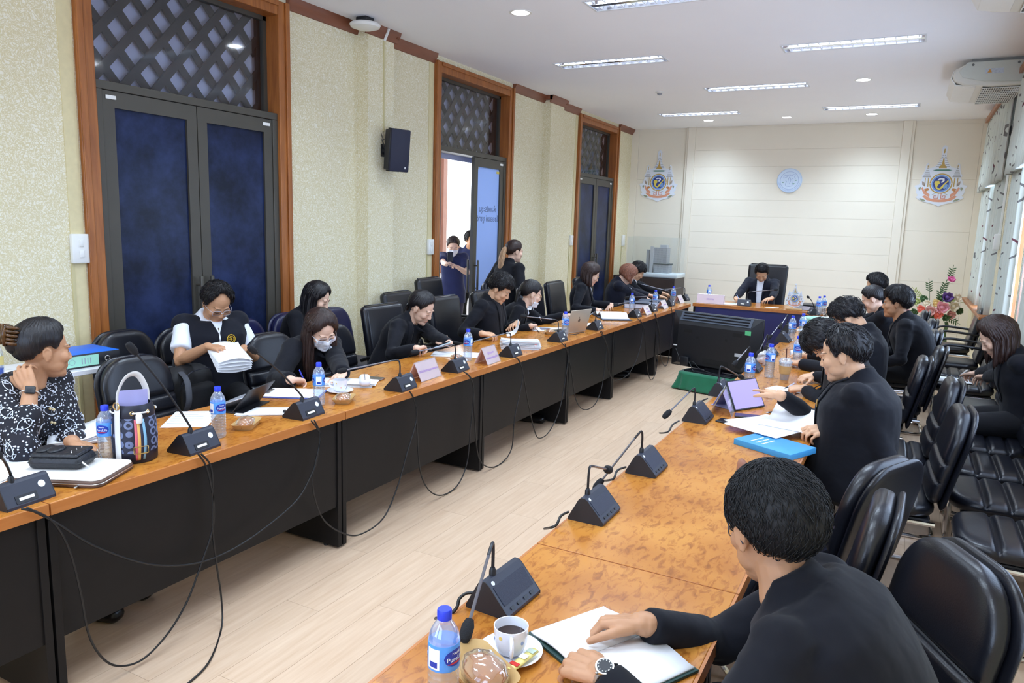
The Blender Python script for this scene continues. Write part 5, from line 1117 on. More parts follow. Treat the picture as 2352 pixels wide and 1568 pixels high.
t = sheets(800, 880, -60, 5, 'white papers spread before the masked woman', l=0.33, curl=0.1)
t = sheets(1050, 815, -62, 3, 'white papers under the phone of the tapping woman', l=0.36)
t = sheets(1195, 797, -60, 16, 'tall heap of white papers before the man leafing', w=0.23, l=0.31, spread=0.012, th=0.0026, curl=0.2)
build('red_clip', MB().rbox((0.09, 0.12, 0.03), (0.03, 0.02, 0.03), 0.004), mat('red_plastic', srgb(200, 40, 36), 0.4, var=0.05), t); build('black_clip', MB().rbox((-0.02, 0.13, 0.045), (0.04, 0.02, 0.02), 0.004), BPLAST, t)
t = sheets(1262, 757, -60, 4, 'papers and photo print before the woman with the lowered mask', l=0.33); build('photo_print', MB().box((0.0, -0.04, 0.0075), (0.15, 0.1, 0.0006)), mat('photo_print', srgb(130, 128, 150), 0.3, var=0.4, vscale=40), t, smooth=0)
t = sheets(1345, 745, -60, 3, 'white sheets behind the laptop screen', l=0.28)
# lifted page in the leafing man's hand
t = thing('lifted_page', 'white page being turned by the man leafing through papers', 'paper', uz(1168, 782), math.radians(-60))
build('sheet', MB().sheet(lambda a, b: ((a - 0.5) * 0.24, -0.02 + 0.20 * b - 0.10 * b * b, 0.055 + 0.12 * b * b), 9, 9, 0.001), PAPER, t, smooth=180)
# lever arch files
def leverfile(loc, deg, label, opened=False, m=None):
    t = thing('lever_arch_file', label, 'file', loc, math.radians(deg), 'lever arch files'); m = m or mat('file_grey', srgb(70, 78, 96), 0.5, var=0.1, vscale=30)
    if opened:
        build('cover', MB().rbox((-0.16, 0, 0.006), (0.29, 0.32, 0.006), 0.002), m, t); build('cover', MB().rbox((0.17, 0, 0.006), (0.29, 0.32, 0.006), 0.002), m, t); build('spine', MB().rbox((0.005, 0, 0.006), (0.07, 0.32, 0.006), 0.002), m, t)
        for s in (-1, 1): build('page_block', MB().sheet(lambda a, b, s=s: (s * (0.02 + a * 0.22), (b - 0.5) * 0.30, 0.012 + 0.05 * math.sin(pi * min(1, a * 1.1 + 0.12)) * (1 if s > 0 else 0.7)), 10, 4, 0.006), PAPER, t, smooth=180)
        mb = MB()
        for y in (-0.04, 0.04): mb.tube([(0.02 * math.cos(a * pi / 8), y, 0.012 + 0.045 * math.sin(a * pi / 8)) for a in range(9)], 0.002, 6)
        build('ring', mb, STEEL, t)
    else:
        for z in (0.003, 0.07): build('cover', MB().rbox((0, 0, z), (0.28, 0.32, 0.004), 0.0015), m, t)
        build('spine', MB().rbox((-0.139, 0, 0.0365), (0.004, 0.32, 0.07), 0.0015), m, t); build('page_block', MB().bx(-0.12, 0.125, -0.15, 0.15, 0.006, 0.055), mat('page_edges', srgb(222, 224, 236), 0.8, var=0.08, stretch=(1, 1, 60), vscale=6), t, smooth=0)
        build('finger_ring', MB().tube([(-0.1415, -0.10 + 0.012 * math.cos(a * pi / 8), 0.036 + 0.012 * math.sin(a * pi / 8)) for a in range(16)], 0.002, 6, closed=True), STEEL, t)
    return t
t = leverfile(uz(1402, 728), -55, 'open lever arch file before the bespectacled woman', True)
leverfile(uz(1462, 706), -70, 'grey lever arch file lying beside the reading woman'); t = leverfile(Vector((-2.85, 9.25, ZT)), -80, 'grey lever arch file before the red haired woman, near the cabinet')
t = sheets(1485, 703, -75, 6, 'open ledger sheets before the red haired woman', w=0.30, l=0.42, curl=0.15)
leverfile(Vector((-1.10, 10.33, ZT)), 175, 'thick black file of papers on the head table behind the emblem stand', m=BPLAST)
t = sheets(0, 0, 4, 5, 'white papers left of the man at the head table', loc=Vector((-2.02, 10.24, ZT)), w=0.30, l=0.21); build('card', MB().box((0, 0, 0.011), (0.09, 0.06, 0.002)), mat('green_card', srgb(190, 206, 190), 0.6, var=0.1), t, smooth=0)
sheets(0, 0, 8, 2, 'small white slip right of the head table microphone', loc=Vector((-1.50, 10.2, ZT)), w=0.16, l=0.07)
# small emblem stand on the head table
es = emblem('emblem_stand', 'small white royal emblem standee on the head table', 'emblem', basis((1, 0, 0), (0, 0, 1), (0, -1, 0), (-1.22, 10.12, ZT + 0.165)), 0.27, 0.006)
build('foot', MB().rbox((0, -0.155, 0.0), (0.20, 0.02, 0.06), 0.006), mat('pale_wood', srgb(196, 160, 110), 0.5, var=0.08), es)
# clipboard under the writing hand
t = thing('clipboard', 'blue clipboard with papers under the pen of the masked woman', 'clipboard', uz(678, 905), math.radians(-62))
build('board', MB().rbox((0, 0, 0.003), (0.23, 0.32, 0.004), 0.0015), mat('clipboard_blue', srgb(90, 100, 170), 0.4, var=0.05), t)
for i in range(3): build('sheet', MB().sheet(lambda a, b: ((a - 0.5) * 0.21, (b - 0.5) * 0.297, 0), 4, 4, 0.001), PAPER, t, T(0.002 * i, -0.004 * i, 0.0065 + 0.0013 * i), smooth=0)
build('clip', MB().rbox((0, -0.145, 0.012), (0.11, 0.025, 0.008), 0.003), STEEL, t)
# tablet in its black folio cover
t = thing('tablet', 'tablet leaning in an open black folio cover', 'tablet', uz(560, 935), math.radians(-72))
build('folio', MB().rbox((0, -0.02, 0.004), (0.27, 0.19, 0.006), 0.002).rbox((0, 0, 0), (0.27, 0.17, 0.006), 0.002, M=T(0, 0.055, 0.058) @ RXm(math.radians(52))), BPLAST, t)
build('tablet_body', MB().rbox((0, 0, 0), (0.25, 0.165, 0.007), 0.003, M=T(0, -0.01, 0.055) @ RXm(math.radians(20))), mat('silver_shell', srgb(190, 194, 204), 0.3, metal=0.6, var=0.02), t)
# phones
def phone(loc, deg, label, m=None, M=None):
    t = thing('phone', label, 'phone', loc, math.radians(deg), 'mobile phones', M=M)
    build('case', MB().rbox((0, 0, 0.0045), (0.076, 0.158, 0.009), 0.004, 3), m or BPLAST, t); build('screen', MB().prism(rrect(0.068, 0.150, 0.008), 0.0091, 0.0096), mat('dark_screen', srgb(30, 32, 40), 0.12, var=0.05), t, smooth=0)
    build('camera_lens', MB().lathe([(0, 0), (0.006, 0), (0.006, -0.002), (0, -0.002)], 12, T(-0.02, 0.06, -0.0001)), BPLAST, t); return t
phone(uz(853, 870), -75, 'bronze mobile phone right of the masked woman', mat('phone_bronze', srgb(120, 92, 80), 0.4, var=0.05)); phone(uz(205, 1046) , 65, 'mobile phone behind the quilted pouch', WPLAST)
phone(uz(1682, 972), 78, 'black mobile phone nearest the acrylic stand'); phone(uz(1722, 958), 100, 'black mobile phone at the foot of the tablet', BPLAST); phone(uz(1862, 803), 80, 'mobile phone by the rolled paper', GPLAST)
# pencil case
o = thing('pencil_case', 'soft white pencil case on the masked woman\'s papers', 'pencil case', uz(838, 884) + Vector((0, 0, 0.009)), math.radians(-50)); build('pouch', MB().rbox((0, 0, 0.022), (0.19, 0.065, 0.042), 0.02, 4), mat('pencil_case_white', srgb(222, 226, 240), 0.6, var=0.05), o); build('zip', MB().tube([(-0.085, 0, 0.0435), (0.085, 0, 0.0435)], 0.002, 6), STEEL, o)
# laptop
t = thing('laptop', 'open champagne coloured laptop seen from behind its screen', 'laptop', uz(1322, 764), LR - 0.25)
AL = mat('champagne_aluminium', srgb(196, 184, 168), 0.35, metal=0.4, var=0.02)
build('keyboard_base', MB().rbox((0, -0.11, 0.008), (0.31, 0.22, 0.014), 0.005), AL, t); build('keys', MB().bx(-0.135, 0.135, -0.17, -0.06, 0.015, 0.0158), BPLAST, t, smooth=0)
LM = T(0, 0.0, 0.012) @ RXm(math.radians(74)); build('lid', MB().rbox((0, 0.11, 0), (0.31, 0.22, 0.008), 0.003), AL, t, LM); build('screen', MB().prism(rrect(0.295, 0.195, 0.004, cy=0.11), 0.0041, 0.0046), mat('laptop_screen', srgb(210, 215, 230), 0.2, emit=(0.8, 0.85, 1, 1), estr=0.4), t, LM, smooth=0)
lg = build('lid_emblem', MB().ball((0, 0.115, -0.0042), (0.017, 0.018, 0.0006), 16, 6).ball((0.006, 0.143, -0.0042), (0.005, 0.010, 0.0006), 10, 5), mat('lid_mark', srgb(96, 78, 70), 0.3, var=0.03), t, LM)
build('charging_cord', MB().tube(bez([(0.155, -0.03, 0.008), (0.21, 0.0, 0.006), (0.2, 0.06, 0.006), (0.1, 0.08, 0.006), (0.0, 0.05, 0.006), (-0.05, 0.06, 0.006)], 6), 0.003, 6), CABLE, t)
# cups
CHINA = mat('white_china', srgb(238, 240, 250), 0.2, var=0.01, coat=0.3); COF = mat('black_coffee', srgb(44, 24, 14), 0.1, var=0.05)
def cup(loc, deg, label, full=True, sachet=False):
    t = thing('coffee_cup', label, 'cup', loc, math.radians(deg), 'white coffee cups on saucers')
    build('saucer', MB().lathe([(0, 0), (0.045, 0), (0.075, 0.012), (0.0765, 0.014), (0.074, 0.015), (0.045, 0.004), (0, 0.004)], 32), CHINA, t, smooth=60)
    build('cup_body', MB().lathe([(0, 0.006), (0.022, 0.006), (0.03, 0.012), (0.038, 0.035), (0.041, 0.074), (0.0385, 0.074), (0.035, 0.036), (0.026, 0.015), (0, 0.012)], 32), CHINA, t, smooth=60)
    build('handle', MB().tube(bez([(0.038, 0, 0.062), (0.058, 0, 0.06), (0.062, 0, 0.04), (0.05, 0, 0.026), (0.034, 0, 0.024)], 5), 0.0048, 8, flat=1.3), CHINA, t)
    if full: build('coffee', MB().lathe([(0, 0.052), (0.037, 0.052), (0.037, 0.0525), (0, 0.0525)], 28), COF, t)
    fm = [mat('flower_print_a', srgb(226, 150, 130), 0.4, var=0.05), mat('flower_print_b', srgb(150, 170, 210), 0.4, var=0.05), mat('flower_print_c', srgb(226, 196, 110), 0.4, var=0.05)]
    for i in range(9):
        a = i * 0.7; z = 0.034 + 0.012 * (i % 3); r = 0.0378 + 0.0012 * (i % 3); build('painted_flower', MB().lathe([(0, 0), (0.0045, 0), (0.0045, 0.0006), (0, 0.0006)], 8, T(r * math.cos(a), r * math.sin(a), z) @ RZ(a) @ RYm(pi / 2 - 0.12)), fm[i % 3], t, smooth=0)
    build('spoon', MB().ball((-0.035, -0.055, 0.014), (0.018, 0.011, 0.004), 12, 6, RZ(0.5)).tube([(-0.02, -0.062, 0.016), (0.06, -0.075, 0.020)], 0.0025, 6), STEEL, t)
    if sachet:
        s = build('creamer_sachet', MB().sheet(lambda a, b: ((a - 0.5) * 0.022, (b - 0.5) * 0.10, 0.004 * math.sin(pi * a)), 5, 5, 0.004), mat('sachet_yellow', srgb(238, 226, 140), 0.4, var=0.05), t, T(0.058, 0.025, 0.022) @ RZ(0.9), smooth=180)
        build('sachet_band', MB().box((0, -0.03, 0.0065), (0.0225, 0.012, 0.001)), mat('red_plastic', srgb(200, 40, 36), 0.4), s, smooth=0); build('sachet_mark', MB().box((0, 0.005, 0.0075), (0.018, 0.018, 0.001)), PAPER, s, smooth=0); build('sachet_mark', MB().box((0, 0.035, 0.0065), (0.02, 0.016, 0.001)), mat('green_card', srgb(190, 206, 190), 0.6), s, smooth=0)
    return t
cup(uz(781, 900), 200, 'white flowered coffee cup before the masked woman'); cup(uz(1172, 1502), -60, 'white coffee cup with black coffee in the foreground', True, True)
# kraft trays with bread
KRAFT = mat('kraft_paper', srgb(196, 160, 104), 0.7, var=0.05, vscale=30); BREAD = mat('bread_crust', srgb(190, 124, 62), 0.55, var=0.25, vscale=30); WRAP = m_clear('cellophane', (0.97, 0.97, 0.97, 1), 0.22, 0.04)
def tray(loc, deg, label, s=1.0):
    t = thing('bread_tray', label, 'bread tray', loc, math.radians(deg), 'kraft trays with wrapped bread')
    r0 = [(x * s, y * s, 0.0) for x, y in rrect(0.13, 0.075, 0.02, 3)]; r1 = [(x * s * 1.32, y * s * 1.4, 0.028 * s) for x, y in rrect(0.13, 0.075, 0.02, 3)]; r2 = [(x * s * 1.30, y * s * 1.36, 0.027 * s) for x, y in rrect(0.13, 0.075, 0.02, 3)]; r3 = [(x * s * 0.98, y * s * 0.98, 0.003) for x, y in rrect(0.13, 0.075, 0.02, 3)]
    build('tray', MB().loft([r0, r1, r2, r3]), KRAFT, t, smooth=30)
    b = build('bread', MB().ball((0.02 * s, 0, 0.025 * s), (0.052 * s, 0.036 * s, 0.026 * s), 18, 10), BREAD, t, smooth=180)
    random.seed(5); w = MB().ball((0, 0, 0), (1, 1, 1), 20, 12); w.v = [tuple(Vector(p) * (1 + 0.12 * noise.noise(Vector(p) * 3.1))) for p in w.v]
    build('wrapper', w, WRAP, t, T(0.02 * s, 0, 0.027 * s) @ Sm(0.060 * s, 0.042 * s, 0.030 * s), smooth=180)
    return t
tray(uz(567, 980), -60, 'kraft tray with wrapped bread behind the bucket bag'); tray(uz(790, 922), -62, 'kraft tray with wrapped bread below the flowered cup'); tray(uz(1100, 1556), -30, 'kraft tray with wrapped roll in the foreground', 1.15); tray(uz(1262, 766), -60, 'kraft tray with pastry before the woman with the lowered mask', 0.9); tray(uz(1700, 905), 60, 'kraft tray under the tablet on the right row'); tray(uz(1048, 826), -62, 'kraft tray beside the fifth microphone', 0.85); tray(uz(1896, 713), 80, 'kraft tray at the far end of the right row', 0.8); tray(Vector((-2.42, 10.55, ZT)), 10, 'kraft tray at the left corner of the head table', 0.8)
# wrapped bread bag
t = thing('bread_bag', 'crumpled clear bag of bread behind the iced coffee', 'bread bag', uz(1752, 838), 0.4); w = MB().ball((0, 0, 0.05), (0.05, 0.04, 0.055), 18, 12); w.v = [tuple(Vector(p) + Vector((1, 1, 1)) * 0.02 * noise.noise(Vector(p) * 40)) for p in w.v]; build('bag', w, m_clear('crumpled_bag', (0.96, 0.94, 0.93, 1), 0.3, 0.30), t, smooth=180); build('bread', MB().ball((0, 0, 0.03), (0.04, 0.03, 0.025), 14, 8), BREAD, t)
# pens
def pen(a, b, label, col, name='pen', r=0.0042):
    a, b = Vector(a), Vector(b); t = thing(name, label, 'pen', a, group='pens'); d = b - a
    build('barrel', MB().tube([d * 0.12, d], r, 8), mat('pen_%d_%d_%d' % col, srgb(*col), 0.35, var=0.03), t); build('nib', MB().tube([Vector((0, 0, 0)), d * 0.12], [0.0008, r], 8), STEEL, t); build('grip', MB().tube([d * 0.14, d * 0.38], r * 1.12, 8), BPLAST, t)
    build('clip', MB().tube([d * 0.7 + Vector((0, 0, r * 1.3)), d * 0.98 + Vector((0, 0, r * 1.3))], 0.0012, 5), STEEL, t); return t
up = Vector((0, 0, 0.006))
pen(uz(1759, 950) + up, uz(1796, 945) + up, 'blue and black pen before the tablet man', (40, 60, 170)); pen(uz(1240, 765) + up, uz(1225, 752) + up, 'red and white pen before the woman with the lowered mask', (210, 190, 190))
# foreground notebook
t = thing('notebook', 'open notebook with dark green cover under the foreground hands', 'notebook', uz(1400, 1500), math.radians(-28))
build('cover', MB().rbox((0, 0, 0.004), (0.33, 0.25, 0.008), 0.002), mat('dark_green_cover', srgb(22, 58, 54), 0.5, var=0.1), t)
for s in (-1, 1): build('page_block', MB().sheet(lambda a, b, s=s: (s * (0.002 + a * 0.155), (b - 0.5) * 0.235, 0.010 + 0.010 * math.sin(pi * min(1, 0.15 + a * 0.95))), 10, 4, 0.006), PAPER, t, smooth=180)
build('page_mark', MB().prism(rrect(0.014, 0.010, 0.003), 0.0178, 0.0186, T(0.115, -0.07, 0)), mat('page_mark', srgb(150, 150, 180), 0.5, var=0.1), t, smooth=0)
pen(uz(1405, 1455) + Vector((0, 0, 0.024)), uz(1452, 1470) + Vector((0, 0, 0.026)), 'pale teal pen lying on the foreground notebook', (140, 190, 200))
# right row: tablet on a folded cover, acrylic stand, papers, blue book, iced coffee, rolled paper
t = thing('tablet', 'tablet propped on its lilac cover, screen towards the pointing man', 'tablet', uz(1722, 940), math.radians(60))
TM = T(0, 0, 0.006) @ RXm(math.radians(62)); SHL = mat('silver_shell', srgb(190, 194, 204), 0.3, metal=0.6)
build('tablet_body', MB().rbox((0, 0.085, 0), (0.25, 0.175, 0.008), 0.003), BPLAST, t, TM); build('screen', MB().prism(rrect(0.235, 0.16, 0.004, cy=0.085), 0.0041, 0.0047), mat('tablet_screen', srgb(150, 130, 190), 0.15, emit=srgb(170, 150, 214), estr=0.25), t, TM, smooth=0)
build('folded_cover', MB().rbox((0, 0.09, 0.003), (0.25, 0.17, 0.004), 0.0015).rbox((0, 0, 0), (0.25, 0.12, 0.004), 0.0015, M=T(0, 0.13, 0.055) @ RXm(math.radians(-58))), mat('lilac_cover', srgb(170, 172, 218), 0.5, var=0.03), t)
t = thing('acrylic_stand', 'empty clear acrylic tent with a slip of yellow paper', 'card stand', uz(1660, 945), RR + 0.1); 
for s in (-1, 1): build('acrylic_leaf', MB().bx(-0.11, 0.11, 0, 0.14, -0.0015, 0.0015), m_clear('clear_acrylic_warm', (0.93, 0.91, 0.90, 1), 0.2, 0.12), t, T(0, s * 0.06, 0) @ RXm(math.radians(90 - s * -23)), smooth=0)
build('paper_slip', MB().bx(-0.09, 0.09, 0.01, 0.13, -0.0005, 0.0005), mat('yellow_slip', srgb(214, 196, 130), 0.7, var=0.04), t, T(0, 0.056, 0) @ RXm(math.radians(90 + 23)), smooth=0); build('label_slip', MB().box((0, 0.06, 0), (0.10, 0.03, 0.001)), PAPER, t, T(0, -0.058, 0) @ RXm(math.radians(90 - 23)), smooth=0)
t = thing('book', 'thick sky blue paperback at the table edge under white papers', 'book', uz(1778, 1030), math.radians(65)); build('cover', MB().rbox((0, 0, 0.014), (0.21, 0.297, 0.028), 0.002), mat('sky_blue_cover', srgb(64, 150, 206), 0.45, var=0.06, vscale=20), t); build('page_block', MB().bx(-0.102, 0.1065, -0.146, 0.146, 0.003, 0.025), mat('page_edges', srgb(222, 224, 236), 0.8), t, smooth=0)
for i in range(3): build('title_line', MB().box((-0.02, 0.02 + 0.03 * i, 0.0284), (0.10, 0.006, 0.0006)), PAPER, t, smooth=0)
t = sheets(1775, 990, 58, 4, 'white papers curling up in the hand of the tablet man', w=0.34, l=0.30, loc=uz(1770, 992) + Vector((0, 0, 0.03)), spread=0.015, skew=8); build('curling_page', MB().sheet(lambda a, b: ((a - 0.5) * 0.3, (b - 0.5) * 0.26 + 0.02, 0.008 + 0.09 * max(0, b - 0.55) ** 1.5 * 2.2), 8, 10, 0.001), PAPER, t, T(0.1, -0.06, 0.002) @ RZ(-1.2), smooth=180)
sheets(1800, 895, 70, 2, 'small white notes under the writing hand beyond the tablet man', w=0.14, l=0.2)
t = thing('iced_coffee', 'plastic cup of iced coffee with kraft sleeve and straw', 'cup', uz(1801, 872)); CL2 = m_clear('clear_cup', (0.93, 0.94, 0.95, 1), 0.2, 0.18)
build('cup_wall', MB().lathe([(0, 0), (0.028, 0), (0.0425, 0.125), (0.0405, 0.125), (0.027, 0.003), (0, 0.003)], 24), CL2, t, smooth=60); build('coffee', MB().lathe([(0, 0.004), (0.0265, 0.004), (0.032, 0.05), (0, 0.05)], 20), mat('iced_coffee', srgb(60, 30, 24), 0.2, var=0.1), t); build('sleeve', MB().lathe([(0.0345, 0.045), (0.0355, 0.045), (0.0415, 0.10), (0.0405, 0.10)], 24), KRAFT, t); build('ice', MB().lathe([(0, 0.10), (0.038, 0.10), (0.0395, 0.118), (0, 0.118)], 20), mat('ice_foam', srgb(214, 222, 232), 0.4, var=0.1, vscale=60), t)
build('lid', MB().lathe([(0.044, 0.122), (0.045, 0.13), (0.040, 0.134), (0.032, 0.150), (0, 0.154)], 24), CL2, t); build('straw', MB().tube([(0.005, 0, 0.02), (-0.002, 0.004, 0.215)], 0.0035, 8), mat('brown_straw', srgb(70, 36, 30), 0.4, var=0.03), t)
t = thing('paper_roll', 'thick white rolled document lying beyond the iced coffee', 'paper roll', uz(1866, 822), 0.25); build('roll', MB().tube([(-0.17, 0, 0.026), (0.17, 0, 0.026)], 0.026, 20), mat('roll_paper', srgb(236, 234, 238), 0.7, var=0.04), t); build('inner_spiral', MB().tube([(-0.1705, 0.004 * math.cos(a) * a, 0.026 + 0.004 * math.sin(a) * a) for a in [0.4 * k for k in range(14)]], 0.001, 4), INK, t)
leverfile(uz(1880, 745), 80, 'mint and grey file beyond the stooping man', m=mat('file_mint', srgb(150, 200, 180), 0.5, var=0.1)); sheets(1870, 760, 80, 3, 'white papers beyond the stooping man', w=0.2, l=0.28)
sheets(1895, 730, 85, 2, 'white sheets under the far pair of bottles')
# ================================================================ people
def vox(mb, size, it=3, lam=0.5):
    me = D.meshes.new('tmp'); me.from_pydata(mb.v, [], mb.f); o = D.objects.new('tmp_vox', me); COL.objects.link(o)
    r = o.modifiers.new('r', 'REMESH'); r.mode = 'VOXEL'; r.voxel_size = size; r.use_smooth_shade = True
    bpy.context.view_layer.update()
    nm = D.meshes.new_from_object(o.evaluated_get(bpy.context.evaluated_depsgraph_get())); D.objects.remove(o); D.meshes.remove(me)
    n = len(nm.vertices); co = np.empty(n * 3); nm.vertices.foreach_get('co', co); co = co.reshape(-1, 3)
    ed = np.empty(len(nm.edges) * 2, dtype=np.int64); nm.edges.foreach_get('vertices', ed); ed = ed.reshape(-1, 2)
    deg = np.bincount(ed.ravel(), minlength=n).astype(float)[:, None]; deg[deg == 0] = 1
    for k in range(it):
        s = np.zeros_like(co)
        for a in range(3): s[:, a] = np.bincount(ed[:, 0], co[ed[:, 1], a], n) + np.bincount(ed[:, 1], co[ed[:, 0], a], n)
        co = co + lam * (s / deg - co)
    return nm, co
def wrinkle(nm, co, arms, seed):
    setco(nm, co, MATS['black_laminate']); n = len(co); nr = np.empty(n * 3); nm.vertices.foreach_get('normal', nr); nr = nr.reshape(-1, 3)
    el = [np.array(arms[k][1]) for k in (1, -1)]; sh = [np.array(arms[k][0]) for k in (1, -1)]; out = np.zeros(n)
    near = np.zeros(n)
    for e in el + sh: near = np.maximum(near, np.exp(-((np.linalg.norm(co - e, axis=1) / 0.13) ** 2)))
    for i in range(n):
        p = Vector(co[i]); out[i] = 0.0045 * noise.noise(Vector((p.x * 9 + seed, p.y * 9, p.z * 13))) + near[i] * 0.006 * (1 - 2 * abs(noise.noise(Vector((p.x * 14, p.y * 14 + seed, p.z * 22)))))
    return co + nr * out[:, None]
def setco(nm, co, m):
    nm.vertices.foreach_set('co', co.ravel()); nm.materials.clear(); nm.materials.append(m); nm.polygons.foreach_set('use_smooth', [True] * len(nm.polygons)); nm.update(); return nm
def bvh_of(nm):
    return BVHTree.FromPolygons([v.co.copy() for v in nm.vertices], [tuple(p.vertices) for p in nm.polygons])
def m_skin(name, col):
    if name in MATS: return MATS[name]
    m = mat(name, col, 0.48, spec=0.35); N = NT(m); p = N.n['Principled BSDF']
    a = N.new('Attribute', attribute_name='tone'); mx = N.new('VectorMath', operation='MULTIPLY'); mx.inputs[0].default_value = col[:3]; N.li(a.outputs['Color'], mx.inputs[1]); N.li(mx.outputs[0], p.inputs['Base Color'])
    p.inputs['Subsurface Weight'].default_value = 0.08; p.inputs['Subsurface Radius'].default_value = (0.01, 0.004, 0.002)
    return m
def m_hair(name, col, rough=0.38):
    if name in MATS: return MATS[name]
    m = mat(name, col, rough, spec=0.4); N = NT(m); p = N.n['Principled BSDF']
    co = N.new('TexCoord'); mp = N.new('Mapping'); mp.inputs['Scale'].default_value = (90, 90, 9); N.li(co.outputs['Object'], mp.inputs[0]); nz = N.new('TexNoise', Scale=2.0, Detail=3.0); N.li(mp.outputs[0], nz.inputs['Vector'])
    c = ramp(N, nz.outputs['Fac'], [(0.3, tuple(x * 0.6 for x in col[:3]) + (1,)), (0.7, tuple(min(1, x * 1.5) for x in col[:3]) + (1,))]); N.li(c, p.inputs['Base Color'])
    b = N.new('Bump', Strength=0.5, Distance=0.004); N.li(nz.outputs['Fac'], b.inputs['Height']); N.li(b.outputs[0], p.inputs['Normal']); return m
def m_cloth(name, col, rough=0.85, sheen=0.06):
    return mat(name, col, rough, spec=0.25, sheen=sheen, var=0.10, vscale=7, bump=0.9, bscale=7)
HB = m_hair('black_hair', srgb(24, 21, 24)); HBR = m_hair('brown_hair', srgb(46, 30, 26)); HRED = m_hair('red_brown_hair', srgb(122, 76, 56), 0.45); HTAIL = m_hair('bleached_hair', srgb(178, 142, 108), 0.5)
JB = m_cloth('black_suit', srgb(15, 16, 24)); JN = m_cloth('navy_suit', srgb(18, 21, 36)); JT = m_cloth('black_trousers', srgb(22, 22, 26)); SHW = m_cloth('white_shirt', srgb(232, 238, 250), 0.8, 0.1); SHB = m_cloth('black_shirt', srgb(12, 13, 22)); POLO = m_cloth('navy_polo', srgb(40, 46, 84)); SHOE = mat('black_shoe', srgb(16, 16, 18), 0.3, var=0.05)
S1 = m_skin('skin_warm', srgb(206, 160, 128)); S2 = m_skin('skin_tan', srgb(190, 142, 108)); S3 = m_skin('skin_fair', srgb(226, 186, 162)); S4 = m_skin('skin_light_tan', srgb(214, 168, 134))
DARKE = mat('lash_dark', srgb(26, 20, 20), 0.5, var=0.05); EYEW = mat('eye_white', srgb(226, 222, 216), 0.2, var=0.02); IRIS = mat('iris_dark', srgb(34, 22, 16), 0.15, var=0.05); MASKM = mat('surgical_mask', srgb(236, 238, 246), 0.7, var=0.02, bump=0.1, bscale=200); LIP = (0.86, 0.55, 0.52)

def cap_tube(mb, pts, r, n=10):
    R = r if isinstance(r, (list, tuple)) else [r] * len(pts)
    mb.tube(pts, R, n); mb.ball(pts[0], R[0], n, 6); mb.ball(pts[-1], R[-1], n, 6)
    for p, q in list(zip(pts, R))[1:-1]: mb.ball(p, q, n, 6)
def frame(fwd, up):
    y = Vector(fwd).normalized(); z = Vector(up); z = (z - y * z.dot(y)).normalized(); x = y.cross(z); return x, y, z
CURL = {'rest': (22, 30, 18), 'flat': (6, 10, 6), 'fist': (62, 80, 50), 'pen': (48, 62, 30), 'hold': (30, 50, 25), 'grip': (45, 45, 25)}
def hand(mb, wrist, fwd, back, side, pose='rest', s=1.0, spread=5, point=False, thumb=None):
    """side=+1: right hand. fwd along the fingers, back = normal of the back of the hand"""
    x, y, z = frame(fwd, back); M = basis(x, y, z, wrist); c = CURL[pose]
    th = -side                                                      # the thumb of a right hand lying palm down points to -x
    kn = [(-0.032, 0.086, 0.000), (-0.0105, 0.091, 0.004), (0.0115, 0.088, 0.003), (0.032, 0.078, -0.002)]; ln = [0.074, 0.082, 0.076, 0.060]; rr = [0.0082, 0.0085, 0.0080, 0.0072]
    W = lambda p: tuple(M @ (Vector(p) * s))
    for i in range(4):
        kx = -kn[i][0] * th if th > 0 else kn[i][0]                 # index on the thumb side
        kx = kn[i][0] * (1 if th < 0 else -1)
        k = Vector((kx, kn[i][1], kn[i][2]))
        cap_tube(mb, [W((kx * 0.55, 0.004, 0)), W((kx * 0.9, 0.05, 0.002)), W(k)], [0.0150 * s, 0.0140 * s, 0.0110 * s], 8)
        a = 0; p = k; pts = [W(p)]; dirx = math.radians(spread) * (1 if kx > 0 else -1) * (abs(kx) / 0.03)
        cc = c if not (point and i == 0) else (4, 6, 4)
        if point and i > 0: cc = (70, 85, 45)
        for j, f in enumerate((0.44, 0.31, 0.25)):
            a += math.radians(cc[j] + i * 2.0 * (pose != 'flat')); L = ln[i] * f
            p = p + Vector((math.sin(dirx) * math.cos(a), math.cos(a) * math.cos(dirx), -math.sin(a))) * L; pts.append(W(p))
        cap_tube(mb, pts, [rr[i] * s * 1.08, rr[i] * s, rr[i] * 0.95 * s, rr[i] * 0.82 * s], 8)
    mb.rbox((0, 0.045, -0.004), (0.062, 0.085, 0.024), 0.011, 2, M @ Sm(s, s, s))
    tx = 0.024 * th; ta = thumb if thumb is not None else 38
    ca, sa = math.cos(math.radians(ta)), math.sin(math.radians(ta)); q = Vector((tx, 0.022, -0.006)); pts = [W(q)]
    for j, L in enumerate((0.040, 0.032, 0.026)):
        aa = math.radians(ta - j * 14); q = q + Vector((math.sin(aa) * th, math.cos(aa), -0.16 - 0.1 * j)) * L; pts.append(W(q))
    cap_tube(mb, pts, [0.0155 * s, 0.0125 * s, 0.0105 * s, 0.0085 * s], 8)
    cap_tube(mb, [W((0, -0.012, 0)), W((0, 0.012, 0))], [0.0240 * s, 0.0250 * s], 10)
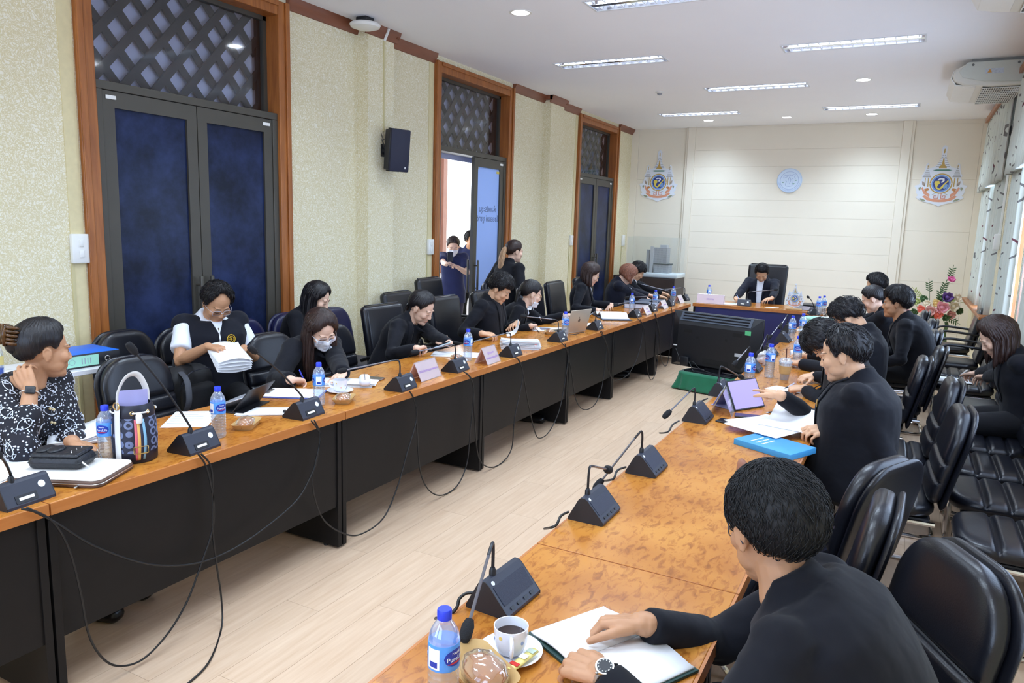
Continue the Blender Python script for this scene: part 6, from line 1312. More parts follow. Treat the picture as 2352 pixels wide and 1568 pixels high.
def head_shape(mb, M, fat=1.0, fem=False):
    f = fat
    B = lambda c, r, **k: mb.ball(c, r, 20, 13, M)
    B((0, -0.014, 0.030), (0.0765, 0.096, 0.088)); B((0, 0.020, -0.022), (0.0655 * f, 0.070, 0.086)); B((0, 0.028, -0.066), (0.052 * f, 0.052, 0.046)); B((0, 0.066, -0.098), (0.022, 0.020, 0.016)); B((0, 0.04, -0.088), (0.042 * f, 0.044, 0.026))
    for s in (-1, 1):
        B((s * 0.042 * f, 0.056, -0.022), (0.026, 0.026, 0.026)); B((s * 0.043 * f, 0.028, -0.052), (0.020 * f, 0.038, 0.032))
        B((s * 0.0105, 0.0925, -0.033), (0.0085, 0.009, 0.0072)); B((s * 0.030, 0.077, 0.022), (0.022, 0.013, 0.008)); B((s * 0.031, 0.070, 0.002), (0.017, 0.014, 0.011))
        E = M @ T(s * 0.077, -0.008, -0.004) @ RZ(-s * 0.35) @ RXm(-0.15) @ Sm(0.88, 0.88, 0.88)
        mb.ball((0, 0, 0), (0.009, 0.020, 0.032), 12, 9, E); mb.ball((0, 0.002, -0.026), (0.007, 0.011, 0.012), 10, 7, E)
        mb.tube([(0.004 * s, 0.014, -0.02), (0.008 * s, 0.010, 0.018), (0.009 * s, -0.006, 0.032), (0.009 * s, -0.020, 0.014), (0.007 * s, -0.014, -0.014)], 0.0045, 6, E)
    mb.tube([(0, 0.078, 0.018), (0, 0.088, -0.006), (0, 0.0985, -0.026)], [0.009, 0.0085, 0.0095], 10, M); B((0, 0.0985, -0.030), (0.0105, 0.0095, 0.0085)); B((0, 0.076, -0.045), (0.026, 0.014, 0.016))
    mb.tube([(-0.022, 0.079, -0.0635), (-0.008, 0.0865, -0.0605), (0, 0.0870, -0.0615), (0.008, 0.0865, -0.0605), (0.022, 0.079, -0.0635)], [0.003, 0.0048, 0.0046, 0.0048, 0.003], 8, M)
    mb.tube([(-0.020, 0.078, -0.069), (0, 0.0860, -0.0720), (0.020, 0.078, -0.069)], [0.003, 0.0058, 0.003], 8, M)
EC = Vector((0, -0.012, 0.030)); ER = Vector((0.080, 0.100, 0.093))
def edir(az, el): return Vector((math.sin(az) * math.cos(el), math.cos(az) * math.cos(el), math.sin(el)))
def epoint(az, el, off=0.0):
    d = edir(az, el); r = 1 / math.sqrt((d.x / ER.x) ** 2 + (d.y / ER.y) ** 2 + (d.z / ER.z) ** 2); return EC + d * (r + off)
def lerpt(tab, x):
    for (a, va), (b, vb) in zip(tab, tab[1:]):
        if a <= x <= b: t = (x - a) / (b - a); t = t * t * (3 - 2 * t); return va + (vb - va) * t
    return tab[-1][1]
HL = {'male': [(0, 34), (30, 34), (48, 26), (62, -6), (74, -22), (88, -10), (104, -18), (125, -40), (180, -46)],
      'receding': [(0, 64), (20, 62), (36, 44), (52, 16), (66, -14), (76, -18), (90, -6), (106, -16), (125, -40), (180, -46)],
      'fringe': [(0, 14), (28, 16), (45, 16), (60, -8), (72, -22), (88, -10), (104, -18), (125, -40), (180, -46)],
      'swept': [(0, 38), (30, 34), (50, 14), (66, -8), (80, 2), (92, 0), (110, -20), (130, -38), (180, -44)],
      'female': [(0, 42), (18, 36), (38, 14), (58, -12), (76, -30), (95, -34), (120, -40), (180, -46)]}
def hair_cap(mb, M, style, th=0.016, part=0.0, rough=0.004, seed=0, top=1.0, lift=0.0, nu=64, nv=16):
    rings = [[] for _ in range(nv + 2)]
    if style in ('female', 'swept'): nu = 110
    for i in range(nu):
        az = -pi + 2 * pi * i / nu; e0 = math.radians(lerpt(HL[style], abs(math.degrees(az))))
        for j in range(nv + 1):
            t = j / nv; el = math.radians(89) + (e0 - math.radians(89)) * t
            k = (1 - t ** 5) * th * (1 + 0.35 * top * math.sin(el) * (1 if el > 0 else 0)) + 0.003
            d = edir(az, el); k += (0.0016 * math.sin(az * 37 + 2.5 * math.sin(el * 3 + seed)) if style in ('female', 'swept') else 0) + rough * (noise.noise(d * 7 + Vector((seed, 0, 0))) + 0.6 * noise.noise(Vector((d.x * 26, d.y * 26, d.z * 6)) + Vector((0, seed, 0)))) * (1 - t ** 3)
            if style in ('female', 'swept') and part is not None: k -= 0.006 * math.exp(-((math.degrees(math.atan2(d.x, max(d.z, 0.05))) - part) / 5.0) ** 2) * (1 if d.y > -0.2 and d.z > 0.2 else 0)
            rings[j].append(epoint(az, el, k))
        rings[nv + 1].append(epoint(az, e0 - 0.03, -0.014))
    mb.loft(rings, M, caps=True)
def strands(mb, M, azs, e_start, length, seed=0, out=0.012, r=0.010, wave=0.0, flare=0.0, front=0.0, ends=None, fall=None):
    """locks that lie on the skull from e_start degrees and then hang down; fall: unit vector of gravity in head space"""
    rnd = random.Random(seed); G = Vector(fall or (0, 0, -1)).normalized()
    for az in azs:
        a = math.radians(az + rnd.uniform(-3, 3)); pts = []
        for k in range(7):
            el = math.radians(e_start + (-12 - e_start) * k / 6); p = epoint(a, el, out + rnd.uniform(-0.003, 0.004)); pts.append(p)
        p = pts[-1].copy(); d = (pts[-1] - pts[-2]).normalized(); L = length * rnd.uniform(0.92, 1.06); step = L / 8
        hdir = Vector((math.sin(a), math.cos(a), 0))
        for k in range(8):
            d = (d * 0.55 + G * 0.5 + hdir * flare * 0.12).normalized(); w = Vector((math.cos(k * 1.1 + az), math.sin(k * 0.9 + az * 2), 0)) * wave
            p = p + d * step; pts.append(p + w)
        R = [r * 0.7] + [r] * (len(pts) - 4) + [r * 0.85, r * 0.55, r * 0.15]
        mb.tube(pts, R, 6, M)
def eye_set(P, M, bvh, look, colour=DARKE, brow=None, gaze=(0, 0)):
    def surf(x, z, off=0.0):
        o = M @ Vector((x, 0.14, z)); d = (M.to_3x3() @ Vector((0, -1, 0))).normalized(); h = bvh.ray_cast(o, d)
        return h[0] - d * off if h[0] else M @ Vector((x, 0.085, z))
    for s in (-1, 1):
        if look == 'down':
            pts = [surf(s * x, -0.003 - 0.004 * math.sin(pi * (x - 0.017) / 0.028), 0.0008) for x in (0.017, 0.022, 0.027, 0.033, 0.039, 0.045)]; build('eyelash', MB().tube(pts, [0.0009, 0.0014, 0.0017, 0.0018, 0.0016, 0.0010], 6), DARKE, P)
        else:
            c = surf(s * 0.031, 0.001, -0.006); Mi = M.to_3x3().to_4x4()
            e = build('eye', MB().ball((0, 0, 0), (0.0125, 0.0085, 0.0062), 14, 9), EYEW, P, Matrix.Translation(c) @ Mi)
            build('iris', MB().ball((gaze[0] * 0.004, 0.0058, 0), (0.0056, 0.0034, 0.0056), 12, 8), IRIS, e)
            pts = [surf(s * x, 0.0015 + 0.0055 * math.sin(pi * min(1, (x - 0.016) / 0.030)), 0.0016) for x in (0.016, 0.021, 0.026, 0.031, 0.036, 0.041, 0.046)]; build('eyelash', MB().tube(pts, [0.0008, 0.0014, 0.0017, 0.0018, 0.0017, 0.0014, 0.0008], 6), DARKE, P)
        pts = [surf(s * x, 0.0215 + 0.006 * math.sin(pi * (x - 0.010) / 0.050), 0.0004) for x in (0.012, 0.018, 0.026, 0.034, 0.042, 0.049)]
        build('eyebrow', MB().tube(pts, [0.0022, 0.0034, 0.0036, 0.0032, 0.0026, 0.0012], 6, flat=0.6), brow or HB, P)
def spectacles(P, M, m, w=0.026, h=0.019, y=0.094, z=-0.003, round_=0.010):
    t = MB()
    for s in (-1, 1):
        pts = [(s * 0.033 + x, y - abs(x + s * 0.033) * 0.12, z + zz) for x, zz in rrect(2 * w, 2 * h, round_, 3)]
        t.tube(pts, 0.0013, 6, closed=True)
    t.tube([(-0.009, y, z + 0.004), (0, y + 0.003, z + 0.006), (0.009, y, z + 0.004)], 0.0012, 6)
    for s in (-1, 1): t.tube([(s * (0.033 + w), y - 0.008, z + 0.006), (s * 0.076, 0.05, z + 0.006), (s * 0.082, -0.004, z + 0.002), (s * 0.081, -0.022, z - 0.014)], 0.0014, 6)
    g = build('spectacles', t, m, P, M)
    for s in (-1, 1): build('spectacle_lens', MB().prism(rrect(2 * w - 0.002, 2 * h - 0.002, round_, 3), -0.0004, 0.0004, basis((1, -s * 0.12, 0), (0, 0, 1), (0, -1, 0), (s * 0.033, y - 0.004, z))), m_clear('lens_glass', (0.97, 0.98, 1, 1), 0.10, 0.0), g, smooth=0)
def face_mask(P, M, bvh, drop=0.0):
    d = (M.to_3x3() @ Vector((0, -1, 0))).normalized()
    def f(u, v):
        x = (u - 0.5) * 0.128 * (1 - 0.22 * v * v); z = -0.006 - drop - v * 0.098; q = bvh.ray_cast(M @ Vector((x, 0.14, z)), d); yy = (M.inverted() @ q[0]).y if q[0] else 0.02
        yy = max(yy, 0.088 - 13 * x * x - 0.10 * max(0, v - 0.55) - 0.20 * max(0, v - 0.85)) if not drop else yy
        return tuple(M @ Vector((x, yy + 0.007, z)))
    o = build('face_mask', MB().sheet(f, 15, 13, 0.002), MASKM, P, smooth=180)
    for s in (-1, 1): build('ear_loop', MB().tube([M @ Vector((s * 0.062, 0.045, -0.016 - drop)), M @ Vector((s * 0.078, 0.01, 0.004)), M @ Vector((s * 0.084, -0.016, 0.0)), M @ Vector((s * 0.078, -0.006, -0.035)), M @ Vector((s * 0.052, 0.05, -0.085 - drop))], 0.0012, 6), MASKM, P)

def ik(a, b, l1, l2, pole):
    d = b - a; L = d.length
    if L > (l1 + l2) * 0.995: b = a + d.normalized() * (l1 + l2) * 0.995; d = b - a; L = d.length
    x = (l1 * l1 - l2 * l2 + L * L) / (2 * L); h = math.sqrt(max(l1 * l1 - x * x, 0)); dn = d.normalized(); p = Vector(pole); p = (p - dn * p.dot(dn)).normalized()
    return a + dn * x + p * h, b
def person(label, head, yaw, hyaw, pitch, roll=0.0, skin=S1, sex='m', s=1.0, seat=0.57, stand=False, wr=None, wl=None, hr=None, hl=None, poser='rest', posel='rest', outfit=(), hairf=None, look='down', fat=1.0, glasses=None, mask=None, voxb=0.0055, voxc=0.012, backr=None, backl=None, point=None, elr=None, ell=None, legs=True, brow=None, face=True, gaze=(0, 0), thumbr=None, thumbl=None, spread=5, tl=0.475, lipc=LIP, bodyfat=1.0, hs=1.04, name='person', neck=0.034, ml=0.24):
    """head: world position of the middle of the head; yaw: heading of the body, hyaw/pitch/roll: of the head (degrees, heading 0 = +y, 90 = -x)"""
    random.seed(len(label))
    head = Vector(head); ya, ha = math.radians(yaw), math.radians(hyaw)
    fw = Vector((-math.sin(ya), math.cos(ya), 0)); rt = Vector((math.cos(ya), math.sin(ya), 0))
    MH = Matrix.Translation(head) @ RZ(ha) @ RXm(-math.radians(pitch)) @ RYm(math.radians(roll)) @ Sm(hs, hs, hs)
    hup = (MH.to_3x3() @ Vector((0, 0, 1))).normalized(); hf = (MH.to_3x3() @ Vector((0, 1, 0))).normalized()
    nb = head - hup * 0.080 * hs - hf * 0.038 - Vector((0, 0, neck)) - fw * 0.014       # base of the neck
    tl = tl * s
    if stand: hipz = nb.z - tl; hip = Vector((nb.x, nb.y, hipz)) - fw * 0.01
    else:
        hipz = seat; dz = nb.z - hipz; q = tl * tl - dz * dz; hip = nb - fw * min(ml, (math.sqrt(q) if q > 0 else 0)) ; hip.z = hipz
    root = thing(name, label, 'person', (hip.x, hip.y, 0), ya); RM = root.matrix_basis; Ri = RM.inverted()
    L = lambda p: Ri @ Vector(p)
    H = Ri @ MH; nbl = L(nb); hipl = L(hip)
    bulge = Vector((0, -0.045 * (1 + (nbl - hipl).y * 1.2), 0)); mid = (hipl + nbl) / 2 + bulge
    def spine(t): return hipl * (1 - t) ** 2 + mid * 2 * t * (1 - t) * 1.0 + nbl * t * t + Vector((0, 0, 0))
    def sdir(t): return (spine(min(1, t + 0.02)) - spine(max(0, t - 0.02))).normalized()
    wsh = (0.172 if sex == 'm' else 0.150) * s
    upc = sdir(0.9); rx = Vector((1, 0, 0)); cf = upc.cross(rx) * -1; cf = rx.cross(upc) * -1 if rx.cross(upc).y > 0 else rx.cross(upc)
    cf = upc.cross(rx); cf = cf if cf.y > 0 else -cf
    sh = {1: nbl + rx * wsh - upc * 0.062 * s - cf * 0.0, -1: nbl - rx * wsh - upc * 0.062 * s}
    la, lf = 0.285 * s, 0.255 * s
    arms = {}
    for side, w, el in ((1, wr, elr), (-1, wl, ell)):
        if w is None: tgt = sh[side] + Vector((side * 0.04, 0.26, -0.36)) if not stand else sh[side] + Vector((side * 0.06, 0.06, -0.51))
        else: tgt = L(w)
        pole = el or (side * 0.55, -0.35, -0.75)
        e, tgt = ik(sh[side], tgt, la, lf, pole); arms[side] = (sh[side], e, tgt)
    prof = [(0.0, 0.165, 0.125), (0.2, 0.158, 0.122), (0.42, 0.158, 0.118), (0.62, 0.168, 0.120), (0.78, 0.176, 0.115), (0.88, 0.165, 0.098), (0.95, 0.118, 0.078), (1.0, 0.066, 0.062)] if sex == 'm' else \
           [(0.0, 0.168, 0.125), (0.2, 0.146, 0.112), (0.42, 0.136, 0.105), (0.62, 0.148, 0.120), (0.74, 0.152, 0.120), (0.86, 0.142, 0.092), (0.95, 0.100, 0.070), (1.0, 0.056, 0.054)]
    def torso(mb, t0, t1, inf, flare=0.0, n=22):
        rings = []; st = sorted({t0, t1} | {t0 + (t1 - t0) * k / 12 for k in range(13)})
        for t in st:
            a = lerpt([(p[0], p[1]) for p in prof], max(0, t)) * s; b = lerpt([(p[0], p[2]) for p in prof], max(0, t)) * s
            bf = bodyfat if t < 0.8 else 1 + (bodyfat - 1) * 0.5
            a = a * bf + inf + flare * max(0, 0.5 - t); b = b * bf * (bodyfat ** 0.5) + inf + flare * max(0, 0.5 - t)
            c = spine(t) if t >= 0 else spine(0) + sdir(0) * t * tl; u = sdir(max(0, t)); f = u.cross(rx); f = f if f.y > 0 else -f
            rings.append([c + rx * (a * math.copysign(abs(math.cos(q)) ** 0.85, math.cos(q))) + f * (b * math.copysign(abs(math.sin(q)) ** 0.85, math.sin(q))) for q in [2 * pi * k / n for k in range(n)]])
        mb.loft(rings)
    # ---- body
    mb = MB(); head_shape(mb, H, fat)
    nk0 = H @ Vector((0, -0.022, -0.055)); nk1 = nbl + Vector((0, 0.0, -0.03)); rn = (0.057 if sex == 'm' else 0.047) * (0.5 + 0.5 * fat)
    cap_tube(mb, [nk0, (nk0 + nk1) / 2, nk1], [rn, rn, rn * 1.12], 14)
    torso(mb, 0.55, 0.96, -0.024)
    for side in (1, -1):
        a, e, w = arms[side]; cap_tube(mb, [nbl - upc * 0.08, a], [0.05 * s, 0.044 * s], 10); ex = (e - a); fx = (w - e)
        thin = 0.8
        cap_tube(mb, [a, a + ex * 0.5, e, e + fx * 0.3, e + fx * 0.65, w], [0.044 * s, 0.040 * s, 0.037 * s, 0.039 * s, 0.033 * s, 0.0275 * s], 12)
        hd = hr if side > 0 else hl; bk = backr if side > 0 else backl
        f = (L(hd) - w).normalized() if hd is not None else (fx.normalized() + Vector((0, 0.1, -0.05))).normalized()
        b = (Ri.to_3x3() @ Vector(bk)) if bk else Vector((side * 0.25, -0.25, 1))
        hand(mb, w, f, b, side, poser if side > 0 else posel, s * 0.98, spread, point == side, thumbr if side > 0 else thumbl)
    nm, co = vox(mb, voxb, 2)
    # tones of the skin itself: lips, cheeks
    Hi = np.array(H.inverted()); q = co @ Hi[:3, :3].T + Hi[:3, 3]
    tone = np.ones((len(co), 4)); lip = np.exp(-((np.abs(q[:, 0]) / 0.021) ** 4)) * np.exp(-(((q[:, 2] + 0.0668) / 0.0085) ** 4)) * (q[:, 1] > 0.066)
    chk = np.exp(-(((np.abs(q[:, 0]) - 0.045) / 0.02) ** 2 + ((q[:, 2] + 0.028) / 0.022) ** 2)) * (q[:, 1] > 0.04)
    for k in range(3): tone[:, k] = 1 - lip * (1 - lipc[k]) - chk * (0.0, 0.07, 0.07)[k]
    at = nm.attributes.new('tone', 'FLOAT_COLOR', 'POINT'); at.data.foreach_set('color', tone.ravel())
    setco(nm, co, skin); link('body', nm, root); bv = bvh_of(nm)
    if face: eye_set(root, H, bv, look, brow=brow, gaze=gaze)
    if glasses: spectacles(root, H, glasses)
    if mask == 'on': face_mask(root, H, bv)
    if mask == 'chin': face_mask(root, H, bv, 0.052)
    # ---- clothes
    CF = basis(rx, cf, upc, nbl)
    info = dict(root=root, H=H, CF=CF, arms=arms, spine=spine, RM=RM, s=s, bvh=bv)
    for g in outfit:
        mb = MB(); k = g['kind']
        if k == 'legs':
            kz = 0.50 if not stand else hipl.z * 0.53
            for side in (1, -1):
                h = hipl + Vector((side * 0.085, 0.0, 0.0)); kn = Vector((side * 0.11, hipl.y + 0.40, 0.53)) if not stand else Vector((side * 0.085, hipl.y + 0.01, kz)); an = Vector((side * 0.10, kn.y + 0.02, 0.09)) if not stand else Vector((side * 0.08, hipl.y - 0.01, 0.08))
                cap_tube(mb, [h, (h + kn) / 2, kn], [0.098 * s, 0.085 * s, 0.064 * s], 12); cap_tube(mb, [kn, (kn + an) / 2, an], [0.062 * s, 0.060 * s, 0.052 * s], 12)
                build('shoe', MB().rbox((an.x, an.y + 0.06, 0.035), (0.085, 0.25, 0.07), 0.034, 3), SHOE, root)
            mb.ball(hipl, (0.165 * s * bodyfat, 0.13 * s, 0.12 * s), 16, 10)
            nm2, c2 = vox(mb, 0.018, 3); link('trousers', setco(nm2, c2, g['m']), root); continue
        torso(mb, g.get('t0', -0.12), g.get('t1', 0.965), g.get('inf', 0.016), g.get('flare', 0.0))
        sl = g.get('sleeve', 1.0)
        if sl:
            for side in (1, -1):
                a, e, w = arms[side]; r = g.get('arm', 0.0); tot = la + lf; cut = sl * tot - 0.012
                if g.get('pads', True): mb.ball(a + upc * 0.004, (0.066 * s + r, 0.066 * s + r, 0.060 * s + r), 14, 9)
                pts = [nbl - upc * 0.085 * s + rx * side * wsh * 0.45, a]; rr = [0.070 * s + r, 0.064 * s + r]
                path = [(a, 0), (a + (e - a) * 0.5, la / 2), (e, la), (e + (w - e) * 0.5, la + lf / 2), (w, tot)]; R5 = [0.062, 0.057, 0.052, 0.047, 0.040]
                last = None
                for i, (p, dl) in enumerate(path[1:], 1):
                    if dl <= cut: pts.append(p); rr.append(R5[i] * s + r)
                    else:
                        p0, d0 = path[i - 1]; f = (cut - d0) / (dl - d0)
                        if f > 0.02: pts.append(p0 + (p - p0) * f); rr.append((R5[i - 1] + (R5[i] - R5[i - 1]) * f) * s + r + g.get('cuff', 0.0))
                        break
                mb.tube(pts, rr, 14); 
                for p, q_ in list(zip(pts, rr))[:-1]: mb.ball(p, q_, 14, 9)
        if g.get('collar', True):
            cr = rn + 0.016; c0 = nbl + (nk0 - nk1).normalized() * 0.005; ax = ((nk0 - nk1).normalized() + upc).normalized(); f_ = ax.cross(rx); f_ = f_ if f_.y > 0 else -f_
            hc = g.get('ch', 0.036); rg = []
            for (rad, hh, drop) in ((cr + 0.045, -0.055, 0.0), (cr + 0.012, 0.0, 0.02), (cr + 0.004, hc, 0.04), (cr - 0.012, hc, 0.04)):
                rg.append([c0 + rx * rad * math.cos(q_) + f_ * rad * math.sin(q_) + ax * (hh - drop * max(0, math.sin(q_)) * 1.6) for q_ in [2 * pi * kk / 20 for kk in range(20)]])
            mb.loft(rg)
        nm2, c2 = vox(mb, g.get('vox', voxc), g.get('it', 4)); c2 = wrinkle(nm2, c2, arms, len(label)); o = link(g['name'], setco(nm2, c2, g['m']), root); info[g['name']] = bvh_of(nm2); g['mesh'] = nm2
        if g.get('front'): g['front'](info, info[g['name']], g)
    if hairf: hairf(root, H, info)
    bpy.context.view_layer.update()
    return info
def drape(info, bv, name, xl, xr, z0, z1, m, off=0.004, th=0.003, nu=6, nv=12, parent=None):
    """a cloth piece laid on the chest: left and right edges xl(v), xr(v), from z0 down to z1 in chest space"""
    CF = info['CF']; d = -(CF.to_3x3() @ Vector((0, 1, 0))).normalized(); last = [0.09]
    def f(u, v):
        z = z0 + (z1 - z0) * v; x = xl(v) + (xr(v) - xl(v)) * u; h = bv.ray_cast(CF @ Vector((x, 0.19, z)), d); 
        yy = (CF.inverted() @ h[0]).y if h[0] else None
        if yy is None or yy < -0.02:
            n_ = bv.find_nearest(CF @ Vector((x, last[0], z))); yy = (CF.inverted() @ n_[0]).y if n_[0] else last[0]
        last[0] = yy; return tuple(CF @ Vector((x, yy + off, z)))
    return build(name, MB().sheet(f, nu, nv, th), m, parent or info['root'], smooth=180)
def lapels(shirt=SHW, w0=0.045, w1=0.008, zb=-0.30, col=None, lap=True, zt=0.0, lw=0.05):
    def fn(info, bv, g):
        V_ = lambda v: w0 + (w1 - w0) * v
        if shirt: drape(info, bv, 'shirt_front', lambda v: -V_(v), V_, zt, zb, shirt, 0.003)
        if lap:
            for s in (-1, 1): drape(info, bv, 'lapel', lambda v, s=s: s * V_(v), lambda v, s=s: s * (V_(v) + lw * (0.5 + 0.5 * math.sin(pi * min(1, v * 1.4 + 0.1))) * (1 - 0.75 * max(0, v - 0.55) / 0.45)), zt + 0.005, zb + 0.01, g['m'], 0.008, 0.004, 5, 14)
    return fn
def suit(m=JB, shirt=SHW, **k):
    o = dict(kind='top', name='jacket', m=m, front=lapels(shirt, **k)); return (o, dict(kind='legs', m=JT))
# ---------------------------------------------------------------- hair styles
def h_short(m=HB, style='male', th=0.018, rough=0.005, seed=1, top=1.0, tufts=900, tl_=0.036, side=0.6, tr=0.0016):
    def fn(root, H, info):
        mb = MB(); hair_cap(mb, H, style, th, None, rough, seed, top, nu=80, nv=22); rnd = random.Random(seed)
        for k in range(tufts):
            az = rnd.uniform(-pi, pi); e0 = math.radians(lerpt(HL[style], abs(math.degrees(az)))); el = e0 + (math.radians(86) - e0) * rnd.random() ** 0.8
            L = rnd.uniform(0.5, 1.0) * tl_; pts = []; da = rnd.uniform(-0.13, 0.13) + 0.25 * side * math.cos(az) * math.sin(el) ; lf_ = rnd.uniform(0.2, 1.5)
            for j in range(5):
                q = j / 4; ee = el - q * L / 0.1; ee = max(ee, e0 - 0.04); t_ = (math.radians(89) - ee) / (math.radians(89) - e0); kk = (1 - min(1, t_) ** 5) * th * (1 + 0.35 * top * max(0, math.sin(ee))) + 0.003
                pts.append(epoint(az + da * q, ee, kk + rough * lf_ * math.sin(pi * (0.25 + 0.75 * q)) * 0.9))
            mb.tube(pts, [tr * 0.9, tr, tr * 0.85, tr * 0.55, tr * 0.12], 4, H)
        build('hair', mb, m, root, smooth=180)
    return fn
def h_long(m=HB, length=0.28, part=8, seed=2, style='female', wave=0.002, th=0.014, azr=(66, 294), fall=None, r=0.011, flare=0.0):
    def fn(root, H, info):
        mb = MB(); hair_cap(mb, H, style, th, part, 0.003, seed); G = H.to_3x3().inverted() @ Vector((0, 0, -1))
        n = 46; strands(mb, H, [azr[0] + (azr[1] - azr[0]) * i / (n - 1) for i in range(n)], 40, length, seed, th * 0.75, r, wave, flare, fall=tuple(G)); strands(mb, H, [azr[0] + 4 + (azr[1] - azr[0] - 8) * i / 29 for i in range(30)], 20, length * 0.95, seed + 1, th * 0.4, r, wave, flare, fall=tuple(G)); build('hair', mb, m, root, smooth=180)
    return fn
def h_tied(m=HB, tail=0.22, part=10, seed=3, tailm=None, knot=(0, -0.115, 0.0), bun=0.0, r=0.013, sweep='swept'):
    def fn(root, H, info):
        mb = MB(); hair_cap(mb, H, sweep, 0.012, part, 0.002, seed); build('hair', mb, m, root, smooth=180)
        G = (H.to_3x3().inverted() @ Vector((0, 0, -1))).normalized(); K = Vector(knot)
        if bun: b2 = MB().ball(K, (bun, bun * 0.8, bun), 18, 12, H); b2.v = [tuple(Vector(p) + Vector((0.003, 0.003, 0.003)) * noise.noise(Vector(p) * 60)) for p in b2.v]; build('hair_bun', b2, m, root, smooth=180)
        if tail:
            t = MB(); rnd = random.Random(seed)
            for i in range(22):
                a = 2 * pi * i / 22; o = Vector((math.cos(a), 0, math.sin(a))) * 0.012 * (1 + 0.8 * (tailm is not None)) * (0.5 + 0.5 * (i % 2)); d = Vector((0, -0.6, 0.1)); p = K + o * 0.6; pts = [p]
                for k in range(9): d = (d * 0.62 + G * 0.45 + o * 2.0 * (k < 3)).normalized(); p = p + d * tail / 9; pts.append(p + Vector((rnd.uniform(-1, 1), rnd.uniform(-1, 1), 0)) * 0.003)
                t.tube(pts, [r * 0.6] + [r] * 6 + [r * 0.8, r * 0.5, r * 0.15], 6, H)
            build('ponytail', t, tailm or m, root, smooth=180)
            build('hair_tie', MB().tube([H @ (K + Vector((0.020 * math.cos(a), -0.01, 0.020 * math.sin(a)))) for a in [2 * pi * k / 12 for k in range(12)]], 0.006, 6, closed=True), BPLAST, root)
    return fn
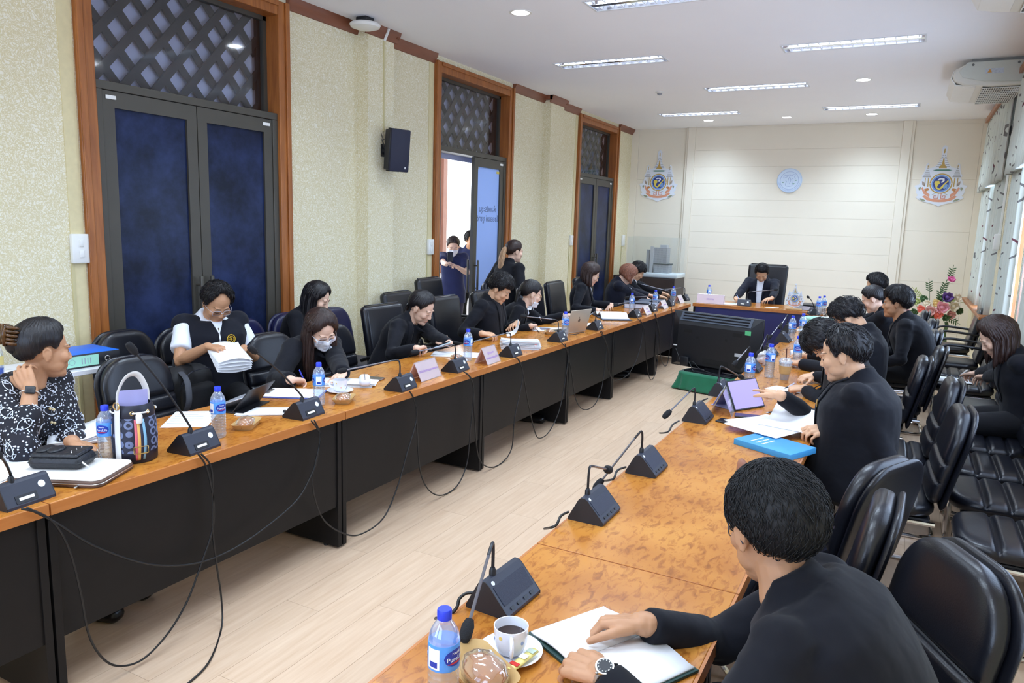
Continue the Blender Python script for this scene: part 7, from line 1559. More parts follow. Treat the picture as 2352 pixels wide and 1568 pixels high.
# ================================================================ the people of the meeting
GW = mat('pale_frame', srgb(206, 206, 214), 0.3, metal=0.5, var=0.03); GG = mat('gold_frame', srgb(206, 176, 130), 0.3, metal=0.7, var=0.03)
def atd(u, v, d): r = ray(u, v); return CC + r * (d / CF)
Z3 = lambda u, v, z: onz(u, v, z)
PV = {}
P2_ = (
 dict(kind='top', name='polo_shirt', m=SHW, sleeve=0.40, arm=0.002, inf=0.0, cuff=0.008, vox=0.012, pads=False, ch=0.02),
 dict(kind='top', name='vest', m=m_cloth('black_vest', srgb(22, 24, 34)), sleeve=0.045, arm=0.010, pads=False, inf=0.026, t1=0.955, collar=False),
 dict(kind='legs', m=JT))
def build_cast(near=True):
    # ---- left row
    person('woman in a black blouse with white fish print, hand at her nape', onx(101, 806, -3.28), -72, -14, 4, 0, S2, 'f', 1.02, outfit=(dict(kind='top', name='blouse', m=m_dots(), sleeve=0.82, arm=0.012, inf=0.020, ch=0.012, vox=0.010, front=fishes), dict(kind='legs', m=JT)), hairf=h_claw, look='open', fat=1.06, voxb=0.0042, bodyfat=1.16,
           wr=onx(70, 893, -3.16), hr=onx(42, 838, -3.24), backr=(0.5, -0.8, 0.1), elr=(0.5, 0.6, -0.8), poser='hold', wl=Z3(165, 1015, ZT + 0.035), hl=Z3(200, 1025, ZT + 0.02), gaze=(-0.6, 0))
    i = person('man in a black vest over a white polo shirt, reading papers by the wall', onx(498, 697, -4.02), -112, -106, 36, 0, S2, 'm', 1.04, outfit=P2_, hairf=h_short(HB, 'receding', 0.016, 0.007, 5), glasses=GW, voxb=0.0048, bodyfat=1.16, fat=1.08,
           wr=onx(478, 796, -3.80), hr=onx(505, 800, -3.72), wl=onx(560, 800, -3.82), hl=onx(535, 812, -3.74), posel='hold', poser='hold', backl=(0.2, -0.3, 0.6))
    vest_badges(i)
    person('woman in a black jacket and white face mask, writing with a blue pen', onx(738, 758, -3.28), -100, -108, 34, 8, S3, 'f', 1.0, outfit=(dict(kind='top', name='jacket', m=JB, arm=0.010, inf=0.024, front=lapels(SHB, 0.05, 0.05, -0.34, lap=False)), dict(kind='legs', m=JT)), hairf=h_long(HBR, 0.30, -4, 12, r=0.012, wave=0.003), mask='on', glasses=GW, voxb=0.0045,
           wr=Z3(668, 872, ZT + 0.05), hr=Z3(700, 876, ZT + 0.02), poser='pen', wl=Z3(792, 868, ZT + 0.045), hl=Z3(760, 880, ZT + 0.03), posel='fist')
    person('young woman with long straight black hair, seated behind the masked woman', onx(729, 686, -4.22), -80, -72, 24, 0, S3, 'f', 0.98, outfit=suit(JB, None, lap=False), hairf=h_long(HB, 0.34, 0, 21, r=0.011, wave=0.0), voxb=0.006, wr=onx(760, 800, -3.95), wl=onx(770, 805, -4.0))
    person('woman in a black suit tapping a phone', onx(968, 708, -3.33), -84, -80, 30, 4, S3, 'f', 1.0, outfit=(dict(kind='top', name='jacket', m=JB, front=lapels(SHB, 0.055, 0.06, -0.34)), dict(kind='legs', m=JT)), hairf=h_tied(HB, 0.10, 16, 31, knot=(0, -0.10, -0.045), r=0.012), voxb=0.0048,
           wr=Z3(958, 800, ZT + 0.07), hr=Z3(990, 792, ZT + 0.06), wl=Z3(1042, 795, ZT + 0.07), hl=Z3(1015, 786, ZT + 0.06), poser='pen', posel='rest', backl=(0.3, 0.2, -0.9))
    person('man in a black suit and black shirt leafing through papers', onx(1149, 664, -3.22), -84, -78, 32, 2, S4, 'm', 1.03, outfit=suit(JB, SHB, w0=0.04, w1=0.02), hairf=h_short(HB, 'fringe', 0.020, 0.006, 8), voxb=0.0048,
           wr=Z3(1108, 766, ZT + 0.06), hr=Z3(1140, 770, ZT + 0.05), wl=Z3(1188, 742, ZT + 0.09), hl=Z3(1165, 752, ZT + 0.07), poser='hold', posel='hold')
    person('woman with gold rimmed glasses and a mask pulled below her chin', onx(1220, 676, -3.22), -66, -46, 16, 0, S3, 'f', 0.97, outfit=suit(JB, SHW, w0=0.05, w1=0.03), hairf=h_tied(HB, 0.26, 0, 41, knot=(0, -0.10, 0.01), r=0.016), glasses=GG, mask='chin', voxb=0.0052,
           wr=Z3(1220, 748, ZT + 0.05), hr=Z3(1246, 742, ZT + 0.03), poser='pen', wl=Z3(1298, 724, ZT + 0.10), hl=Z3(1318, 722, ZT + 0.08))
    person('woman in black standing with her back to the room, bleached ponytail', onx(1182, 579, -4.12), -22, -34, 6, 0, S3, 'f', 1.16, stand=True, outfit=(dict(kind='top', name='jacket', m=JB, t0=-0.35, flare=0.05), dict(kind='legs', m=JT)), hairf=h_tied(HBR, 0.34, None, 51, HTAIL, (0, -0.11, 0.035), r=0.022), voxb=0.006, face=True, look='open', tl=0.50)
    person('woman in a navy polo shirt and mask looking at her phone in the doorway', onx(1041, 566, -5.55), -150, -146, 26, 0, S3, 'f', 1.0, stand=True, outfit=(dict(kind='top', name='polo_shirt', m=POLO, sleeve=0.42, arm=0.012, t0=-0.30, inf=0.02, pads=False), dict(kind='legs', m=m_cloth('grey_trousers', srgb(60, 58, 80)))), hairf=h_tied(HBR, 0.2, 0, 61, knot=(0, -0.1, 0.0)), mask='on', voxb=0.0065, wr=onx(1028, 612, -5.30), wl=onx(1052, 614, -5.32), hr=onx(1036, 600, -5.26), hl=onx(1040, 602, -5.28), poser='hold', posel='hold', tl=0.54)
    person('figure in navy half hidden behind the doorway woman', onx(1082, 552, -6.1), -150, -120, 5, 0, S2, 'm', 1.0, stand=True, outfit=(dict(kind='top', name='polo_shirt', m=POLO, sleeve=0.42, arm=0.012, t0=-0.30, inf=0.02, pads=False), dict(kind='legs', m=JT)), hairf=h_short(), voxb=0.008, tl=0.55)
    person('bespectacled woman in a black suit reading a file', onx(1357, 630, -3.26), -72, -62, 26, 0, S3, 'f', 0.98, outfit=suit(JB, SHW, w0=0.05, w1=0.035), hairf=h_long(HBR, 0.16, 12, 71, r=0.012, azr=(80, 280)), glasses=GG, voxb=0.0055,
           wr=Z3(1372, 712, ZT + 0.05), hr=Z3(1388, 708, ZT + 0.03), wl=Z3(1405, 700, ZT + 0.06), hl=Z3(1398, 708, ZT + 0.03))
    person('woman with red brown bobbed hair bending over papers', onx(1441, 632, -3.22), -68, -58, 44, 0, S3, 'f', 1.04, outfit=suit(JN, SHW, w0=0.055, w1=0.03), hairf=h_long(HRED, 0.085, 0, 81, r=0.013, azr=(56, 304), th=0.020), glasses=GW, voxb=0.006, wr=Vector((-3.02, 9.62, ZT + 0.04)), wl=Vector((-3.02, 9.95, ZT + 0.04)))
    person('dark haired man in a white shirt beside the red haired woman', onx(1464, 624, -3.42), -75, -70, 38, 0, S4, 'm', 1.0, outfit=suit(JB, SHW, w0=0.06, w1=0.05), hairf=h_short(HB, 'fringe', 0.020, 0.004, 91), voxb=0.0065, wr=Vector((-3.08, 10.35, ZT + 0.02)), wl=Vector((-3.10, 10.75, ZT + 0.02)))
    # ---- head table
    person('man in a dark suit and white shirt writing at the head table', ony(1750, 628, 10.98), 180, 186, 42, 0, S4, 'm', 1.06, outfit=suit(JN, SHW, w0=0.05, w1=0.03, zb=-0.34), hairf=h_short(HB, 'male', 0.016, 0.003, 101), voxb=0.006, wr=ony(1686, 690, 10.50), hr=ony(1702, 690, 10.42), poser='pen', wl=ony(1772, 688, 10.50), hl=ony(1748, 691, 10.40), posel='rest', bodyfat=1.08)
    # ---- right row
    i = person('man in a black suit with thinning hair pointing at a tablet', atd(1937, 816, 3.55), 92, 84, 15, 0, S4, 'm', 1.06, outfit=suit(JB, SHB, w0=0.045, w1=0.03), hairf=h_short(HB, 'receding', 0.013, 0.005, 111), look='down', voxb=0.0042, fat=1.10, bodyfat=1.22, hs=1.06,
           wr=Z3(1792, 908, 0.93), hr=Z3(1740, 890, 0.93), point=1, backr=(0, 0.1, 1), wl=Z3(1908, 985, ZT + 0.07), hl=Z3(1850, 992, ZT + 0.05), posel='hold', ell=(-0.35, -0.9, -0.35), neck=0.02)
    lapel_pin(i)
    person('black haired man stooping low over the table behind the tablet man', atd(1902, 790, 4.45), 92, 88, 70, 0, S4, 'm', 1.0, outfit=suit(JB, SHB), hairf=h_short(HB, 'fringe', 0.022, 0.010, 121), voxb=0.0055, wr=Z3(1868, 862, ZT + 0.045), hr=Z3(1835, 868, ZT + 0.03), wl=Z3(1848, 892, ZT + 0.045), hl=Z3(1810, 892, ZT + 0.03), posel='fist', poser='hold')
    person('spiky haired man in black leaning forward', atd(1950, 733, 5.30), 92, 82, 48, 0, S4, 'm', 1.04, outfit=suit(JB, SHB), hairf=h_short(HB, 'male', 0.020, 0.012, 131), voxb=0.0055, bodyfat=1.1, wr=Vector((-0.62, 6.15, ZT + 0.04)), wl=Vector((-0.62, 5.75, ZT + 0.04)))
    person('full cheeked man in black looking straight ahead', atd(2058, 697, 6.55), 92, 88, 4, 0, S2, 'm', 1.06, outfit=suit(JB, SHB), hairf=h_short(HB, 'fringe', 0.024, 0.006, 141), look='open', voxb=0.0055, fat=1.12, bodyfat=1.15, hs=1.08)
    person('woman with tied back black hair and white collar on the right', atd(2004, 688, 7.35), 92, 90, 26, 0, S3, 'f', 1.0, outfit=suit(JB, SHW, w0=0.05, w1=0.03), hairf=h_tied(HB, 0, 0, 151, bun=0.035, knot=(0, -0.105, 0.0)), voxb=0.006, wr=Vector((-0.6, 8.6, ZT + 0.04)), wl=Vector((-0.6, 8.2, ZT + 0.04)))
    person('black haired man farthest along the right row', atd(2011, 658, 8.3), 92, 88, 14, 0, S4, 'm', 1.0, outfit=suit(JB, SHB), hairf=h_short(HB, 'male', 0.020, 0.006, 161), voxb=0.007)
    person('woman with long dark hair writing on a notepad on her lap', onx(2290, 776, 0.58), 96, 100, 34, 0, S3, 'f', 1.0, outfit=suit(JB, SHB, w0=0.04, w1=0.02), hairf=h_long(HBR, 0.17, 0, 171, r=0.013, azr=(58, 302), th=0.018), voxb=0.0052, ml=0.13, wr=Z3(2230, 868, 0.70), hr=Z3(2200, 866, 0.69), poser='pen', wl=Z3(2225, 880, 0.68), hl=Z3(2195, 876, 0.67))
    # ---- foreground
    i = person('man in a black suit seen from behind in the foreground, hands on a notebook', atd(1776, 1222, 1.72), 84, 38, 14, 0, S2, 'm', 1.08, outfit=suit(JB, None, lap=False), hairf=h_short(m_hair('black_hair_matte', srgb(20, 19, 21), 0.62), 'male', 0.022, 0.004, 181, 0.8, tufts=3600, tl_=0.024, tr=0.0010), neck=0.022, glasses=mat('steel_frame', srgb(60, 64, 76), 0.3, metal=0.6, var=0.03), look='open', voxb=0.0034, voxc=0.010, bodyfat=1.12, hs=1.10, spread=7,
           wr=Z3(1478, 1432, ZT + 0.065), hr=Z3(1365, 1425, ZT + 0.045), poser='grip', wl=Z3(1385, 1548, ZT + 0.05), hl=Z3(1280, 1505, ZT + 0.03), posel='grip', backr=(0.1, 0.3, 1), backl=(0.0, -0.2, 1), ell=(-0.7, -0.1, -0.5), elr=(0.6, -0.1, -0.6))
    steel_watch(i)
def lapel_pin(i):
    CF = i['CF']; d = -(CF.to_3x3() @ Vector((0, 1, 0))).normalized(); bv = i['jacket']; h = bv.ray_cast(CF @ Vector((-0.085, 0.19, -0.12)), d)
    if h[0]: c = h[0] - d * 0.008; build('lapel_pin', MB().ball((0, 0, 0), (0.008, 0.004, 0.014), 10, 8, Matrix.Translation(c)).ball((0, 0, 0.016), (0.003, 0.003, 0.012), 8, 6, Matrix.Translation(c)), mat('gilt', srgb(220, 180, 110), 0.3, metal=0.7, var=0.05), i['root'])
def steel_watch(i):
    a, e, w = i['arms'][-1]; d = (w - e).normalized(); c = e + (w - e) * 0.97; u = d.orthogonal().normalized(); v = d.cross(u)
    build('watch_strap', MB().tube([c + (u * math.cos(k * pi / 10) + v * math.sin(k * pi / 10)) * 0.033 for k in range(20)], 0.010, 6, closed=True, flat=0.25), STEEL, i['root'])
    q = (i['RM'].inverted().to_3x3() @ Vector((-0.25, -0.25, 1))); q = (q - d * q.dot(d)).normalized(); M = basis(q.cross(d), d, q, c + q * 0.034)
    f = build('watch_case', MB().lathe([(0, -0.006), (0.020, -0.006), (0.0215, 0.0), (0.020, 0.005), (0, 0.005)], 24), STEEL, i['root'], M); build('watch_dial', MB().lathe([(0, 0.005), (0.0165, 0.005), (0.0165, 0.0058), (0, 0.0058)], 24), BPLAST, f)
    mk = MB()
    for k in range(12): aa = k * pi / 6; mk.box((0.0135 * math.cos(aa), 0.0135 * math.sin(aa), 0.0062), (0.003, 0.0018, 0.0006), RZ(0))
    build('dial_marks', mk, WPLAST, f, smooth=0); build('crown', MB().tube([(0.021, 0, 0), (0.025, 0, 0)], 0.003, 8), STEEL, f)
def m_dots():
    m = mat('dotted_black_cloth', srgb(20, 20, 30), 0.8); N = NT(m); p = N.n['Principled BSDF']; co = N.new('TexCoord'); v = N.new('TexVoronoi', feature='F1', Scale=75.0); v.inputs['Randomness'].default_value = 0.75; N.li(co.outputs['Object'], v.inputs['Vector'])
    lt = N.new('Math', operation='LESS_THAN'); N.li(v.outputs['Distance'], lt.inputs[0]); lt.inputs[1].default_value = 0.30; mx = N.new('MixRGB'); mx.inputs[1].default_value = srgb(18, 18, 30); mx.inputs[2].default_value = srgb(214, 220, 236); N.li(lt.outputs[0], mx.inputs[0]); N.li(mx.outputs[0], p.inputs['Base Color']); return m
def fishes(info, bv, g):
    WH = mat('white_print', srgb(224, 230, 244), 0.7, var=0.02); DK = mat('fish_fill', srgb(30, 30, 42), 0.8, var=0.05); root = info['root']; CF = info['CF']; Ci = CF.inverted(); cam_l = info['RM'].inverted() @ CC
    rnd = random.Random(4)
    def onb(p):                                             # nearest point of the blouse towards the outside
        h = bv.find_nearest(p); return h[0] + h[1] * 0.003 if h[0] else p
    me = g['mesh']; cand = list(range(len(me.polygons))); rnd.shuffle(cand); got = []
    for pi_ in cand:
        pc = me.polygons[pi_].center.copy()
        if len(got) > 70: break
        if any((pc - q).length < 0.088 for q in got): continue
        got.append(pc); a = rnd.uniform(0, 360); h = bv.find_nearest(pc)
        n = h[1]; u = n.cross(Vector((0, 0, 1))).normalized(); w = n.cross(u); q = math.radians(a); ex = u * math.cos(q) + w * math.sin(q); ey = -u * math.sin(q) + w * math.cos(q); c = h[0]
        S = 0.030; P = lambda px, py: onb(c + ex * px * S + ey * py * S); mb = MB()
        body = [P(math.cos(t) * 1.0 + 0.0, math.sin(t) * 0.62) for t in [2 * pi * k / 18 for k in range(18)]]; mb.tube(body, 0.0016, 5, closed=True)
        mb.tube([P(-0.95, 0.05), P(-1.6, 0.5), P(-1.5, -0.45), P(-0.95, -0.05)], 0.0015, 5); mb.tube([P(0.42, 0.52), P(0.25, 0.0), P(0.42, -0.52)], 0.0013, 5); mb.ball(P(0.62, 0.1), 0.0034, 8, 6)
        f = build('fish_print', mb, WH, root, smooth=180)
    for z in (-0.03, -0.12, -0.21, -0.30):
        for dx in (-0.007, 0.009): c = onb(CF @ Vector((dx + 0.004, 0.2, z + dx * 0.5))); build('button', MB().ball(c, 0.0065, 10, 7), mat('cream_button', srgb(226, 206, 160), 0.3, var=0.05), root)
    # watch on the raised wrist
    a, e, w = info['arms'][1]; d = (w - e).normalized(); c = e + (w - e) * 0.93; u = d.orthogonal().normalized(); v = d.cross(u)
    pts = [c + (u * math.cos(k * pi / 9) + v * math.sin(k * pi / 9)) * 0.0305 for k in range(18)]
    st = build('watch_strap', MB().tube(pts, 0.009, 6, closed=True, flat=0.25), WPLAST, root); 
    q = (cam_l - c); q = (q - d * q.dot(d)).normalized(); q = (q + u * 0.8).normalized(); q = (q - d * q.dot(d)).normalized()
    build('watch_face', MB().rbox((0, 0, 0), (0.038, 0.034, 0.010), 0.006, 3, basis(q.cross(d), d, q, c + q * 0.034)), BPLAST, root)
def h_claw(root, H, info):
    mb = MB(); hair_cap(mb, H, 'swept', 0.014, None, 0.003, 9); build('hair', mb, HB, root, smooth=180)
    b = MB().ball((0, -0.105, 0.045), (0.045, 0.04, 0.055), 18, 12, H); b.v = [tuple(Vector(p) + Vector((1, 1, 1)) * 0.006 * noise.noise(Vector(p) * 50)) for p in b.v]; build('hair_bun', b, HB, root, smooth=180)
    TS = mat('tortoiseshell', srgb(74, 46, 16), 0.25, var=0.9, vscale=60); c = MB()
    for s in (-1, 1):
        for k in range(5):
            z = 0.104 - 0.016 * k; c.tube(bez([(s * 0.006, -0.142, z), (s * 0.024, -0.144, z + 0.003), (s * 0.042, -0.126, z), (s * 0.043, -0.100, z - 0.004)], 4), [0.008] * 10 + [0.007, 0.005, 0.003], 6, H)
        c.tube([(s * 0.022, -0.146, 0.115), (s * 0.026, -0.150, 0.075), (s * 0.022, -0.146, 0.03)], [0.009, 0.012, 0.008], 6, H)
    c.tube([(0, -0.148, 0.11), (0, -0.150, 0.035)], 0.010, 6, H); build('claw_clip', c, TS, root, smooth=180)
def vest_badges(i):
    YE = mat('yellow_thread', srgb(216, 176, 50), 0.7, var=0.05); bv = i['vest']; CF = i['CF']
    def onv(x, z, off=0.004):
        d = -(CF.to_3x3() @ Vector((0, 1, 0))).normalized(); h = bv.ray_cast(CF @ Vector((x, 0.5, z)), d); return (h[0] - d * off, h[1]) if h[0] else (CF @ Vector((x, 0.1, z)), -d)
    pts = [onv(-0.075 + 0.028 * math.cos(a), -0.135 + 0.030 * math.sin(a))[0] for a in [2 * pi * k / 24 for k in range(24)]]; c = onv(-0.075, -0.135)[0]
    mb = MB(); mb.tube(pts, 0.003, 6, closed=True); p2 = [onv(-0.075 + 0.019 * math.cos(a), -0.135 + 0.020 * math.sin(a))[0] for a in [2 * pi * k / 20 for k in range(20)]]; mb.tube(p2, 0.002, 6, closed=True)
    for k in range(6): a = k * pi / 3; mb.tube([c, onv(-0.075 + 0.015 * math.cos(a), -0.135 + 0.016 * math.sin(a))[0]], 0.002, 5)
    build('embroidered_badge', mb, YE, i['root'])
    mb = MB()
    for k in range(9): p = onv(0.055 + 0.008 * k, -0.175)[0]; mb.box(p, (0.005, 0.004, 0.009))
    build('name_embroidery', mb, YE, i['root'], smooth=0)
    drape(i, bv, 'zip', lambda v: -0.004, lambda v: 0.004, -0.06, -0.34, STEEL, 0.004); drape(i, bv, 'shirt_front', lambda v: -0.045 * (1 - v), lambda v: 0.045 * (1 - v), 0.0, -0.10, SHW, 0.003)
    for s in (-1, 1): drape(i, bv, 'pocket_flap', lambda v, s=s: s * 0.035, lambda v, s=s: s * 0.125, -0.205, -0.225, MATS['black_vest'], 0.006)
build_cast()
# ================================================================ bags and what people hold
# bucket bag
p = uz(312, 1052); t = thing('bucket_bag', 'navy patterned bucket bag with white strap and striped shoulder belt', 'bag', p, math.radians(40))
def m_bag():
    m = mat('bag_print', srgb(40, 46, 70), 0.6); N = NT(m); q = N.n['Principled BSDF']; co = N.new('TexCoord'); v = N.new('TexVoronoi', feature='F1', Scale=26.0); v.inputs['Randomness'].default_value = 0.25; N.li(co.outputs['Object'], v.inputs['Vector'])
    a = N.new('Math', operation='SUBTRACT'); N.li(v.outputs['Distance'], a.inputs[0]); a.inputs[1].default_value = 0.36; b = N.new('Math', operation='ABSOLUTE'); N.li(a.outputs[0], b.inputs[0]); l = N.new('Math', operation='LESS_THAN'); N.li(b.outputs[0], l.inputs[0]); l.inputs[1].default_value = 0.10
    mx = N.new('MixRGB'); mx.inputs[1].default_value = srgb(34, 38, 58); mx.inputs[2].default_value = srgb(112, 124, 160); N.li(l.outputs[0], mx.inputs[0]); N.li(mx.outputs[0], q.inputs['Base Color']); return m
NAVL = mat('navy_bag_leather', srgb(26, 28, 44), 0.45, var=0.06); WHL = mat('white_bag_leather', srgb(232, 230, 228), 0.5, var=0.03); GOLD = mat('gold_metal', srgb(206, 176, 120), 0.25, metal=0.9, var=0.03)
build('bag_base', MB().lathe([(0, 0), (0.078, 0), (0.083, 0.006), (0.084, 0.045), (0, 0.045)], 30), NAVL, t, smooth=50); build('bag_body', MB().lathe([(0.0835, 0.042), (0.086, 0.10), (0.082, 0.17), (0.076, 0.195), (0, 0.195)], 30), m_bag(), t, smooth=60)
build('bag_rim', MB().lathe([(0.0775, 0.185), (0.080, 0.19), (0.074, 0.225), (0.068, 0.236), (0.064, 0.236), (0.066, 0.20)], 30, ring=True), NAVL, t, smooth=60)
for k in range(8): a = 2 * pi * k / 8 + 0.2; build('eyelet', MB().tube([Vector((0.0785 * math.cos(a), 0.0785 * math.sin(a), 0.208)) + (Vector((-math.sin(a), math.cos(a), 0)) * math.cos(q) + Vector((0, 0, 1)) * math.sin(q)) * 0.007 for q in [2 * pi * j / 10 for j in range(10)]], 0.002, 5, closed=True), GOLD, t)
for k in range(4): a = 2 * pi * k / 4 + 0.2; build('drawstring', MB().tube([(0.083 * math.cos(a + q), 0.083 * math.sin(a + q), 0.208) for q in (0, 0.2, 0.4, 0.6, 0.78)], 0.0035, 6), WHL, t)
fa = math.radians(-118)
for sgn in (1,): build('white_band', MB().sheet(lambda u, v: ((0.0875 - 0.010 * max(0, v - 0.6)) * math.cos(fa + (u - 0.5) * 0.30), (0.0875 - 0.010 * max(0, v - 0.6)) * math.sin(fa + (u - 0.5) * 0.30), 0.002 + v * 0.225), 5, 10, 0.003), WHL, t, smooth=180)
hp = bez([(0.080 * math.cos(fa), 0.080 * math.sin(fa), 0.225), (0.075 * math.cos(fa), 0.075 * math.sin(fa), 0.29), (0.03 * math.cos(fa), 0.03 * math.sin(fa), 0.345), (-0.03 * math.cos(fa), -0.03 * math.sin(fa), 0.345), (-0.072 * math.cos(fa), -0.072 * math.sin(fa), 0.28), (-0.074 * math.cos(fa), -0.074 * math.sin(fa), 0.225)], 6)
build('handle', MB().tube(hp, 0.012, 8, flat=0.3), WHL, t); build('strap_ring', MB().tube([Vector((0.086 * math.cos(fa), 0.086 * math.sin(fa), 0.238)) + (Vector((-math.sin(fa), math.cos(fa), 0)) * math.cos(q) + Vector((0, 0, 1)) * math.sin(q)) * 0.014 for q in [2 * pi * j / 14 for j in range(14)]], 0.003, 6, closed=True), GOLD, t)
fb = fa + 0.95
cols = [(214, 104, 116), (226, 178, 96), (36, 40, 62), (126, 176, 206)]
for k, c in enumerate(cols):
    build('belt_stripe', MB().sheet(lambda u, v, k=k: ((0.092 + 0.022 * math.sin(pi * v)) * math.cos(fb + (k - 1.5 + u - 0.5) * 0.095), (0.092 + 0.022 * math.sin(pi * v)) * math.sin(fb + (k - 1.5 + u - 0.5) * 0.095), 0.02 + 0.165 * v), 3, 10, 0.004), mat('belt_%d' % k, srgb(*c), 0.6, var=0.08), t, smooth=180)
bk = Vector((0.112 * math.cos(fb), 0.112 * math.sin(fb), 0.065)); e1 = Vector((-math.sin(fb), math.cos(fb), 0)); build('buckle', MB().tube([bk + e1 * x + Vector((0, 0, z)) for x, z in rrect(0.052, 0.028, 0.004, 2)], 0.0025, 6, closed=True), GOLD, t)
build('belt_tab', MB().rbox((0.1 * math.cos(fb), 0.1 * math.sin(fb), 0.19), (0.024, 0.024, 0.04), 0.008), WHL, t)
build('envelope', MB().box((0.0, 0.01, 0.235), (0.11, 0.003, 0.10), RZ(0.3)), mat('lilac_paper', srgb(176, 172, 222), 0.7, var=0.03), t, smooth=0)
# laptop sleeve and quilted pouch
p = uz(172, 1092); t = thing('laptop_sleeve', 'white topped brown edged zip laptop sleeve under the pouch', 'laptop sleeve', p, math.radians(-64)); BRN = mat('brown_zip_edge', srgb(98, 74, 62), 0.6, var=0.08)
build('zip_edge', MB().prism(rrect(0.25, 0.34, 0.035, 5), 0, 0.026), BRN, t, bevel=0.006); build('top_cover', MB().prism(rrect(0.244, 0.334, 0.034, 5), 0.026, 0.031), mat('sleeve_white', srgb(232, 230, 226), 0.5, var=0.05, vscale=25), t, bevel=0.002); build('zip_line', MB().tube([(x, y, 0.014) for x, y in rrect(0.2525, 0.3425, 0.036, 5)], 0.002, 6, closed=True), STEEL, t); build('zip_pull', MB().rbox((0.130, 0.09, 0.008), (0.030, 0.010, 0.006), 0.003), STEEL, t)
t = thing('quilted_pouch', 'black quilted pouch lying on the laptop sleeve', 'pouch', uz(148, 1086) + Vector((-0.005, 0, 0.031)), math.radians(-60)); QL = mat('quilted_black', srgb(26, 28, 34), 0.45, var=0.1, bump=0.5, bscale=60)
build('pouch_body', MB().rbox((0, 0, 0.025), (0.13, 0.20, 0.05), 0.024, 5), QL, t, smooth=180); build('flap', MB().rbox((0.0, 0.0, 0.054), (0.12, 0.175, 0.014), 0.007, 4), QL, t, smooth=180); build('bow', MB().ball((0, -0.06, 0.064), (0.045, 0.028, 0.010), 16, 8).ball((0, -0.02, 0.063), (0.045, 0.028, 0.009), 16, 8), QL, t, smooth=180)
for k in range(5): build('stud', MB().ball((-0.035 + 0.018 * k, 0.055 - 0.01 * (k % 2), 0.0615), 0.0028, 8, 6), STEEL, t)
build('zip_pull', MB().tube([(0.05, 0.1, 0.03), (0.055, 0.125, 0.015)], 0.0035, 6), STEEL, t); build('zip', MB().tube([(x, y, 0.026) for x, y in rrect(0.131, 0.201, 0.024, 5)], 0.0022, 6, closed=True), BPLAST, t)
# small side table by the wall with binder, papers, bottle of blue liquid
t = thing('side_table', 'small white marble topped side table behind the fish print woman', 'side table', (-4.22, 2.22, 0)); build('table_top', MB().prism(rrect(0.46, 1.0, 0.06, 4), 0.845, 0.875), mat('white_marble', srgb(224, 224, 228), 0.3, var=0.06, vscale=6), t, bevel=0.004)
for sx in (-1, 1):
    for sy in (-1, 1): build('leg', MB().tube([(sx * 0.2, sy * 0.40, 0), (sx * 0.2, sy * 0.40, 0.845)], 0.016, 10), BPLAST, t)
t = thing('lever_arch_file', 'black and mint lever arch file lying on the side table', 'file', (-4.18, 2.54, 0.875), math.radians(-3), 'lever arch files')
for z, m in ((0.004, BPLAST), (0.078, mat('file_blue', srgb(30, 110, 220), 0.4, var=0.04))): build('cover', MB().rbox((0, 0, z), (0.28, 0.32, 0.006), 0.002), m, t)
build('spine', MB().rbox((0.139, 0, 0.041), (0.005, 0.32, 0.078), 0.002), BPLAST, t); build('spine_label', MB().box((0.1425, -0.06, 0.041), (0.001, 0.19, 0.06)), mat('mint_label', srgb(160, 220, 196), 0.6, var=0.02), t, smooth=0); build('page_block', MB().bx(-0.12, 0.13, -0.15, 0.15, 0.008, 0.06), mat('page_edges', srgb(222, 224, 236), 0.8), t, smooth=0)
build('finger_ring', MB().tube([(0.143, 0.085 + 0.014 * math.cos(a * pi / 8), 0.04 + 0.014 * math.sin(a * pi / 8)) for a in range(16)], 0.0025, 6, closed=True), STEEL, t); build('label_seal', MB().tube([(0.1432, -0.115 + 0.016 * math.cos(a * pi / 10), 0.04 + 0.016 * math.sin(a * pi / 10)) for a in range(20)], 0.001, 5, closed=True), INK, t)
mb = MB()
for k in range(4): mb.box((0.1431, -0.06 + 0.016 * k, 0.04), (0.0006, 0.005, 0.034))
build('label_lettering', mb, INK, t, smooth=0)
sheets(0, 0, 12, 4, 'papers on the side table behind the fish print woman', loc=Vector((-4.15, 2.1, 0.876)))
t = thing('blue_drink_bottle', 'clear bottle half full of blue liquid on the side table', 'bottle', (-4.05, 2.03, 0.884)); build('body', MB().lathe([(0, 0), (0.034, 0), (0.036, 0.01), (0.036, 0.14), (0.028, 0.17), (0.014, 0.185), (0.014, 0.195), (0, 0.195)], 20), PET, t, smooth=60); build('liquid', MB().lathe([(0, 0.004), (0.033, 0.004), (0.034, 0.065), (0, 0.065)], 18), mat('blue_liquid', srgb(40, 100, 210), 0.15, var=0.03), t); build('cap', MB().lathe([(0.016, 0.187), (0.016, 0.208), (0, 0.208)], 16), WPLAST, t); build('label_band', MB().lathe([(0.0363, 0.08), (0.0368, 0.08), (0.0368, 0.125), (0.0363, 0.125)], 22, ring=True), mat('yellow_label', srgb(226, 206, 130), 0.5, var=0.06), t)
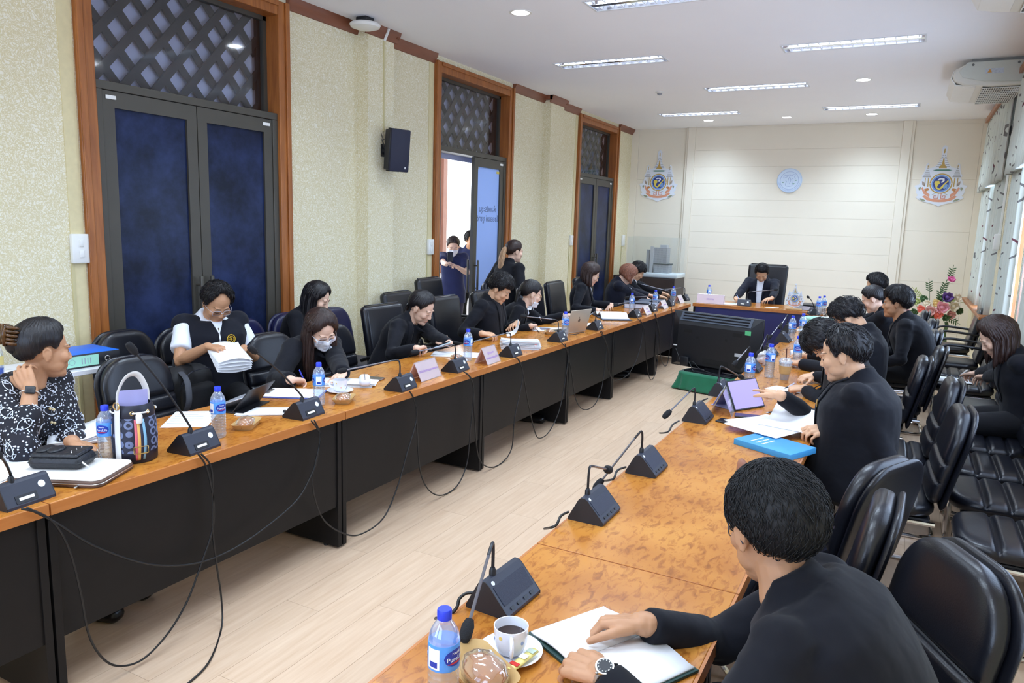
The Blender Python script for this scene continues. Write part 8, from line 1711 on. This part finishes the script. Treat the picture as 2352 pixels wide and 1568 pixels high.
# backpack on the wall chair
t = thing('backpack', 'black backpack slumped on the chair beside the man in the vest', 'backpack', (-4.0, 3.10, 0.50), math.radians(-84)); BPK = mat('backpack_nylon', srgb(20, 21, 26), 0.7, var=0.15, bump=0.5, bscale=14)
w = MB().rbox((0, 0.02, 0.15), (0.34, 0.20, 0.30), 0.09, 5); w.v = [tuple(Vector(q) + Vector((1, 1, 0.6)) * 0.016 * noise.noise(Vector(q) * 9)) for q in w.v]; build('main_body', w, BPK, t, smooth=180); build('front_pocket', MB().rbox((0.02, 0.135, 0.11), (0.25, 0.09, 0.18), 0.04, 4), BPK, t, smooth=180); build('top_handle', MB().tube(bez([(-0.04, -0.04, 0.29), (-0.03, -0.05, 0.33), (0.03, -0.05, 0.33), (0.04, -0.04, 0.29)], 4), 0.007, 6), BPK, t)
build('strap', MB().tube(bez([(0.10, 0.08, 0.28), (0.14, 0.17, 0.24), (0.16, 0.2, 0.12), (0.15, 0.14, 0.02)], 6), 0.018, 8, flat=0.3), mat('strap_grey', srgb(70, 72, 80), 0.7, var=0.1), t); build('zip', MB().tube(bez([(-0.13, 0.11, 0.2), (-0.08, 0.14, 0.28), (0.08, 0.14, 0.28), (0.13, 0.11, 0.2)], 6), 0.003, 6), GPLAST, t)
# papers held by the man in the vest
t = thing('held_document', 'white document being leafed through by the man in the vest', 'papers', onx(520, 812, -3.72), math.radians(-112))
for k in range(5): build('sheet', MB().sheet(lambda a, b, k=k: ((a - 0.5) * 0.21, (b - 0.5) * 0.26 + 0.03, 0.05 * (b - 0.3) + 0.02 * math.sin(pi * a) * (k - 2) * 0.6 + 0.004 * k), 8, 6, 0.0012), PAPER, t, RXm(math.radians(-42 + k * 4)), smooth=180)
# phones and pens in hands
phone((0, 0, 0), 0, 'pale mobile phone in the hands of the tapping woman', mat('phone_pale', srgb(190, 210, 224), 0.3, var=0.04), M=Matrix.Translation(onz(1012, 794, ZT + 0.075)) @ RZ(math.radians(-60)) @ RXm(math.radians(20)))
phone((0, 0, 0), 0, 'dark mobile phone held by the doorway woman', BPLAST, M=Matrix.Translation(onx(1034, 590, -5.22)) @ RZ(math.radians(30)) @ RXm(math.radians(50)))
pen(uz(702, 884) + Vector((0, 0, 0.008)), onz(688, 850, ZT + 0.11), 'blue pen in the masked woman\'s hand', (30, 60, 200)); pen(ony(1700, 692, 10.42), ony(1692, 676, 10.5), 'slim pen in the hand of the man at the head table', (150, 170, 220)); pen(onz(2196, 868, 0.695), onz(2222, 850, 0.76), 'white pen of the woman writing on her lap', (226, 226, 230)); pen(uz(1245, 742) + up, onz(1240, 728, ZT + 0.1), 'slim pen of the woman with the lowered mask', (200, 200, 210)); pen(onz(1800, 893, ZT + 0.008), onz(1825, 880, ZT + 0.05), 'white pen in the hand of the stooping man', (200, 204, 230))
t = sheets(0, 0, 96, 3, 'white notepad sheets on the lap of the writing woman', loc=onz(2178, 872, 0.655), w=0.21, l=0.30, spread=0.004); build('backing_board', MB().rbox((0, 0, -0.004), (0.22, 0.31, 0.004), 0.001), BPLAST, t)
# printed cloth bag and red pliers on the blue chair
t = thing('cloth_bag', 'navy cloth bag with white floral print on the blue chair', 'bag', (-4.12, 5.36, 0.49), math.radians(-82))
def m_floral():
    m = mat('floral_print', srgb(30, 34, 60), 0.7); N = NT(m); q = N.n['Principled BSDF']; co = N.new('TexCoord'); n1 = N.new('TexNoise', Scale=26.0, Detail=2.0); n1.inputs['Distortion'].default_value = 1.6; N.li(co.outputs['Object'], n1.inputs['Vector']); c = ramp(N, n1.outputs['Fac'], [(0.0, srgb(26, 28, 54)), (0.56, srgb(196, 204, 234)), (0.64, srgb(120, 130, 190)), (0.68, srgb(26, 28, 54))], 'CONSTANT'); N.li(c, q.inputs['Base Color']); return m
w = MB().rbox((0, 0.0, 0.19), (0.34, 0.14, 0.38), 0.05, 5); w.v = [tuple(Vector(q) + Vector((1, 1, 0.8)) * 0.02 * noise.noise(Vector(q) * 8)) for q in w.v]; build('bag_body', w, m_floral(), t, smooth=180); build('handle', MB().tube(bez([(-0.08, 0.07, 0.32), (-0.05, 0.095, 0.2), (0.02, 0.10, 0.05)], 5), 0.006, 6), WHL, t)
t = thing('pliers', 'red handled tool on the seat of the blue chair by the cloth bag', 'tool', (-3.98, 5.16, 0.492), 0.4); build('grip', MB().tube([(-0.09, 0, 0.012), (0, 0.01, 0.012)], 0.010, 8), MATS['red_plastic'], t); build('grip', MB().tube([(-0.09, 0.04, 0.012), (0, 0.015, 0.012)], 0.010, 8), MATS['red_plastic'], t); build('jaw', MB().tube([(0, 0.012, 0.012), (0.06, 0.012, 0.012)], [0.012, 0.004], 8), STEEL, t)
# navy bag with brown strap on the chair behind the foreground head
t = thing('shoulder_bag', 'navy bag with brown leather strap on the chair behind the foreground head', 'bag', (-0.33, 3.16, 0.49), 0.4); NB = mat('navy_nylon', srgb(26, 34, 92), 0.5, var=0.1, bump=0.4, bscale=16); w = MB().rbox((0, 0, 0.085), (0.27, 0.19, 0.17), 0.06, 5); w.v = [tuple(Vector(q) + Vector((1, 1, 1)) * 0.02 * noise.noise(Vector(q) * 10)) for q in w.v]; build('bag_body', w, NB, t, smooth=180)
build('bag_rim', MB().tube([(0.12 * math.cos(a), 0.075 * math.sin(a), 0.165 + 0.012 * math.sin(3 * a)) for a in [2 * pi * k / 24 for k in range(24)]], 0.006, 6, closed=True), mat('rim_blue', srgb(80, 100, 170), 0.5, var=0.05), t); build('strap', MB().tube(bez([(-0.14, 0.02, 0.18), (-0.17, 0.04, 0.27), (-0.20, 0.03, 0.30), (-0.21, 0.0, 0.24)], 6), 0.02, 8, flat=0.2), mat('tan_leather', srgb(150, 96, 66), 0.5, var=0.06), t)
# watch, lapel pin and laptop bag handle
def on_person(pred):
    return next(o for o in D.objects if o.get('category') == 'person' and pred in o['label'])
